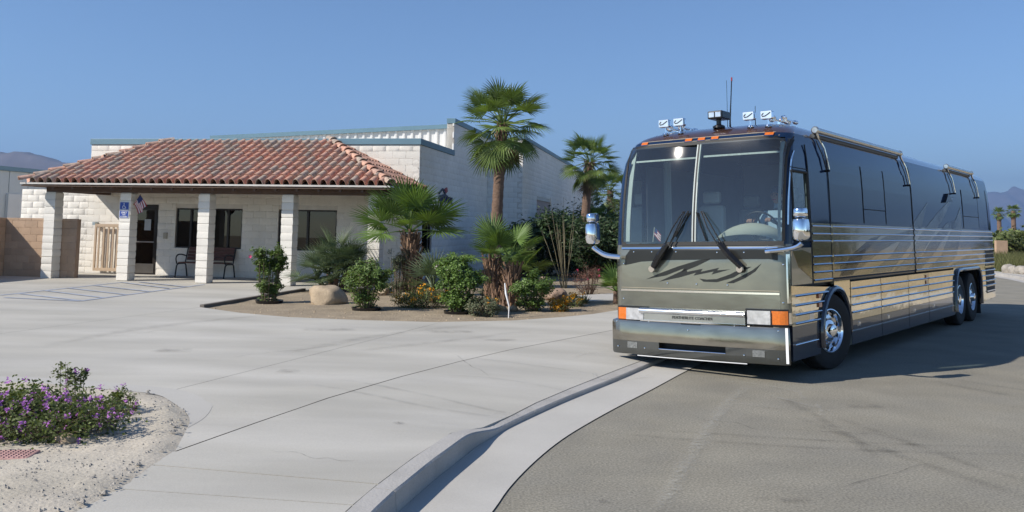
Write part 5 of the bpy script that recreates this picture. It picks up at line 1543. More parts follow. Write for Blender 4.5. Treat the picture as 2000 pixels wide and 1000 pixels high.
M['mask'] = pm('front_mask_paint', (0.185, 0.18, 0.14), 0.2, metal=0.4, var=0.12, vsc=2.2, coat=1.0, col2=(0.15, 0.15, 0.125), stretch=(1, 1, 2))
M['gold'] = pm('tan_coach_paint', (0.52, 0.41, 0.24), 0.10, metal=0.75, var=0.1, vsc=0.8, coat=0.5, col2=(0.40, 0.31, 0.18), stretch=(1, 1, 3), bump=0.006, bsc=1.0)
M['paletan'] = pm('pale_tan_paint', (0.46, 0.39, 0.28), 0.2, metal=0.3, var=0.06, coat=1.0)
M['midtan'] = pm('grey_tan_paint', (0.20, 0.18, 0.14), 0.2, metal=0.3, var=0.06, coat=1.0)
M['bronzep'] = pm('dark_bronze_paint', (0.030, 0.026, 0.020), 0.18, metal=0.3, var=0.1, coat=1.0)
M['mirrorsteel'] = pm('polished_steel', (0.88, 0.78, 0.57), 0.06, metal=1.0, var=0.08, vsc=1.2, bump=0.012, bsc=1.3)
M['chrome'] = pm('chrome', (0.85, 0.86, 0.88), 0.06, metal=1.0, var=0.0)
M['rail'] = pm('rail_chrome', (0.42, 0.46, 0.54), 0.14, metal=1.0, var=0.05)
M['skirt'] = pm('skirt_paint', (0.018, 0.024, 0.040), 0.2, var=0.1, coat=1.0)
M['black'] = pm('black_rubber', (0.005, 0.005, 0.005), 0.6, var=0.15)
M['tyre'] = pm('tyre_rubber', (0.018, 0.018, 0.018), 0.85, var=0.2, vsc=8, bump=0.002, bsc=80)
M['screen'] = glassm('windscreen_glass', (0.82, 0.90, 0.88), 2.6, rough=0.012, halo=0.07, veil=0.022)
M['sideglass'] = glassm('side_glass', (0.6, 0.72, 0.74), 1.8)
M['blackglass'] = pm('tinted_window', (0.006, 0.016, 0.042), 0.02, var=0.0, spec=0.42)
M['amber'] = pm('amber_lens', (0.62, 0.145, 0.008), 0.2, var=0.2, vsc=60, coat=1.0)
M['reflector'] = pm('lamp_reflector', (0.5, 0.5, 0.5), 0.35, metal=0.6, var=0.2, vsc=60)
M['clearlens'] = pm('headlamp_lens', (0.62, 0.63, 0.65), 0.12, metal=0.55, var=0.25, vsc=18, coat=1.0)
M['cream'] = pm('cream_vinyl', (0.60, 0.60, 0.50), 0.5, var=0.05)
M['cabin'] = pm('cabin_grey', (0.20, 0.215, 0.225), 0.8, var=0.2, vsc=2)
M['curtain'] = pm('pale_curtain', (0.46, 0.50, 0.48), 0.9, var=0.15, vsc=4, stretch=(8, 8, 0.4))
M['seat'] = pm('seat_leather', (0.46, 0.48, 0.46), 0.6, var=0.12)

def softm(name, col, a):
    """thin airbrushed paint that lets the coat beneath show"""
    mt = pm(name, col, 0.12, metal=0.3, var=0.1, vsc=2, coat=0.6)
    n = mt.node_tree; b = n.nodes['Principled BSDF']
    g = n.nodes.new('ShaderNodeNewGeometry'); q = n.nodes.new('ShaderNodeTexNoise'); q.inputs['Scale'].default_value = 1.6; q.inputs['Detail'].default_value = 3
    n.links.new(g.outputs['Position'], q.inputs['Vector'])
    mr = n.nodes.new('ShaderNodeMapRange'); mr.inputs[1].default_value = 0.3; mr.inputs[2].default_value = 0.7; mr.inputs[3].default_value = a * 0.5; mr.inputs[4].default_value = min(a * 1.4, 1)
    n.links.new(q.outputs[0], mr.inputs[0]); n.links.new(mr.outputs[0], b.inputs['Alpha'])
    return mt
M['soft_paletan'] = softm('pale_tan_airbrush', (0.36, 0.34, 0.27), 0.42); M['soft_midtan'] = softm('grey_tan_airbrush', (0.17, 0.155, 0.125), 0.45); M['soft_bronzep'] = softm('bronze_airbrush', (0.03, 0.026, 0.02), 0.6)
def halfw(z):
    K = [(0.2, 1.275), (1.2, 1.29), (2.0, 1.29), (2.6, 1.282), (2.85, 1.272), (3.1, 1.245), (3.24, 1.195), (3.34, 1.125), (3.405, 1.03), (3.455, 0.84), (3.49, 0.5), (3.505, 0.0)]
    for a, b in zip(K, K[1:]):
        if z <= b[0]: t = (z - a[0]) / (b[0] - a[0]); return a[1] + (b[1] - a[1]) * max(t, 0)
    return 0.0
def yfront(z):
    if z < 1.68: return 0.03 + max(z - 0.7, 0) * 0.03
    if z < 1.75: return 0.06 + (z - 1.68) * 0.3
    if z <= 3.17:
        u = z - 1.75; return 0.081 + 0.06 * u + 0.095 * u * u
    K = [(3.17, 0.358), (3.24, 0.41), (3.30, 0.49), (3.36, 0.64), (3.42, 0.86), (3.46, 1.14), (3.49, 1.5), (3.505, 1.9)]
    for a, b in zip(K, K[1:]):
        if z <= b[0]: t = (z - a[0]) / (b[0] - a[0]); return a[1] + (b[1] - a[1]) * t
    return 1.6
RC = 0.15
def outline(z):
    """half plan outline from the front centre to the right side: list of (x, y)"""
    w = halfw(z); yf = yfront(z); r = min(RC + max(0, z - 2.9) * 0.5, w * 0.5 + 0.001)
    P = []
    for x in (0, 0.25, 0.5, 0.75, 1.0, 1.13):
        xx = min(x, w - r) if x < 1.13 else w - r
        xx = x / 1.13 * (w - r)
        P.append((xx, yf + 0.05 * (xx / 1.29) ** 2))
    y1 = P[-1][1]
    for i in range(1, 6):
        a = PI / 2 * i / 5; P.append((w - r + r * math.sin(a), y1 + r * (1 - math.cos(a))))
    return P
def fpt(x, z, off=0.0):
    """point on the front skin, off = standing proud"""
    P = outline(z); s = 1 if x >= 0 else -1; ax = abs(x)
    for a, b in zip(P, P[1:]):
        if ax <= b[0] + 1e-6:
            t = (ax - a[0]) / max(b[0] - a[0], 1e-6); y = a[1] + (b[1] - a[1]) * t
            dx, dy = (b[0] - a[0]), (b[1] - a[1]); l = math.hypot(dx, dy) or 1
            return Vector((s * (ax + dy / l * off), y - dx / l * off, z))
    return Vector((s * (P[-1][0] + off), P[-1][1], z))
def fgrid(mb, x0, x1, z0, z1, off, nx=8, nz_=2, rim=None):
    Pg = [[fpt(x0 + (x1 - x0) * i / nx, z0 + (z1 - z0) * j / nz_, off) for i in range(nx + 1)] for j in range(nz_ + 1)]
    mb.grid(Pg)
    if rim is not None:
        ring = [(x0 + (x1 - x0) * i / nx, z0) for i in range(nx + 1)] + [(x1, z0 + (z1 - z0) * j / nz_) for j in range(1, nz_ + 1)] + [(x1 - (x1 - x0) * i / nx, z1) for i in range(1, nx + 1)] + [(x0, z1 - (z1 - z0) * j / nz_) for j in range(1, nz_)]
        n = len(ring)
        mb.add([fpt(a, b, off) for a, b in ring] + [fpt(a, b, rim) for a, b in ring], [(i, (i + 1) % n, n + (i + 1) % n, n + i) for i in range(n)])
    return mb
def fpoly(mb, poly, off, s=0.12):
    from mathutils.geometry import tessellate_polygon
    tri = tessellate_polygon([[Vector((p[0], p[1], 0)) for p in poly]])
    for t in tri:
        for c in cells([poly[i] for i in t], s, s): mb.add([fpt(x, z, off) for x, z in c], [tuple(range(len(c)))])
    n = len(poly); mb.add([fpt(x, z, off) for x, z in poly] + [fpt(x, z, 0.0) for x, z in poly], [(i, (i + 1) % n, n + (i + 1) % n, n + i) for i in range(n)])
    return mb
def spt(y, z, off=0.0, side=1): return Vector((side * (halfw(z) + off), y, z))
def spoly(mb, poly, off, s=0.3, base=0.0, side=1):
    from mathutils.geometry import tessellate_polygon
    tri = tessellate_polygon([[Vector((p[0], p[1], 0)) for p in poly]])
    for t in tri:
        for c in cells([poly[i] for i in t], 3.0, s): mb.add([spt(y, z, off, side) for y, z in c], [tuple(range(len(c)))])
    n = len(poly); mb.add([spt(y, z, off, side) for y, z in poly] + [spt(y, z, base, side) for y, z in poly], [(i, (i + 1) % n, n + (i + 1) % n, n + i) for i in range(n)])
    return mb
LEN = 13.9
YS = [0.45, 0.92, 1.0, 1.77, 2.6, 4.0, 6.3, 9.0, 11.5, 13.3, 13.6]
DW = (0.28, 0.92, 1.80, 2.71)            # driver's side window: y0, y1, z0, z1
ZL = [0.72, 1.0, 1.22, 1.5, 1.68, 1.75, 1.80, 2.1, 2.4, 2.71, 2.95, 3.17, 3.24, 3.30, 3.36, 3.42, 3.46, 3.49, 3.505]
def full_ring(z):
    P = outline(z); w = halfw(z)
    half = [(x, y) for x, y in P]
    yl = P[-1][1]
    ys = [max(y, yl + 0.001 + 0.0005 * i) for i, y in enumerate(YS)]
    half += [(w, y) for y in ys]
    rr = 0.18; zb = max(0, z - 2.6) * 0.5
    for i in range(1, 4): a = PI / 2 * i / 3; half.append((w * (1 - 0.14 * (1 - math.cos(a))) if w else 0, LEN - zb - 0.18 + 0.18 * math.sin(a)))
    half.append((0, LEN - zb))
    left = [(-x, y) for x, y in reversed(half[1:-1])]
    return [Vector((x, y, z)) for x, y in half + left]
rings = [full_ring(z) for z in ZL]
nr = len(rings[0]); nhalf = 6 + 5 + len(YS) + 4
shell = {'a': MB(), 'roof': MB(), 'mask': MB()}
for key in shell: shell[key].v = [tuple(p) for r_ in rings for p in r_]
for k in range(len(ZL) - 1):
    for i in range(nr):
        j = (i + 1) % nr
        a, b = rings[k][i], rings[k][j]
        z0, z1 = ZL[k], ZL[k + 1]
        xm, ym = (a.x + b.x) / 2, (a.y + b.y) / 2
        front = ym < yfront((z0 + z1) / 2) + 0.10 and -1.13 < xm < 1.215
        cornerfront = ym < yfront((z0 + z1) / 2) + 0.21
        if front and z0 >= 1.74 and z1 <= 3.18: continue                       # windscreen opening
        if abs(xm) > 1.2 and z0 >= 1.79 and z1 <= 2.72 and (0.34 < ym < 0.93): continue    # cab side windows
        if z1 <= 1.23 and ym > 0.3: continue                                    # lower sides are panels
        key = 'mask' if (cornerfront and z1 <= 1.76) else ('roof' if z0 >= 3.235 else 'a')
        if z0 >= 3.16 and z1 <= 3.25 and cornerfront: key = 'a'
        shell[key].f.append((k * nr + i, k * nr + j, (k + 1) * nr + j, (k + 1) * nr + i))
def shell_obj(name, key, mat):
    me = shell[key].mesh(name)
    bm = bmesh.new(); bm.from_mesh(me)
    bmesh.ops.delete(bm, geom=[v for v in bm.verts if not v.link_faces], context='VERTS')
    bmesh.ops.remove_doubles(bm, verts=bm.verts, dist=0.0004)
    bmesh.ops.recalc_face_normals(bm, faces=bm.faces); bm.to_mesh(me); bm.free()
    me.polygons.foreach_set('use_smooth', [True] * len(me.polygons)); me.set_sharp_from_angle(angle=R(32))
    return link(name, me, mat, bus)
body = shell_obj('body', 'a', M['navy'])
roofc = shell_obj('roof', 'roof', M['maroon'])
maskp = shell_obj('front_mask', 'mask', M['mask'])
# windscreen: two panes, the near-side one bellied to put the sun glint there
def pane(x0, x1, bulge):
    nx, nzz = 10, 14
    g_ = []
    for j in range(nzz + 1):
        z = 1.765 + (3.155 - 1.765) * j / nzz; row = []
        for i in range(nx + 1):
            x = x0 + (x1 - x0) * i / nx; xc = (x0 + x1) / 2
            p = fpt(x, z, 0.004)
            if bulge: p.y = yfront(z) + 0.006 * (z - 1.75) ** 2 - 0.004 + 0.137 * ((x - xc) ** 2) * 1.0 - 0.0 + 0.05 * (xc / 1.29) ** 2 - 0.02
            if not bulge: p.y -= 0.014 * (z - 1.75) ** 2  # other pane flattened so that no second glint forms
            row.append(p)
        g_.append(row)
    return MB().grid(g_)
pane(-1.13, -0.022, True).build('windscreen_pane', M['screen'], bus, smooth=True, angle=None)
pane(0.022, 1.216, False).build('windscreen_pane', M['screen'], bus, smooth=True, angle=None)
fr = MB()
fgrid(fr, -1.15, 1.225, 1.735, 1.79, 0.014, 16, 1, rim=-0.02)
fgrid(fr, -1.15, 1.225, 3.14, 3.19, 0.012, 16, 1, rim=-0.02)
for s_ in (-1, 1):
    fgrid(fr, -1.128 if s_ < 0 else 1.208, -1.16 if s_ < 0 else 1.236, 1.79, 3.14, 0.012, 1, 10, rim=-0.02)
fr.build('windscreen_seal', M['black'], bus, smooth=True, angle=40)
fgrid(MB(), -0.03, 0.03, 1.79, 3.14, 0.014, 2, 10, rim=-0.03).build('centre_pillar', M['curtain'], bus, smooth=True, angle=40)
fgrid(MB(), -0.010, 0.010, 1.79, 3.14, 0.020, 2, 10, rim=0.014).build('centre_seal', M['black'], bus)
fgrid(MB(), -1.10, -0.05, 2.945, 2.97, -0.05, 8, 1, rim=-0.06).build('sunshade_rail', M['curtain'], bus)
fgrid(MB(), 0.05, 1.16, 2.955, 2.98, -0.05, 8, 1, rim=-0.06).build('sunshade_rail', M['curtain'], bus)
fgrid(MB(), 1.255, 1.265, 2.0, 2.98, 0.02, 1, 8, rim=0.0).build('pillar_grab_rail', M['chrome'], bus)
for s_ in (-1, 1): fgrid(MB(), -1.045 if s_ < 0 else 1.15, -1.11 if s_ < 0 else 1.195, 1.80, 3.11, -0.03, 1, 8, rim=-0.06).build('pillar_trim', M['curtain'], bus)
# cream pinstripe and black brow with five amber marker lamps
fgrid(MB(), -1.12, 1.20, 3.243, 3.253, 0.006, 14, 1, rim=0.0).build('pinstripe', M['paletan'], bus)
fgrid(MB(), -1.10, 1.10, 3.194, 3.202, 0.006, 14, 1, rim=0.0).build('brow_trim', M['paletan'], bus)
for px, py in ((1259, 273), (1346, 265), (1371, 262.5), (1397, 261), (1500, 253)):
    x, z = CB(px, py, 0.40)
    z = 3.222
    lm = MB(); fgrid(lm, x - 0.052, x + 0.052, z - 0.018, z + 0.02, 0.022, 2, 1, rim=0.0); o = lm.build('marker_lamp', M['amber'], bus)
    fgrid(MB(), x - 0.06, x + 0.055, z - 0.028, z - 0.019, 0.02, 2, 1, rim=0.0).build('bezel', M['chrome'], o)
# front mask graphics
def FX(px, py): return CB(px, py, 0.05)
top = [FX(a, b) for a, b in ((1228, 482), (1380, 484), (1530, 488), (1534, 509), (1500, 506), (1440, 506), (1380, 507), (1300, 508), (1250, 511), (1218, 518), (1219, 500))]
top = [(max(min(x, 1.16), -1.16), min(z, 1.685)) for x, z in top]
M['maskdark'] = pm('mask_dark_paint', (0.020, 0.020, 0.018), 0.3, var=0.15, vsc=3, spec=0.35)
fpoly(MB(), top, 0.004).build('dark_band', M['maskdark'], maskp)
for poly in ([(1262, 545), (1290, 533), (1325, 520), (1365, 508), (1392, 504), (1360, 520), (1330, 532), (1336, 524), (1300, 538)],
             [(1287, 550), (1330, 530), (1340, 524), (1342, 531), (1372, 525), (1368, 531), (1404, 523), (1400, 528), (1425, 526), (1390, 536), (1394, 530), (1355, 538), (1360, 532), (1330, 541)],
             [(1366, 544), (1374, 550), (1400, 551), (1432, 542), (1456, 527), (1466, 521), (1452, 522), (1425, 536), (1400, 545), (1380, 546)],
             [(1418, 553), (1440, 543), (1468, 528), (1485, 515), (1474, 530), (1455, 543), (1432, 553)]):
    fpoly(MB(), [FX(a, b) for a, b in poly], 0.004).build('swoosh', M['maskdark'], maskp)
fgrid(MB(), -1.14, 1.16, 1.695, 1.715, 0.02, 14, 1, rim=0.0).build('chrome_strip', M['chrome'], bus)
fgrid(MB(), -1.15, 1.17, 1.105, 1.13, 0.014, 14, 1, rim=0.0).build('chrome_strip', M['chrome'], bus)
fgrid(MB(), -1.15, 1.17, 1.15, 1.156, 0.006, 14, 1, rim=0.0).build('trim_line', M['paletan'], bus)
for px, py in ((1236, 492), (1272, 492), (1320, 492), (1400, 493), (1452, 493), (1497, 493), (1216, 515), (1304, 553), (1361, 555), (1421, 557), (1526, 517), (1217, 583), (1527, 592)):
    x, z = FX(px, py); p = fpt(x, z, 0.0); MB().lathe([(0.0, 0.014), (0.009, 0.012), (0.014, 0.0)], 8, Matrix.Translation(p) @ Matrix.Rotation(PI / 2, 4, 'X')).build('stud', M['chrome'], maskp, smooth=True)
# lower grey field of the mask, bumper
fgrid(MB(), -1.16, 1.18, 0.90, 1.10, 0.006, 14, 2, rim=0.0).build('valance', pm('valance_paint', (0.22, 0.228, 0.205), 0.12, metal=0.85, bump=0.003, bsc=1.6, var=0.12, coat=1.0, stretch=(1, 1, 3)), bus, smooth=True, angle=40)
bp = MB()
prof = [(0.005, 0.255), (0.06, 0.235), (0.085, 0.30), (0.09, 0.45), (0.085, 0.62), (0.06, 0.70), (0.0, 0.72)]
slot = (-0.50, 0.47, 0.335, 0.425)
xs = [-1.225, -1.18, -1.1, -0.95, -0.7, -0.5, -0.25, 0, 0.25, 0.47, 0.7, 0.95, 1.1, 1.18, 1.235]
def bpt(x, k): o, z = prof[k]; xx = max(min(x, 1.289), -1.289); return fpt(xx, max(z, 0.72), o) - Vector((0, 0, max(z, 0.72) - z))
prof = [(0.005, 0.255), (0.075, 0.238), (0.088, 0.262), (0.089, 0.335), (0.090, 0.425), (0.089, 0.665), (0.078, 0.70), (0.0, 0.722)]
mbz = {0: MB(), 1: MB()}
for i in range(len(xs) - 1):
    for k in range(len(prof) - 1):
        if k == 3 and -0.5 <= xs[i] < 0.47: continue
        mbz[0 if k >= 4 else 1].add([bpt(xs[i], k), bpt(xs[i + 1], k), bpt(xs[i + 1], k + 1), bpt(xs[i], k + 1)], [(0, 1, 2, 3)])
def weld(o, d=0.0006, ang_=35):
    bm = bmesh.new(); bm.from_mesh(o.data); bmesh.ops.remove_doubles(bm, verts=bm.verts, dist=d); bmesh.ops.recalc_face_normals(bm, faces=bm.faces); bm.to_mesh(o.data); bm.free()
    o.data.polygons.foreach_set('use_smooth', [True] * len(o.data.polygons)); o.data.set_sharp_from_angle(angle=R(ang_)); return o
bump_ = weld(mbz[0].build('bumper', pm('bumper_silver', (0.245, 0.222, 0.180), 0.12, metal=0.8, var=0.2, bump=0.003, bsc=1.6, coat=1.0, stretch=(1, 1, 3), vsc=3), bus))
weld(mbz[1].build('bumper_apron', pm('bumper_dark', (0.10, 0.105, 0.10), 0.12, metal=0.7, var=0.2, coat=1.0), bump_))
p = MB(); p.box(-0.52, 0.49, 0.06, 0.075, 0.32, 0.44).build('air_slot', M['black'], bump_)
MB().tube([bpt(-0.5, 3) + Vector((0, -0.004, 0.004)), bpt(0, 3) + Vector((0, -0.004, 0.004)), bpt(0.47, 3) + Vector((0, -0.004, 0.004))], 0.008, 6).build('slot_lip', M['chrome'], bump_)
MB().grid([[bpt(x, 1) + Vector((0, -0.006, -0.004)), bpt(x, 1) + Vector((0, -0.004, -0.016))] for x in (-0.85, -0.4, 0, 0.4, 0.75)]).build('guard_strip', M['signwhite'], bump_)
for x in (-1.0, 0.83): MB().grid([[bpt(xx, 3) + Vector((0, -0.006, dz_ - 0.01)) for xx in (x, x + 0.08, x + 0.16)] for dz_ in (0, 0.05, 0.085)]).build('fog_lamp', pm('fog_lamp_lens', (0.22, 0.225, 0.22), 0.25, metal=0.4, var=0.4, vsc=40) if 'fog_lamp_lens' not in bpy.data.materials else bpy.data.materials['fog_lamp_lens'], bump_)
for x, k, dz_ in ((-1.17, 6, -0.02), (1.16, 6, -0.04), (-0.65, 6, 0), (0, 6, 0.0), (0.6, 6, 0), (-0.05, 5, -0.05), (-1.15, 3, 0), (1.15, 3, -0.02), (-0.72, 3, 0), (0.72, 3, 0)):
    p = bpt(x, k) + Vector((0, -0.002, dz_)); MB().lathe([(0.0, 0.012), (0.009, 0.010), (0.013, 0.0)], 8, Matrix.Translation(p) @ Matrix.Rotation(PI / 2, 4, 'X')).build('stud', M['chrome'], bump_, smooth=True)
# grille bar with lettering
gb = MB(); fgrid(gb, -0.77, 0.74, 0.715, 0.885, 0.075, 10, 1, rim=0.0)
gb.build('grille_panel', pm('brushed_steel', (0.55, 0.56, 0.55), 0.16, metal=1.0, var=0.1, vsc=4), bus)
MB().tube([fpt(-0.78 + 1.53 * i / 12, 0.848, 0.09) for i in range(13)], 0.050, 12, flat=0.8).build('grille_bar', pm('bar_chrome', (0.85, 0.86, 0.87), 0.2, metal=1.0, var=0.05), bus, smooth=True, angle=60)
fgrid(MB(), -0.78, 0.75, 0.705, 0.722, 0.095, 10, 1, rim=0.0).build('grille_bar', M['chrome'], bus)
fgrid(MB(), -0.16, 0.12, 0.690, 0.706, 0.094, 3, 1, rim=0.0).build('grille_slot', M['black'], bus)
M['letter'] = pm('letter_grey', (0.06, 0.06, 0.055), 0.4)
tx = fpt(0, 0.765, 0.078)
text_obj('lettering', 'FEATHERLITE COACHES', 0.052, M['letter'], bus, (0.0, tx.y - 0.003, 0.755), (PI / 2, 0, 0), sx=1.05, bold=0.001)
# head-lamps with amber ends
for s_ in (-1, 1):
    xa, xb, xc = (0.77, 1.07, 1.235) if s_ > 0 else (0.74, 1.02, 1.165)
    z0, z1 = (0.735, 0.905) if s_ > 0 else (0.715, 0.875)
    hb = MB(); fgrid(hb, s_ * (xa - 0.035), s_ * (xc + 0.012), z0 - 0.02, z1 + 0.02, 0.045, 6, 1, rim=0.0); hb.build('lamp_surround', M['blackgloss'], bus)
    h = fgrid(MB(), s_ * xa, s_ * xb, z0, z1, 0.085, 4, 2, rim=0.0).build('headlight', M['clearlens'], bus, bevel=0.01)
    for q in ():
        c = fpt(s_ * (xa + (xb - xa) * q), (z0 + z1) / 2, 0.087)
        MB().lathe([(0.0, -0.002), (0.03, 0.001), (0.05, 0.008), (0.055, 0.008), (0.056, 0.0)], 14, Matrix.Translation(c) @ Matrix.Rotation(PI / 2, 4, 'X')).build('reflector', M['reflector'], h, smooth=True)
    fgrid(MB(), s_ * (xb + 0.008), s_ * xc, z0, z1, 0.055, 8, 2, rim=0.0).build('turn_signal', M['amber'], bus, bevel=0.01)
MB().grid([[fpt(1.215, 0.72, 0.085) + Vector((dx, -0.01, z - 0.72)) for dx in (0, 0.035)] for z in (0.26, 0.45, 0.70)]).build('corner_guard', M['signwhite'], bus)
for z0, z1 in ((1.0, 1.62), (0.48, 0.62)):
    fgrid(MB(), 1.245, 1.275, z0 if z0 > 0.7 else 0.74, z1 if z0 > 0.7 else 0.88, 0.01, 2, 2, rim=0.0).build('corner_strip', M['chrome'], bus)

# ---- lower sides: front corner, luggage doors, wheel arches
def arc_pts(cy_, cz_, r, a0, a1, n): return [(cy_ + r * math.cos(R(a0 + (a1 - a0) * i / n)), cz_ + r * math.sin(R(a0 + (a1 - a0) * i / n))) for i in range(n + 1)]
AC1, AR1 = (1.83, 0.52), 0.62
zt_ = 1.216
for side in (1, -1):
    # front of the arch
    z0 = 0.27
    def panel(name, poly, mat, off, par=bus): return spoly(MB(), poly, off, base=-0.05, side=side).build(name, mat, par)
    a1 = arc_pts(*AC1, AR1, 90, 180, 8); a2 = arc_pts(*AC1, AR1, 90, 0, 8)
    # front quarter: steel above, dark skirt below
    sk = 0.70
    pa = [p for p in a1 if p[1] > sk]; pb = [p for p in a1 if p[1] <= sk]
    yi = AC1[0] - math.sqrt(AR1 ** 2 - (sk - AC1[1]) ** 2)
    panel('front_quarter', [(0.19, zt_), (0.19, sk + 0.002)] + [(yi, sk + 0.002)] + list(reversed(pa)), M['mirrorsteel'], 0.0)
    fq = panel('front_skirt', [(0.19, sk), (0.19, z0), (AC1[0] - AR1 + 0.0, z0)] + list(reversed(pb)) + [(yi, sk)], M['skirt'], 0.0)
    # strip between the arch and the first luggage door
    yi2 = AC1[0] + AR1
    panel('rear_quarter', [(AC1[0], zt_), ] + a2 + [(yi2, z0), (2.53, z0), (2.53, zt_)], M['mirrorsteel'], 0.0)
    bays = [2.535, 4.08, 5.74, 7.16, 9.30]
    for b0, b1 in zip(bays, bays[1:]):
        zs_ = 0.62 + (0.02 if b0 > 5 else 0)
        dr = panel('luggage_door', [(b0 + 0.012, zt_ - 0.03), (b0 + 0.012, zs_), (b1 - 0.012, zs_), (b1 - 0.012, zt_ - 0.03)], M['mirrorsteel'], 0.006)
        panel('door_skirt', [(b0 + 0.012, zs_ - 0.004), (b0 + 0.012, z0 - 0.0), (b1 - 0.012, z0), (b1 - 0.012, zs_ - 0.004)], M['skirt'], 0.004, dr)
        panel('chrome_line', [(b0 + 0.02, 0.47), (b0 + 0.02, 0.455), (b1 - 0.02, 0.455), (b1 - 0.02, 0.47)], M['chrome'], 0.012, dr)
        ym = b0 + 0.32
        panel('latch', [(ym, 0.575), (ym, 0.52), (ym + 0.09, 0.52), (ym + 0.09, 0.575)], M['chrome'], 0.016, dr)
        for zr in (1.085, 0.965, 0.845, 0.735):
            mb = MB().tube([spt(b0 + 0.03, zr, 0.010, side), spt(b1 - 0.03, zr, 0.010, side)], 0.015, 8); mb.build('rail', M['rail'], dr, smooth=True)
    # rear arch for the twin axles
    A2 = [(9.32, 0.27), (9.32, 0.85)] + arc_pts(9.72, 0.82, 0.36, 170, 100, 4) + [(10.0, 1.19), (11.4, 1.19)] + arc_pts(11.62, 0.83, 0.36, 80, 5, 4) + [(12.0, 0.27)]
    panel('arch_surround', [(9.305, zt_), (9.305, 0.28)] + [(9.33, 0.28)] + [(9.36, 0.85)] + arc_pts(9.74, 0.82, 0.36, 165, 100, 4) + [(10.0, 1.185), (11.4, 1.185)] + arc_pts(11.62, 0.83, 0.35, 80, 5, 4) + [(11.98, 0.33), (12.01, 0.33), (12.01, zt_)], M['mirrorsteel'], 0.002)
    panel('rear_corner', [(12.02, zt_), (12.02, 0.36), (13.75, 0.42), (13.75, zt_)], M['mirrorsteel'], 0.0)
    for zr in (1.085, 0.965, 0.845, 0.735):
        MB().tube([spt(0.25, zr, 0.012, side), spt(AC1[0] - math.sqrt(max(AR1 ** 2 - (zr - AC1[1]) ** 2, 0)) - 0.05, zr, 0.012, side)], 0.016, 8).build('rail', M['rail'], bus, smooth=True)
        MB().tube([spt(12.1, zr, 0.012, side), spt(13.75, zr, 0.012, side)], 0.015, 8).build('rail', M['rail'], bus, smooth=True)
    MB().tube([spt(0.25, 0.47, 0.012, side), spt(1.1, 0.47, 0.012, side)], 0.009, 6).build('chrome_line', M['chrome'], bus)
    # rubber lips of the arches
    for pts in (arc_pts(*AC1, AR1 - 0.02, 196, -2, 16), [(9.36, 0.32), (9.37, 0.85)] + arc_pts(9.74, 0.82, 0.35, 165, 100, 4) + [(10.0, 1.175), (11.4, 1.175)] + arc_pts(11.62, 0.83, 0.34, 80, 5, 4) + [(11.97, 0.35)]):
        MB().tube([spt(a, b, 0.015, side) for a, b in pts], 0.045, 8).build('wheel_arch', M['skirt'], bus, smooth=True)
    # rub rails on the upper side
    for zr in (1.99, 1.885, 1.785, 1.575, 1.47, 1.365, 1.26):
        for ya, yb in ((1.0, 1.74), (1.83, 6.22), (6.33, 13.7)):
            if zr < 1.3 and ya == 1.83: continue
            if zr > 1.7 and ya == 1.0: continue
            MB().tube([spt(ya, zr, 0.008, side), spt(yb, zr, 0.008, side)], 0.014, 8).build('rail', M['rail'], bus, smooth=True)
    for zr in (1.99, 1.885, 1.785): MB().tube([spt(1.0, zr, 0.008, side), spt(1.74, zr, 0.008, side)], 0.014, 8).build('rail', M['rail'], bus, smooth=True)
    # tan waist
    for ya, yb, zb_ in ((0.98, 1.755, 1.225), (1.785, 6.27, 1.27), (6.29, 13.74, 1.225)):
        spoly(MB(), [(ya, zb_), (yb, zb_), (yb, 2.03), (ya, 2.03)], 0.004, side=side).build('waist_panel', M['gold'], bus)
    spoly(MB(), [(0.20, 1.225), (0.95, 1.225), (0.95, 1.70), (0.22, 1.70)], 0.004, side=side).build('waist_panel', M['paletan'], bus)
    spoly(MB(), [(0.26, 1.66), (0.45, 1.45), (0.93, 1.28), (0.93, 1.62), (0.6, 1.67)], 0.008, side=side).build('swoosh', M['gold'], bus)
# seams, flush windows and graphics on the side towards the camera
def seam(pts, w=0.008, name='seam'):
    for a, b in zip(pts, pts[1:]):
        n = max(1, int(abs(a[1] - b[1]) / 0.1))
        L_ = [spt(a[0] + (b[0] - a[0]) * i / n, a[1] + (b[1] - a[1]) * i / n, 0.006) for i in range(n + 1)]
        MB().tube(L_, w / 2, 4).build(name, M['black'], bus)
seam([(1.77, 1.22), (1.77, 3.1)]); seam([(6.28, 1.22), (6.28, 3.12)], 0.02); seam([(1.80, 1.255), (6.26, 1.255)], 0.02); seam([(0.965, 1.22), (0.965, 3.1)], 0.02)
seam([(0.30, 2.755), (0.95, 2.755)]); seam([(13.35, 2.05), (13.3, 3.0)])
def flush_window(y0, y1, z0, z1, split=None):
    o = spoly(MB(), [(y0, z0), (y1, z0), (y1, z1), (y0, z1)], 0.005, s=0.1).build('side_window', M['blackglass'], bus, smooth=True, angle=60)
    for e in ([(y0, z0), (y0, z1)], [(y1, z0), (y1, z1)]):
        n = 8; MB().tube([spt(e[0][0], z0 + (z1 - z0) * i / n, 0.005) for i in range(n + 1)], 0.004, 4).build('window_edge', M['black'], o)
    if split: MB().tube([spt(y0, split, 0.008), spt(y1, split, 0.008)], 0.007, 4).build('window_bar', M['black'], o)
    return o
flush_window(1.80, 3.33, 2.06, 2.95); flush_window(3.37, 4.55, 2.06, 2.95, 2.28); flush_window(4.58, 6.24, 2.06, 2.95)
flush_window(10.55, 12.2, 2.06, 2.9, 2.32)
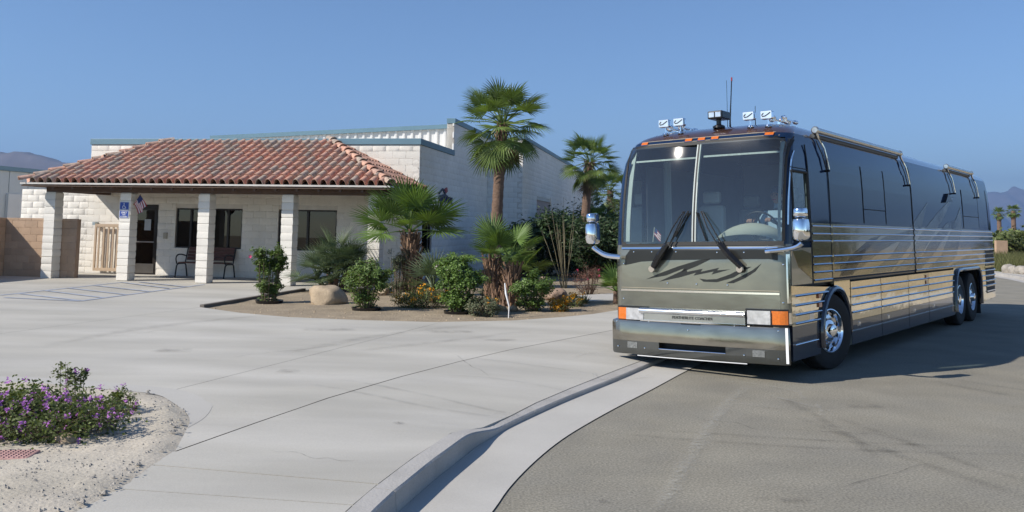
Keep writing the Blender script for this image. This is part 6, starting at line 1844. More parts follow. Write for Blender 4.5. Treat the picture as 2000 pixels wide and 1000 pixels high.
for poly, mt in (([(1700, 560), (1740, 500), (1770, 455), (1812, 395), (1800, 440), (1770, 490), (1740, 535), (1722, 556)], 'paletan'),
                 ([(1745, 552), (1775, 500), (1800, 455), (1832, 415), (1862, 385), (1840, 430), (1815, 470), (1790, 515), (1775, 545)], 'paletan'),
                 ([(1768, 552), (1800, 500), (1822, 465), (1850, 435), (1872, 428), (1846, 462), (1820, 500), (1800, 540)], 'midtan'),
                 ([(1640, 520), (1680, 490), (1730, 462), (1780, 448), (1810, 440), (1770, 462), (1720, 490), (1680, 525), (1660, 552), (1645, 552)], 'midtan'),
                 ([(1815, 545), (1838, 500), (1862, 440), (1876, 405), (1878, 450), (1868, 500), (1850, 536)], 'paletan'),
                 ([(1855, 540), (1870, 510), (1890, 498), (1908, 500), (1918, 515), (1905, 512), (1885, 515), (1872, 540)], 'paletan'),
                 ([(1640, 552), (1660, 500), (1700, 466), (1720, 460), (1690, 490), (1668, 530), (1665, 552)], 'bronzep')):
    Q = [CS(a, b) for a, b in poly]
    Q = [(min(max(a, 1.85), 13.6), max(b, 1.28)) for a, b in Q]
    spoly(MB(), Q, 0.0065, s=0.12).build('swoosh', M['soft_' + mt], bus)
tri_ = [CS(a, b) for a, b in ((1843, 396), (1857, 394), (1849, 378))]
spoly(MB(), tri_, 0.05, base=0.0).build('side_vent', M['blackgloss'], bus)
for (ya, yb, za, zb) in ((12.66, 13.70, 1.19, 1.55), (12.68, 13.70, 0.55, 1.14)):
    o = spoly(MB(), [(ya, za), (yb, za), (yb, zb), (ya, zb)], 0.006).build('side_grille', M['black'], bus)
    n = int((zb - za) / 0.12)
    for i in range(n): spoly(MB(), [(ya, za + i * 0.12 + 0.03), (yb, za + i * 0.12 + 0.03), (yb, za + i * 0.12 + 0.06), (ya, za + i * 0.12 + 0.06)], 0.022).build('slat', M['rail'], o)
for yv, zv in ((1.13, 1.05), (1.14, 0.93), (6.95, 1.12), (6.95, 1.02)):
    spoly(MB(), [(yv, zv - 0.035), (yv + 0.11, zv - 0.035), (yv + 0.11, zv + 0.03), (yv, zv + 0.03)], 0.02).build('side_marker', pm('side_marker_red', (0.30, 0.05, 0.015), 0.25, coat=1.0) if yv == 1.13 else bpy.data.materials['side_marker_red'], bus)
spoly(MB(), [(0.8, 0.74), (0.95, 0.74), (0.95, 0.86), (0.8, 0.86)], 0.008).build('emblem_plate', M['chrome'], bus)
# cab side window glass
for side in (1, -1):
    g2 = MB().grid([[spt(y, z, -0.012, side) for y in (0.34, 0.6, 0.94)] for z in (1.79, 2.1, 2.4, 2.72)]); g2.build('cab_window', M['sideglass'], bus, smooth=True)
    fr2 = MB()
    for a, b in (((0.35, 1.80), (0.35, 2.71)), ((0.93, 1.80), (0.93, 2.71)), ((0.35, 1.80), (0.93, 1.80)), ((0.35, 2.71), (0.93, 2.71))): fr2.tube([spt(*a, 0.004, side), spt(*b, 0.004, side)], 0.018, 6)
    if side > 0: fr2.build('cab_window_seal', M['black'], bus)
# under-body so that daylight does not pass beneath the panels
ub = MB().box(-1.15, 1.15, 2.6, 9.25, 0.30, 1.19).box(-1.15, 1.15, 12.05, 13.7, 0.38, 1.19).box(-0.62, 0.62, 0.3, 2.6, 0.32, 1.19).box(-0.55, 0.55, 9.25, 12.05, 0.36, 1.19)
ub.box(-1.2, 1.2, 0.24, 13.7, 1.17, 1.2).box(-1.18, 1.18, 0.2, 0.3, 0.26, 1.17)
ub.build('chassis', M['black'], bus)
MB().tube([(1.05, 13.4, 0.42), (1.12, 13.95, 0.40)], 0.06, 10).build('exhaust_pipe', M['blackgloss'], bus, smooth=True)
MB().box(0.7, 1.25, 12.03, 12.05, 0.12, 0.5).box(-1.25, -0.7, 12.03, 12.05, 0.12, 0.5).build('mud_flap', M['black'], bus)

# ---- wheels
def wheel(x, y, side, steer=0.0, hub_out=True, z=0.535):
    t = empty('wheel', (x, y, z), None, None); t.parent = bus
    Tm = Matrix.Rotation(steer, 4, 'Z') @ Matrix.Rotation(side * PI / 2, 4, 'Y')
    ty = MB().lathe([(0.30, -0.13), (0.36, -0.145), (0.46, -0.15), (0.515, -0.135), (0.535, -0.10), (0.535, -0.03), (0.525, -0.028), (0.525, -0.016), (0.535, -0.014), (0.535, 0.014), (0.525, 0.016), (0.525, 0.028), (0.535, 0.03), (0.535, 0.10), (0.515, 0.135), (0.46, 0.15), (0.36, 0.145), (0.305, 0.13)], 48, Tm, closed=False)
    ty.build('tyre', M['tyre'], t, smooth=True, angle=40)
    if hub_out: pr = [(0.306, 0.12), (0.305, 0.142), (0.292, 0.146), (0.282, 0.135), (0.272, 0.09), (0.262, 0.075), (0.20, 0.088), (0.165, 0.092), (0.15, 0.12), (0.10, 0.135), (0.085, 0.19), (0.055, 0.20), (0.0, 0.20)]
    else: pr = [(0.306, 0.12), (0.305, 0.142), (0.292, 0.146), (0.28, 0.12), (0.268, 0.02), (0.25, -0.01), (0.19, -0.005), (0.16, 0.0), (0.14, 0.06), (0.12, 0.14), (0.06, 0.15), (0.0, 0.15)]
    rm = MB().lathe(pr, 40, Tm).build('rim', M['chrome'], t, smooth=True, angle=30)
    zh = 0.083 if hub_out else -0.004
    for k in range(10):
        a = 2 * PI * k / 10
        MB().lathe([(0.0, 0.0), (0.026, 0.0), (0.030, 0.004), (0.034, 0.0)], 10, Tm @ Matrix.Translation((0.232 * math.cos(a), 0.232 * math.sin(a), zh + 0.001))).build('hand_hole', M['black'], rm)
        a += PI / 10
        MB().lathe([(0.015, 0.0), (0.015, 0.03), (0.009, 0.04), (0.0, 0.04)], 6, Tm @ Matrix.Translation((0.168 * math.cos(a), 0.168 * math.sin(a), zh + 0.006))).build('lug_nut', M['rail'], rm)
    return t
wheel(1.12, 1.74, 1, -R(15)); wheel(-1.11, 1.72, -1, -R(15), z=0.66)
wheel(1.11, 9.98, 1, 0, False); wheel(-1.11, 9.98, -1, 0, False, z=0.61)
wheel(1.11, 11.2, 1, 0, True); wheel(-1.11, 11.2, -1, 0, True, z=0.61)

# ---- mirrors, wipers
def mirror(cx, cy_, z0, z1, side, armpts):
    t = empty('wing_mirror', (cx, cy_, 0), None, None); t.parent = bus
    h = z1 - z0
    def shellp(zlo, zhi, w, d):
        mb = MB(); P = []
        for k, (s_, zz) in enumerate(((0.55, 0.0), (0.86, 0.06), (1.0, 0.22), (1.0, 0.5), (0.98, 0.8), (0.88, 0.95), (0.6, 1.0))):
            z = zlo + (zhi - zlo) * zz
            P.append([(w * s_ * sgn * math.cos(a) ** 0.7 if math.cos(a) > 1e-6 else 0, -d * s_ * math.sin(a), z) for a, sgn in ([(PI / 2 * i / 4, 1) for i in range(5)] + [(PI / 2 * i / 4, -1) for i in range(3, -1, -1)])])
        P = [row + [(row[-1][0], 0.03, row[-1][2]), (row[0][0], 0.03, row[0][2]), row[0]] for row in P]
        mb.grid(P); mb.add([p for p in P[0][:-1]], [tuple(range(len(P[0]) - 1))]); mb.add([p for p in P[-1][:-1]], [tuple(range(len(P[-1]) - 1))])
        return mb
    shellp(z0, z0 + h * 0.68, 0.098, 0.14).build('mirror_housing', M['chrome'], t, smooth=True, angle=45)
    shellp(z0 + h * 0.70, z1, 0.08, 0.12).build('spot_mirror_housing', M['chrome'], t, smooth=True, angle=45)
    MB().box(-0.085, 0.085, 0.031, 0.036, z0 + 0.03, z0 + h * 0.64).build('mirror_glass', M['blackglass'], t)
    MB().tube(smooth_line([Vector(p) - Vector((cx, cy_, 0)) for p in armpts], 2), [0.035] * 1 + [0.045] * 200 if False else 0.042, 10, flat=0.8).build('mirror_arm', M['chrome'], t, smooth=True)
    return t
mirror(-1.55, -0.02, 1.77, 2.21, -1, [(-1.55, -0.02, 1.72), (-1.50, -0.02, 1.68), (-1.35, -0.02, 1.60), (-1.12, 0.02, 1.58)])
mirror(1.52, -0.02, 1.79, 2.20, 1, [(1.52, -0.02, 1.76), (1.46, -0.03, 1.71), (1.30, -0.03, 1.68), (1.05, 0.0, 1.66)])
def wiper(base, elbow, tips):
    t = empty('wiper', (0, 0, 0), None, None); t.parent = bus
    bx_, bz_ = FX(*base); ex_, ez_ = FX(*elbow)
    p0, p1 = fpt(bx_, bz_, 0.05), fpt(ex_, max(ez_, 1.7), 0.09)
    MB().tube([p0, p0.lerp(p1, 0.5) + Vector((0, -0.03, 0)), p1], [0.045, 0.05, 0.04], 6).build('motor_cover', M['blackgloss'], t)
    MB().lathe([(0.0, 0.03), (0.045, 0.03), (0.05, 0.0)], 10, Matrix.Translation(p0 + Vector((-0.02, 0.0, -0.03))) @ Matrix.Rotation(PI / 2, 4, 'X')).build('pivot', M['chrome'], t, smooth=True)
    (hx, hz), (tx0, tz0), (tx1, tz1) = [CB(*q, 0.12) for q in tips]
    hp = fpt(hx, hz, 0.06)
    for d in (-0.035, 0.035): MB().tube([p1 + Vector((d, 0, 0)), p1.lerp(hp, 0.5) + Vector((d, -0.03, 0)), hp + Vector((d * 0.3, 0, 0))], 0.009, 5).build('arm', M['black'], t)
    b0, b1 = fpt(tx0, tz0, 0.03), fpt(tx1, tz1, 0.03)
    MB().tube([b0, b0.lerp(b1, 0.5) + Vector((0, -0.012, 0)), b1], 0.012, 5).build('blade', M['black'], t)
wiper((1279, 521), (1307, 478), ((1340, 413), (1346, 412), (1322, 462)))
wiper((1450, 521), (1408, 476), ((1374, 413), (1362, 415), (1384, 470)))

# ---- on the roof: lamps, searchlight, horns, aerials, awnings
def PR(px, py, ly): x, z = CB(px, py, ly); return Vector((x, ly, z))
def roofz(x, y):
    best = 2.9
    for i in range(60):
        z = 2.9 + 0.604 * i / 59
        if halfw(z) >= abs(x) and yfront(z) + 0.05 * (x / 1.29) ** 2 <= y: best = z
    return best
def aux(px, py):
    p = PR(px, py, 0.62)
    t = empty('auxiliary_lamp', (p.x, 0.62, p.z), None, None); t.parent = bus
    mb = MB().box(-0.084, 0.084, -0.045, 0.05, -0.058, 0.058); mb.build('lamp_body', M['chrome'], t, bevel=0.022)
    MB().box(-0.078, 0.078, -0.056, -0.047, -0.052, 0.052).build('lens_cover', pm('white_cover', (0.72, 0.74, 0.76), 0.16, metal=0.55, coat=1.0) if 'white_cover' not in bpy.data.materials else bpy.data.materials['white_cover'], t, bevel=0.01)
    mb = MB(); ribbon(mb, [(-0.035, 0.025), (-0.06, 0.0), (-0.05, -0.02), (-0.01, -0.015), (0.04, 0.015), (0.062, 0.03)], 0.014, 0.0575, 0.0595, TXZ); mb.build('swoosh', M['black'], t)
    zr = roofz(p.x, 0.66)
    MB().tube([(0, 0.02, zr - p.z - 0.01), (0, 0.02, -0.06)], 0.014, 8).lathe([(0.05, 0), (0.045, 0.02), (0.012, 0.03)], 10, Matrix.Translation((0, 0.02, zr - p.z))).build('bracket', M['chrome'], t, smooth=True)
for q in ((1299, 242), (1328, 239), (1464, 227), (1499, 225)): aux(*q)
def horn(x, y, l):
    z = roofz(x, y) + 0.07
    t = empty('air_horn', (x, y, z), None, None); t.parent = bus
    MB().lathe([(0.0, 0.09), (0.02, 0.08), (0.04, 0.03), (0.056, 0.0), (0.05, 0.03), (0.03, 0.08), (0.022, 0.2), (0.015, l), (0.03, l + 0.01), (0.032, l + 0.08), (0.0, l + 0.085)], 14, Matrix.Rotation(-PI / 2, 4, 'X')).build('trumpet', M['chrome'], t, smooth=True)
    MB().box(-0.02, 0.02, 0.25, 0.29, -0.09, 0.0).build('bracket', M['chrome'], t)
horn(-0.05 - 0.75, 1.0, 0.55); horn(-0.62, 1.02, 0.42); horn(0.78, 1.05, 0.5); horn(0.93, 1.08, 0.42)
p = PR(1400, 225, 0.75)
sl_ = empty('searchlight', (p.x, 0.75, p.z), None, None); sl_.parent = bus
MB().box(-0.115, 0.115, -0.07, 0.22, -0.058, 0.058).build('searchlight_body', M['blackgloss'], sl_, bevel=0.018)
for x in (-0.05, 0.05): MB().box(x - 0.042, x + 0.042, -0.078, -0.071, -0.036, 0.036).build('lens', M['clearlens'], sl_, bevel=0.006)
zr = roofz(p.x, 0.85)
MB().lathe([(0.09, zr - p.z), (0.085, zr - p.z + 0.03), (0.035, zr - p.z + 0.05), (0.035, -0.06), (0.07, -0.055)], 14, Matrix.Translation((0, 0.06, 0))).build('searchlight_foot', M['blackgloss'], sl_, smooth=True)
for (pa, pb, y, r_) in (((1426, 240), (1429, 153), 1.3, 0.008), ((1421, 240), (1419, 157), 1.35, 0.003), ((1475, 225), (1475, 207), 1.3, 0.004)):
    a, b = PR(*pa, y), PR(*pb, y); zr = roofz(a.x, y)
    MB().tube([(a.x, y, zr - 0.01), (a.x, y, zr + 0.09), tuple(a.lerp(b, 0.5)), tuple(b)], [r_ * 2, r_ * 1.5, r_, r_], 6).build('aerial', M['blackgloss'], bus)
p = PR(1429, 154, 1.3); MB().lathe([(0.012, -0.03), (0.012, 0.02), (0.0, 0.025)], 6, Matrix.Translation(p)).build('aerial_tip', M['fred'], bus)
MB().tube([(1.0, 1.5, 3.34), (1.0, 1.95, 3.34)], 0.07, 8, flat=0.6).build('roof_vent', M['cream'], bus)
MB().box(-0.8, 0.62, 3.2, 4.6, 3.47, 3.57).box(-0.8, 0.62, 8.2, 9.6, 3.47, 3.57).build('air_conditioner_pod', M['maroon'], bus, bevel=0.04)
M['awn'] = pm('awning_alloy', (0.62, 0.60, 0.55), 0.25, metal=0.9, var=0.1)
M['awncloth'] = pm('awning_case', (0.05, 0.06, 0.07), 0.5)
for (y0, y1) in ((1.5, 5.85), (9.5, 11.95)):
    t = empty('awning', (1.20, y0, 3.36), None, None); t.parent = bus
    MB().tube([(0.03, 0, -0.01), (0.03, y1 - y0, -0.01)], 0.044, 12).build('roller', M['awn'], t, smooth=True)
    MB().tube([(-0.02, 0.02, -0.08), (-0.02, y1 - y0 - 0.02, -0.08)], 0.035, 8).build('case', M['awncloth'], t, smooth=True)
    for yy in (0.0, y1 - y0):
        MB().lathe([(0.0, -0.03), (0.055, -0.03), (0.057, 0.02), (0.04, 0.035), (0.0, 0.035)], 12, Matrix.Translation((0.03, yy, -0.01)) @ Matrix.Rotation(PI / 2, 4, 'X')).build('end_cap', M['awn'], t, smooth=True)
        pl_ = [(0.03, yy, -0.01)] + [(halfw(z) + 0.05 - 1.20, yy + dy, z - 3.36) for z, dy in ((3.25, 0.08), (3.1, 0.15), (2.95, 0.2), (2.78, 0.24))]
        MB().tube(pl_, [0.024, 0.018, 0.012, 0.010, 0.010], 8).build('arm', M['chrome'], t, smooth=True)
        pl2 = [(halfw(z) + 0.03 - 1.20, yy + dy, z - 3.36) for z, dy in ((3.2, -0.02), (3.0, 0.08), (2.78, 0.17))]
        MB().tube(pl2, 0.008, 6).build('strut', M['blackgloss'], t)
        MB().tube([(halfw(2.78) - 1.20, yy + 0.2, 2.78 - 3.36), (halfw(2.78) + 0.07 - 1.20, yy + 0.2, 2.78 - 3.36)], 0.017, 8).build('foot', M['blackgloss'], t)
MB().tube([(1.13, 5.9, 3.25), (1.13, 9.5, 3.25)], 0.02, 6).build('drip_rail', M['awncloth'], bus)

# ---- inside the cab
MB().box(-1.2, 1.2, 0.3, 5.0, 1.2, 1.24).build('cab_floor', M['cabin'], bus)
MB().box(-1.2, 1.2, 4.6, 4.66, 1.24, 3.18).build('bulkhead', M['cabin'], bus)
for s_ in (-1, 1): MB().box(s_ * 1.22, s_ * 1.25, 1.02, 4.6, 1.24, 2.95).build('cab_lining', M['cabin'], bus)
dm = MB()
rows_ = []
for k, (yy, zz, w0, w1) in enumerate(((0.24, 1.70, -1.12, 1.12), (0.40, 1.745, -1.12, 1.12), (0.9, 1.72, -1.12, 1.12), (0.98, 1.3, -1.12, 1.12))):
    rows_.append([(w0 + (w1 - w0) * i / 8, yy, zz) for i in range(9)])
dm.grid(rows_).build('dashboard', M['cabin'], bus, smooth=True)
bl_ = []
for j in range(9):
    v_ = j / 8; row = []
    for i in range(13):
        u = i / 12; x = 0.14 + 0.97 * u
        hgt = 0.29 * (math.sin(PI * min(max(u * 1.0, 0), 1)) ** 0.45) * (math.sin(PI * (0.12 + 0.76 * v_)) ** 0.8)
        row.append((x, 0.30 + 0.55 * v_, 1.75 + hgt))
    bl_.append(row)
MB().grid(bl_).build('instrument_binnacle', M['cream'], bus, smooth=True, angle=None)
swm = Matrix.Translation((CB(1488, 428, 0.95)[0], 0.93, 2.0)) @ Matrix.Rotation(R(-55), 4, 'X')
sw = empty('steering_wheel', (0, 0, 0), None, None); sw.parent = bus; sw.matrix_local = swm
MB().tube([(0.235 * math.cos(t * PI / 14), 0.235 * math.sin(t * PI / 14), 0) for t in range(29)], 0.015, 6, cap=False).build('wheel_rim', M['black'], sw, smooth=True)
for t in range(3): MB().tube([(0, 0, -0.03), (0.235 * math.cos(t * 2.094 + 0.5), 0.235 * math.sin(t * 2.094 + 0.5), 0)], 0.014, 6).build('spoke', M['black'], sw)
MB().tube([(0, 0, -0.02), (0, 0.05, -0.45)], 0.03, 8).build('column', M['black'], sw)
def seat(x, y):
    t = empty('cab_seat', (x, y, 1.24), None, None); t.parent = bus
    MB().box(-0.26, 0.26, -0.24, 0.26, 0.32, 0.46).build('cushion', M['seat'], t, bevel=0.05)
    MB().add([(-0.26, 0.20, 0.42), (0.26, 0.20, 0.42), (0.26, 0.34, 0.42), (-0.26, 0.34, 0.42), (-0.22, 0.32, 1.12), (0.22, 0.32, 1.12), (0.22, 0.43, 1.12), (-0.22, 0.43, 1.12)], [(0, 1, 2, 3), (4, 7, 6, 5), (0, 4, 5, 1), (1, 5, 6, 2), (2, 6, 7, 3), (3, 7, 4, 0)]).build('seat_back', M['seat'], t, bevel=0.05)
    MB().box(-0.15, 0.15, 0.32, 0.42, 1.15, 1.34).build('headrest', M['seat'], t, bevel=0.04)
    MB().box(-0.12, 0.12, -0.1, 0.15, 0.0, 0.32).build('seat_pedestal', M['black'], t)
seat(CB(1510, 395, 1.30)[0], 1.54); seat(-0.65, 1.7); seat(0.1, 3.4); seat(-0.75, 3.5)
for (x, y, w) in ((-0.95, 1.05, 0.12), (-0.35, 4.5, 0.5), (0.55, 4.5, 0.4)):
    mb = MB(); n = 14
    mb.grid([[(x + w * i / n, y + 0.025 * math.sin(i * 1.8), z) for i in range(n + 1)] for z in (1.75, 2.4, 3.0)]); mb.build('curtain', M['curtain'], bus, smooth=True)
MB().box(0.12, 0.30, 4.52, 4.58, 2.3, 2.75).build('picture_panel', M['cream'], bus)

# ---- driver (a person sitting at the wheel)
M['skin'] = pm('skin', (0.34, 0.19, 0.13), 0.6, var=0.08); M['shirt'] = pm('blue_shirt', (0.30, 0.40, 0.50), 0.85, var=0.1); M['cap'] = pm('navy_cap', (0.03, 0.04, 0.07), 0.85); M['jeans'] = pm('jeans', (0.05, 0.06, 0.09), 0.9)
DX = CB(1510, 395, 1.30)[0]
drv = empty('person', BUSM @ Vector((DX, 1.36, 1.24 + 0.40)), 'person in a blue shirt and dark cap sitting at the coach wheel', 'person', rz=-BY)
def skin_mesh(name, verts, edges, radii, mat, parent, root=0, sub=2):
    me = bpy.data.meshes.new(name); me.from_pydata(verts, edges, [])
    o = link(name, me, mat, parent)
    md = o.modifiers.new('skin', 'SKIN'); md.use_smooth_shade = True
    for i, r_ in enumerate(radii): me.skin_vertices[0].data[i].radius = (r_, r_ * 0.85); me.skin_vertices[0].data[i].use_root = (i == root)
    s_ = o.modifiers.new('sub', 'SUBSURF'); s_.levels = sub; s_.render_levels = sub
    dg = bpy.context.evaluated_depsgraph_get(); m2 = bpy.data.meshes.new_from_object(o.evaluated_get(dg))
    o.modifiers.clear(); o.data = m2
    if not m2.materials: m2.materials.append(mat)
    m2.polygons.foreach_set('use_smooth', [True] * len(m2.polygons))
    return o
V_ = [(0, 0.05, 0.08), (0, 0.09, 0.28), (0, 0.10, 0.46), (0, 0.08, 0.58), (0, 0.06, 0.64), (0, 0.03, 0.72),
      (-0.19, 0.08, 0.53), (-0.24, -0.10, 0.33), (-0.20, -0.36, 0.40), (-0.18, -0.44, 0.42),
      (0.19, 0.08, 0.53), (0.25, -0.10, 0.33), (0.12, -0.36, 0.42), (0.10, -0.44, 0.44),
      (-0.11, 0.0, 0.07), (-0.15, -0.40, 0.06), (-0.15, -0.50, -0.34), (-0.15, -0.62, -0.38),
      (0.11, 0.0, 0.07), (0.15, -0.40, 0.06), (0.15, -0.50, -0.34), (0.15, -0.62, -0.38)]
E_ = [(0, 1), (1, 2), (2, 3), (3, 4), (4, 5), (2, 6), (6, 7), (7, 8), (8, 9), (2, 10), (10, 11), (11, 12), (12, 13), (0, 14), (14, 15), (15, 16), (16, 17), (0, 18), (18, 19), (19, 20), (20, 21)]
Rr = [0.15, 0.15, 0.16, 0.07, 0.055, 0.06, 0.075, 0.05, 0.036, 0.032, 0.075, 0.05, 0.036, 0.032, 0.09, 0.075, 0.05, 0.04, 0.09, 0.075, 0.05, 0.04]
bodyp = skin_mesh('body', V_, E_, Rr, M['shirt'], drv)
hd = MB(); pr = []
for k in range(11):
    t = PI * k / 10; pr.append([(0.078 * math.sin(t) * math.cos(a) * (1 if math.cos(t) > -0.2 else 0.86), -0.097 * math.sin(t) * math.sin(a) - (0.012 if math.cos(t) < -0.2 else 0), 0.115 * math.cos(t)) for a in [2 * PI * i / 16 for i in range(17)]])
hd.grid(pr)
hd.add([(-0.016, -0.09, -0.03), (0.016, -0.09, -0.03), (0, -0.122, -0.026), (0, -0.094, 0.02)], [(0, 1, 2), (0, 2, 3), (1, 3, 2)])
for s_ in (-1, 1): hd.tube([(s_ * 0.078, 0.01, -0.02), (s_ * 0.09, 0.02, 0.0), (s_ * 0.08, 0.015, 0.025)], 0.012, 6)
ho = hd.build('head', M['skin'], drv, smooth=True); ho.location = (0, 0.02, 0.80)
ey = MB()
for s_ in (-1, 1): ey.lathe([(0, 0.004), (0.010, 0.002), (0.012, -0.004)], 8, Matrix.Translation((s_ * 0.032, -0.093, 0.008)) @ Matrix.Rotation(PI / 2, 4, 'X'))
e1 = ey.build('eyes', M['black'], ho); m1 = MB().tube([(-0.025, -0.09, -0.058), (0, -0.1, -0.06), (0.025, -0.09, -0.058)], 0.006, 5).build('mouth', M['fred'], ho)
cp2 = MB().lathe([(0.085, 0.02), (0.086, 0.06), (0.07, 0.11), (0.03, 0.135), (0, 0.138)], 16); cp2.prism([(0.07 * math.cos(R(a)), 0.02 - 0.17 * math.sin(R(a))) for a in range(0, 181, 20)], 0.03, 0.04)
cp2.build('cap', M['cap'], ho, smooth=True, angle=40)
for s_, (hx, hy, hz) in ((-1, (-0.175, -0.46, 0.425)), (1, (0.095, -0.46, 0.445))):
    vv = [(hx, hy + 0.02, hz), (hx, hy - 0.05, hz + 0.01)]; ee = [(0, 1)]; rr_ = [0.034, 0.036]
    for f_ in range(4):
        dx = (f_ - 1.5) * 0.019; b = len(vv)
        vv += [(hx + dx, hy - 0.075, hz + 0.02), (hx + dx, hy - 0.105 + 0.006 * abs(f_ - 1), hz - 0.005), (hx + dx, hy - 0.085, hz - 0.03)]; ee += [(1, b), (b, b + 1), (b + 1, b + 2)]; rr_ += [0.011, 0.010, 0.009]
    b = len(vv); vv += [(hx - s_ * 0.045, hy - 0.03, hz + 0.01), (hx - s_ * 0.05, hy - 0.07, hz - 0.01)]; ee += [(0, b), (b, b + 1)]; rr_ += [0.014, 0.011]
    skin_mesh('hand', vv, ee, rr_, M['skin'], drv, sub=1)
# little flag standing behind the windscreen
f2 = empty('dash_flag', BUSM @ Vector((-0.79, 0.36, 1.745)), 'tiny striped flag on a stick inside the coach windscreen', 'flag', rz=-BY)
MB().tube([(0, 0, 0), (0.03, 0, 0.26)], 0.005, 5).lathe([(0.03, 0.0), (0.03, 0.012), (0.0, 0.014)], 10).build('stick', M['cream'], f2)
def f2pt(u, v): return Vector((0.03 - 0.01 * v + 0.11 * u, 0.012 * math.sin(u * 6), 0.255 - 0.11 * v - 0.10 * u))
for k in range(7): flag_patch('stripe', 0 if k > 3 else 0.42, 1, k / 7, (k + 1) / 7, M['fred'] if k % 2 == 0 else M['fwhite'], nu=6, par=f2, fn=f2pt)
flag_patch('canton', 0, 0.42, 0, 4 / 7, M['fblue'], nu=4, par=f2, fn=f2pt)

# ------------------------------------------------------------------ beyond: opposite verge, palms, far greenery, mountains, haze
# verge behind the kerb that runs on beside the coach
vg = [xy(p) for p in KB if p.y > 12] 
verge = vg + [(9.3, 36), (4.5, 22)] + [xy(G(1210, 605)), xy(Jl[12])]
sheet('verge', [xy(Jl[12]), xy(G(1260, 596)), (4.5, 22.0), (9.0, 34.0), (12.0, 52.0), (16, 52), (12.2, 34), (7.6, 22.5)], lambda x, y: zs(x, y) - 0.02, M['soil'], s=1.0)
# opposite kerb and its concrete gutter
RKo = [Vector((q[0], q[1], 0)) for q in offset_line([xy(p) for p in RK], -0.16)]
RKi = [Vector((q[0], q[1], 0)) for q in offset_line([xy(p) for p in RK], 0.5)]
rows = []
for a, b, c in zip(RKi, RK, RKo):
    rows.append([(a.x, a.y, 0.006), (b.x, b.y, 0.008), (b.x + 0.01, b.y, 0.14), (c.x, c.y, 0.15), (c.x + 0.02, c.y, 0.02)])
MB().grid(rows).build('far_kerb', M['kerb'], kind='structure', smooth=True, angle=40)
sw_ = [Vector((q[0], q[1], 0.152)) for q in offset_line([xy(p) for p in RK], -0.175)]
sw2 = [Vector((q[0], q[1], 0.156)) for q in offset_line([xy(p) for p in RK], -1.5)]
MB().grid([[a, b] for a, b in zip(sw_, sw2)]).build('far_sidewalk', M['concrete_new'], kind='structure')
lot = [xy(p) for p in sw2] + [(60, 75), (160, 120), (160, -60), (9, -60)]
def lotz(x, y): return 0.13 + 0.05 * nz(x * 0.3, y * 0.3) + 0.02 * nz(x * 1.7, y * 1.7)
sheet('desert_lot', lot, lotz, M['sand'], s=4.0)
# pale boulders and dry grass along the opposite side
def far_pt(px, py, dp):
    p = at_depth(px, py, dp); return p
rn = random.Random(44)
RL = ['pale boulder nearest the coach on the far verge', 'second pale boulder from the coach on the far verge', 'third pale boulder from the coach on the far verge', 'fourth pale boulder from the coach, by the right frame edge', 'fifth pale boulder at the very right edge']
for i in range(5):
    px = 1957 + i * 11; p = far_pt(px, 533 + (i % 2) * 3, 43 - i * 0.4)
    o = rock('boulder', px, 530, 0.55 + 0.15 * rn.random(), 0.42 + 0.1 * rn.random(), 0.5, RL[i], M['rockgrey'], 9.3 + i, 'boulder', group='pale boulders on the far verge', z=0.2)
    o.location = (p.x + 0.3, p.y, 0.15)
def tuft(n, x0, x1, y0, y1, h, mat, name, label):
    rr_ = np.random.RandomState(5); V = []; F = []
    for i in range(n):
        x, y = rr_.uniform(x0, x1), rr_.uniform(y0, y1); a = rr_.uniform(0, 2 * PI); l = h * rr_.uniform(0.5, 1.2); w = 0.03
        V += [(x - w, y, 0.1), (x + w, y, 0.1), (x + math.cos(a) * l * 0.5, y + math.sin(a) * l * 0.5, 0.1 + l)]; F.append((3 * i, 3 * i + 1, 3 * i + 2))
    me = bpy.data.meshes.new(name); me.from_pydata(V, [], F); return link(name, me, mat, None, label, 'grass', kind='stuff')
M['drygrass'] = leafm('dry_grass', (0.20, 0.20, 0.085), 0.4, 0.3, 0.8)
tuft(9000, 24, 36, 44, 62, 0.8, M['drygrass'], 'dry_grass', 'dry yellow-green grass on the far verge')
for px, py, y, lb, H_ in ((1951, 437, 190, 'left one of the two far fan palms, half behind the coach', 0), (1979, 432, 180, 'right one of the two far fan palms, clear of the coach', 0)):
    c = at_depth(px, py - 20, y); e = empty('fan_palm', (c.x, c.y, 0.1), lb, 'palm', group='far palms beyond the lot')
    H = c.z - 0.1
    trunk_obj(e, H, 0.5, 0.38, (0, 0), seed=px, name='trunk')
    crown(e, (0, 0, H), 34, wash, 86, -62, 1.25, seed=px, dead=44, deadset=deadl, rad=0.1)
for i, (px, w, h_, y, lb) in enumerate(((1952, 5, 1.9, 78, 'far green bush touching the coach tail'), (1972, 5, 1.8, 82, 'far green bush behind the pale wall'), (1993, 6, 2.4, 80, 'far green bush right of the far palm'), (2012, 6, 2.3, 80, 'far green bush at the right frame edge'))):
    c = at_depth(px, 480, y)
    bush('far_bush', 0, 0, lb, 'shrub', h_, w, M['leafolive'], 1300, 0.42, 18, 70 + i, 'round', asp=0.6, world=Vector((c.x, c.y, 0.1)), group='green bushes beyond the lot')
c0, c1 = at_depth(1946, 470, 70), at_depth(1968, 470, 70)
MB().box(c0.x, c1.x, 70, 70.3, 0, 1.55).build('garden_wall', M['tanblock'], None, label='low pale pinkish wall beyond the coach tail', cat='wall')
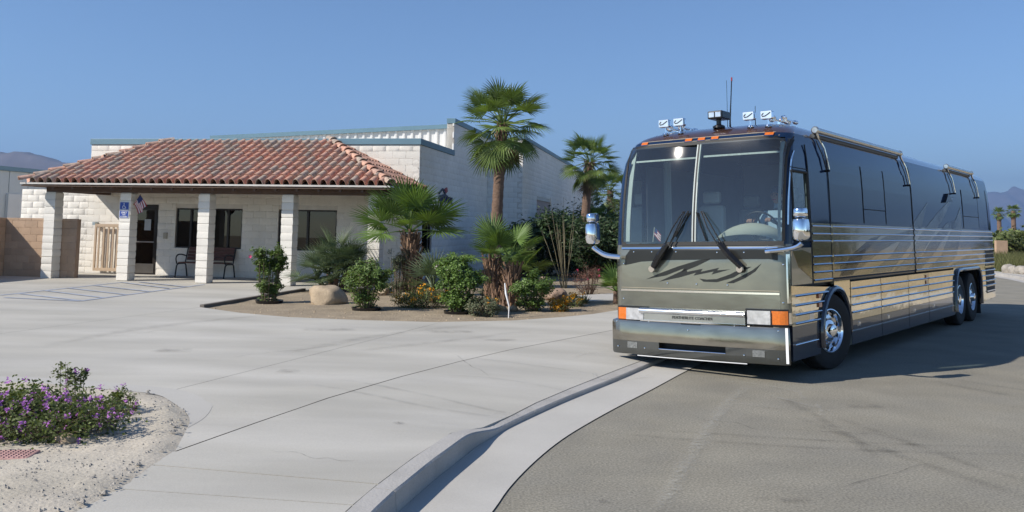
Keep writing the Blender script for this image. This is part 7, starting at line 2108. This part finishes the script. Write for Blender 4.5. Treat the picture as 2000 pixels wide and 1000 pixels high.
# a line of trees far across the lot, mirrored in the coach side
def treeline(name, spans, mat, label, seed):
    rr_ = np.random.RandomState(seed)
    def cf(r_):
        x0, y0, x1, y1, h = spans[r_.randint(len(spans))]
        t = r_.uniform(); p = np.array([x0 + (x1 - x0) * t + r_.normal(0, 0.5), y0 + (y1 - y0) * t + r_.normal(0, 0.8), h * (0.55 + 0.45 * math.sin(t * PI)) * r_.uniform(0.02, 1.0) + 0.1]); return p, np.array([0, 0, 1.0])
    return leaf_cloud(9000, cf, 0.9, mat, name, None, seed, 0.7)
tl = treeline('far_treeline', [(58, 18, 66, 30, 4.0), (70, 44, 74, 56, 4.6), (78, 60, 82, 66, 5.5), (62, 2, 60, 14, 3.0), (66, 72, 60, 84, 4.0), (50, -22, 58, -6, 3.5)], M['leafdark'], '', 3)
tag(tl, 'dark tree line far across the desert lot', 'trees')
# low desert scrub over the open lot
def scrub():
    rr_ = np.random.RandomState(9); cs = []
    for i in range(170):
        t = rr_.uniform(0, 1); y = rr_.uniform(-8, 70); x = 17 + y * 0.28 + 4 + 45 * t ** 1.5
        cs.append((x, y, rr_.uniform(0.4, 1.3), rr_.uniform(0.3, 1.0)))
    def cf(r_):
        x, y, w, h = cs[r_.randint(len(cs))]
        a = r_.uniform(0, 2 * PI); q = math.sqrt(r_.uniform()); z = h * (1 - q * q * 0.7) * r_.uniform(0.15, 1)
        return np.array([x + math.cos(a) * q * w, y + math.sin(a) * q * w, 0.12 + z]), np.array([math.cos(a) * q, math.sin(a) * q, 0.6])
    return leaf_cloud(15000, cf, 0.13, M['leafolive'], 'desert_scrub', None, 9, 0.5)
tag(scrub(), 'low scrub dotted over the open desert lot beside the street', 'scrub')
# mountains
def ridge(name, x0, x1, y, prof, base_z, mat, seed, dep=900):
    rows = []; N = 150
    for j in range(15):
        v_ = j / 14; row = []
        for i in range(N + 1):
            u = i / N; x = x0 + (x1 - x0) * u
            h = prof(u)
            w = 1 - abs(v_ - 0.7) / 0.7 if v_ < 0.7 else 1 - (v_ - 0.7) / 0.3
            er = 0.35 * mnoise.fractal(Vector((x * 0.004 + seed, v_ * 3.2, 0)), 0.9, 2.1, 6)
            row.append((x, y + dep * v_ * 0.8 + 60 * nz(x * 0.003, v_ * 2), base_z + h * max(w, 0) * (1 + er * (1 - w * 0.75))))
        rows.append(row)
    return MB().grid(rows).build(name, mat, kind='structure', smooth=True, angle=None)
M['mount'] = pm('mountain', (0.18, 0.145, 0.13), 1.0, var=0.25, vsc=0.005, det=8, bump=8.0, bsc=0.012, col2=(0.16, 0.125, 0.105), spec=0.0)
def prof_l(u):
    xp = (-2600 + 2000 * u)
    px = 1000 + FPX * xp / 2000
    t = [(-2000, 60), (-1100, 90), (-500, 150), (-200, 185), (0, 158), (60, 150), (120, 134), (180, 130), (300, 118), (600, 90), (900, 40), (1200, 0)]
    return next((a[1] + (b[1] - a[1]) * (px - a[0]) / (b[0] - a[0]) for a, b in zip(t, t[1:]) if a[0] <= px <= b[0]), 0) * 1.06
ridge('mountains', -2600 * 2.4, -600 * 2.4, 3850, lambda u: prof_l(u) * 2.4, -20, M['mount'], 3.0, dep=1800)
def prof_r(u):
    px = 1850 + 900 * u
    t = [(1800, 60), (1930, 85), (1950, 80), (1975, 71), (2000, 72), (2100, 90), (2400, 100), (2800, 80)]
    return next((a[1] + (b[1] - a[1]) * (px - a[0]) / (b[0] - a[0]) for a, b in zip(t, t[1:]) if a[0] <= px <= b[0]), 60) * (2500 / FPX) * 1.03
ridge('mountains', 850 / FPX * 2300 * 6.2, 1750 / FPX * 2300 * 6.2, 12000, lambda u: prof_r(u) * 6.2, -20, M['mount'], 8.0, dep=2400)
# thin desert air
M['haze'] = bpy.data.materials.new('haze'); M['haze'].use_nodes = True
hn = M['haze'].node_tree; hn.nodes.remove(hn.nodes['Principled BSDF'])
pvn = hn.nodes.new('ShaderNodeVolumePrincipled'); pvn.inputs['Color'].default_value = (0.38, 0.61, 1.0, 1); pvn.inputs['Density'].default_value = 0.00011; pvn.inputs['Anisotropy'].default_value = 0.2
hn.links.new(pvn.outputs[0], hn.nodes['Material Output'].inputs['Volume'])
HAZE = True
if HAZE:
    MB().box(-17000, 17000, -70, 15500, -30, 980).build('haze', M['haze'], None, kind='stuff')
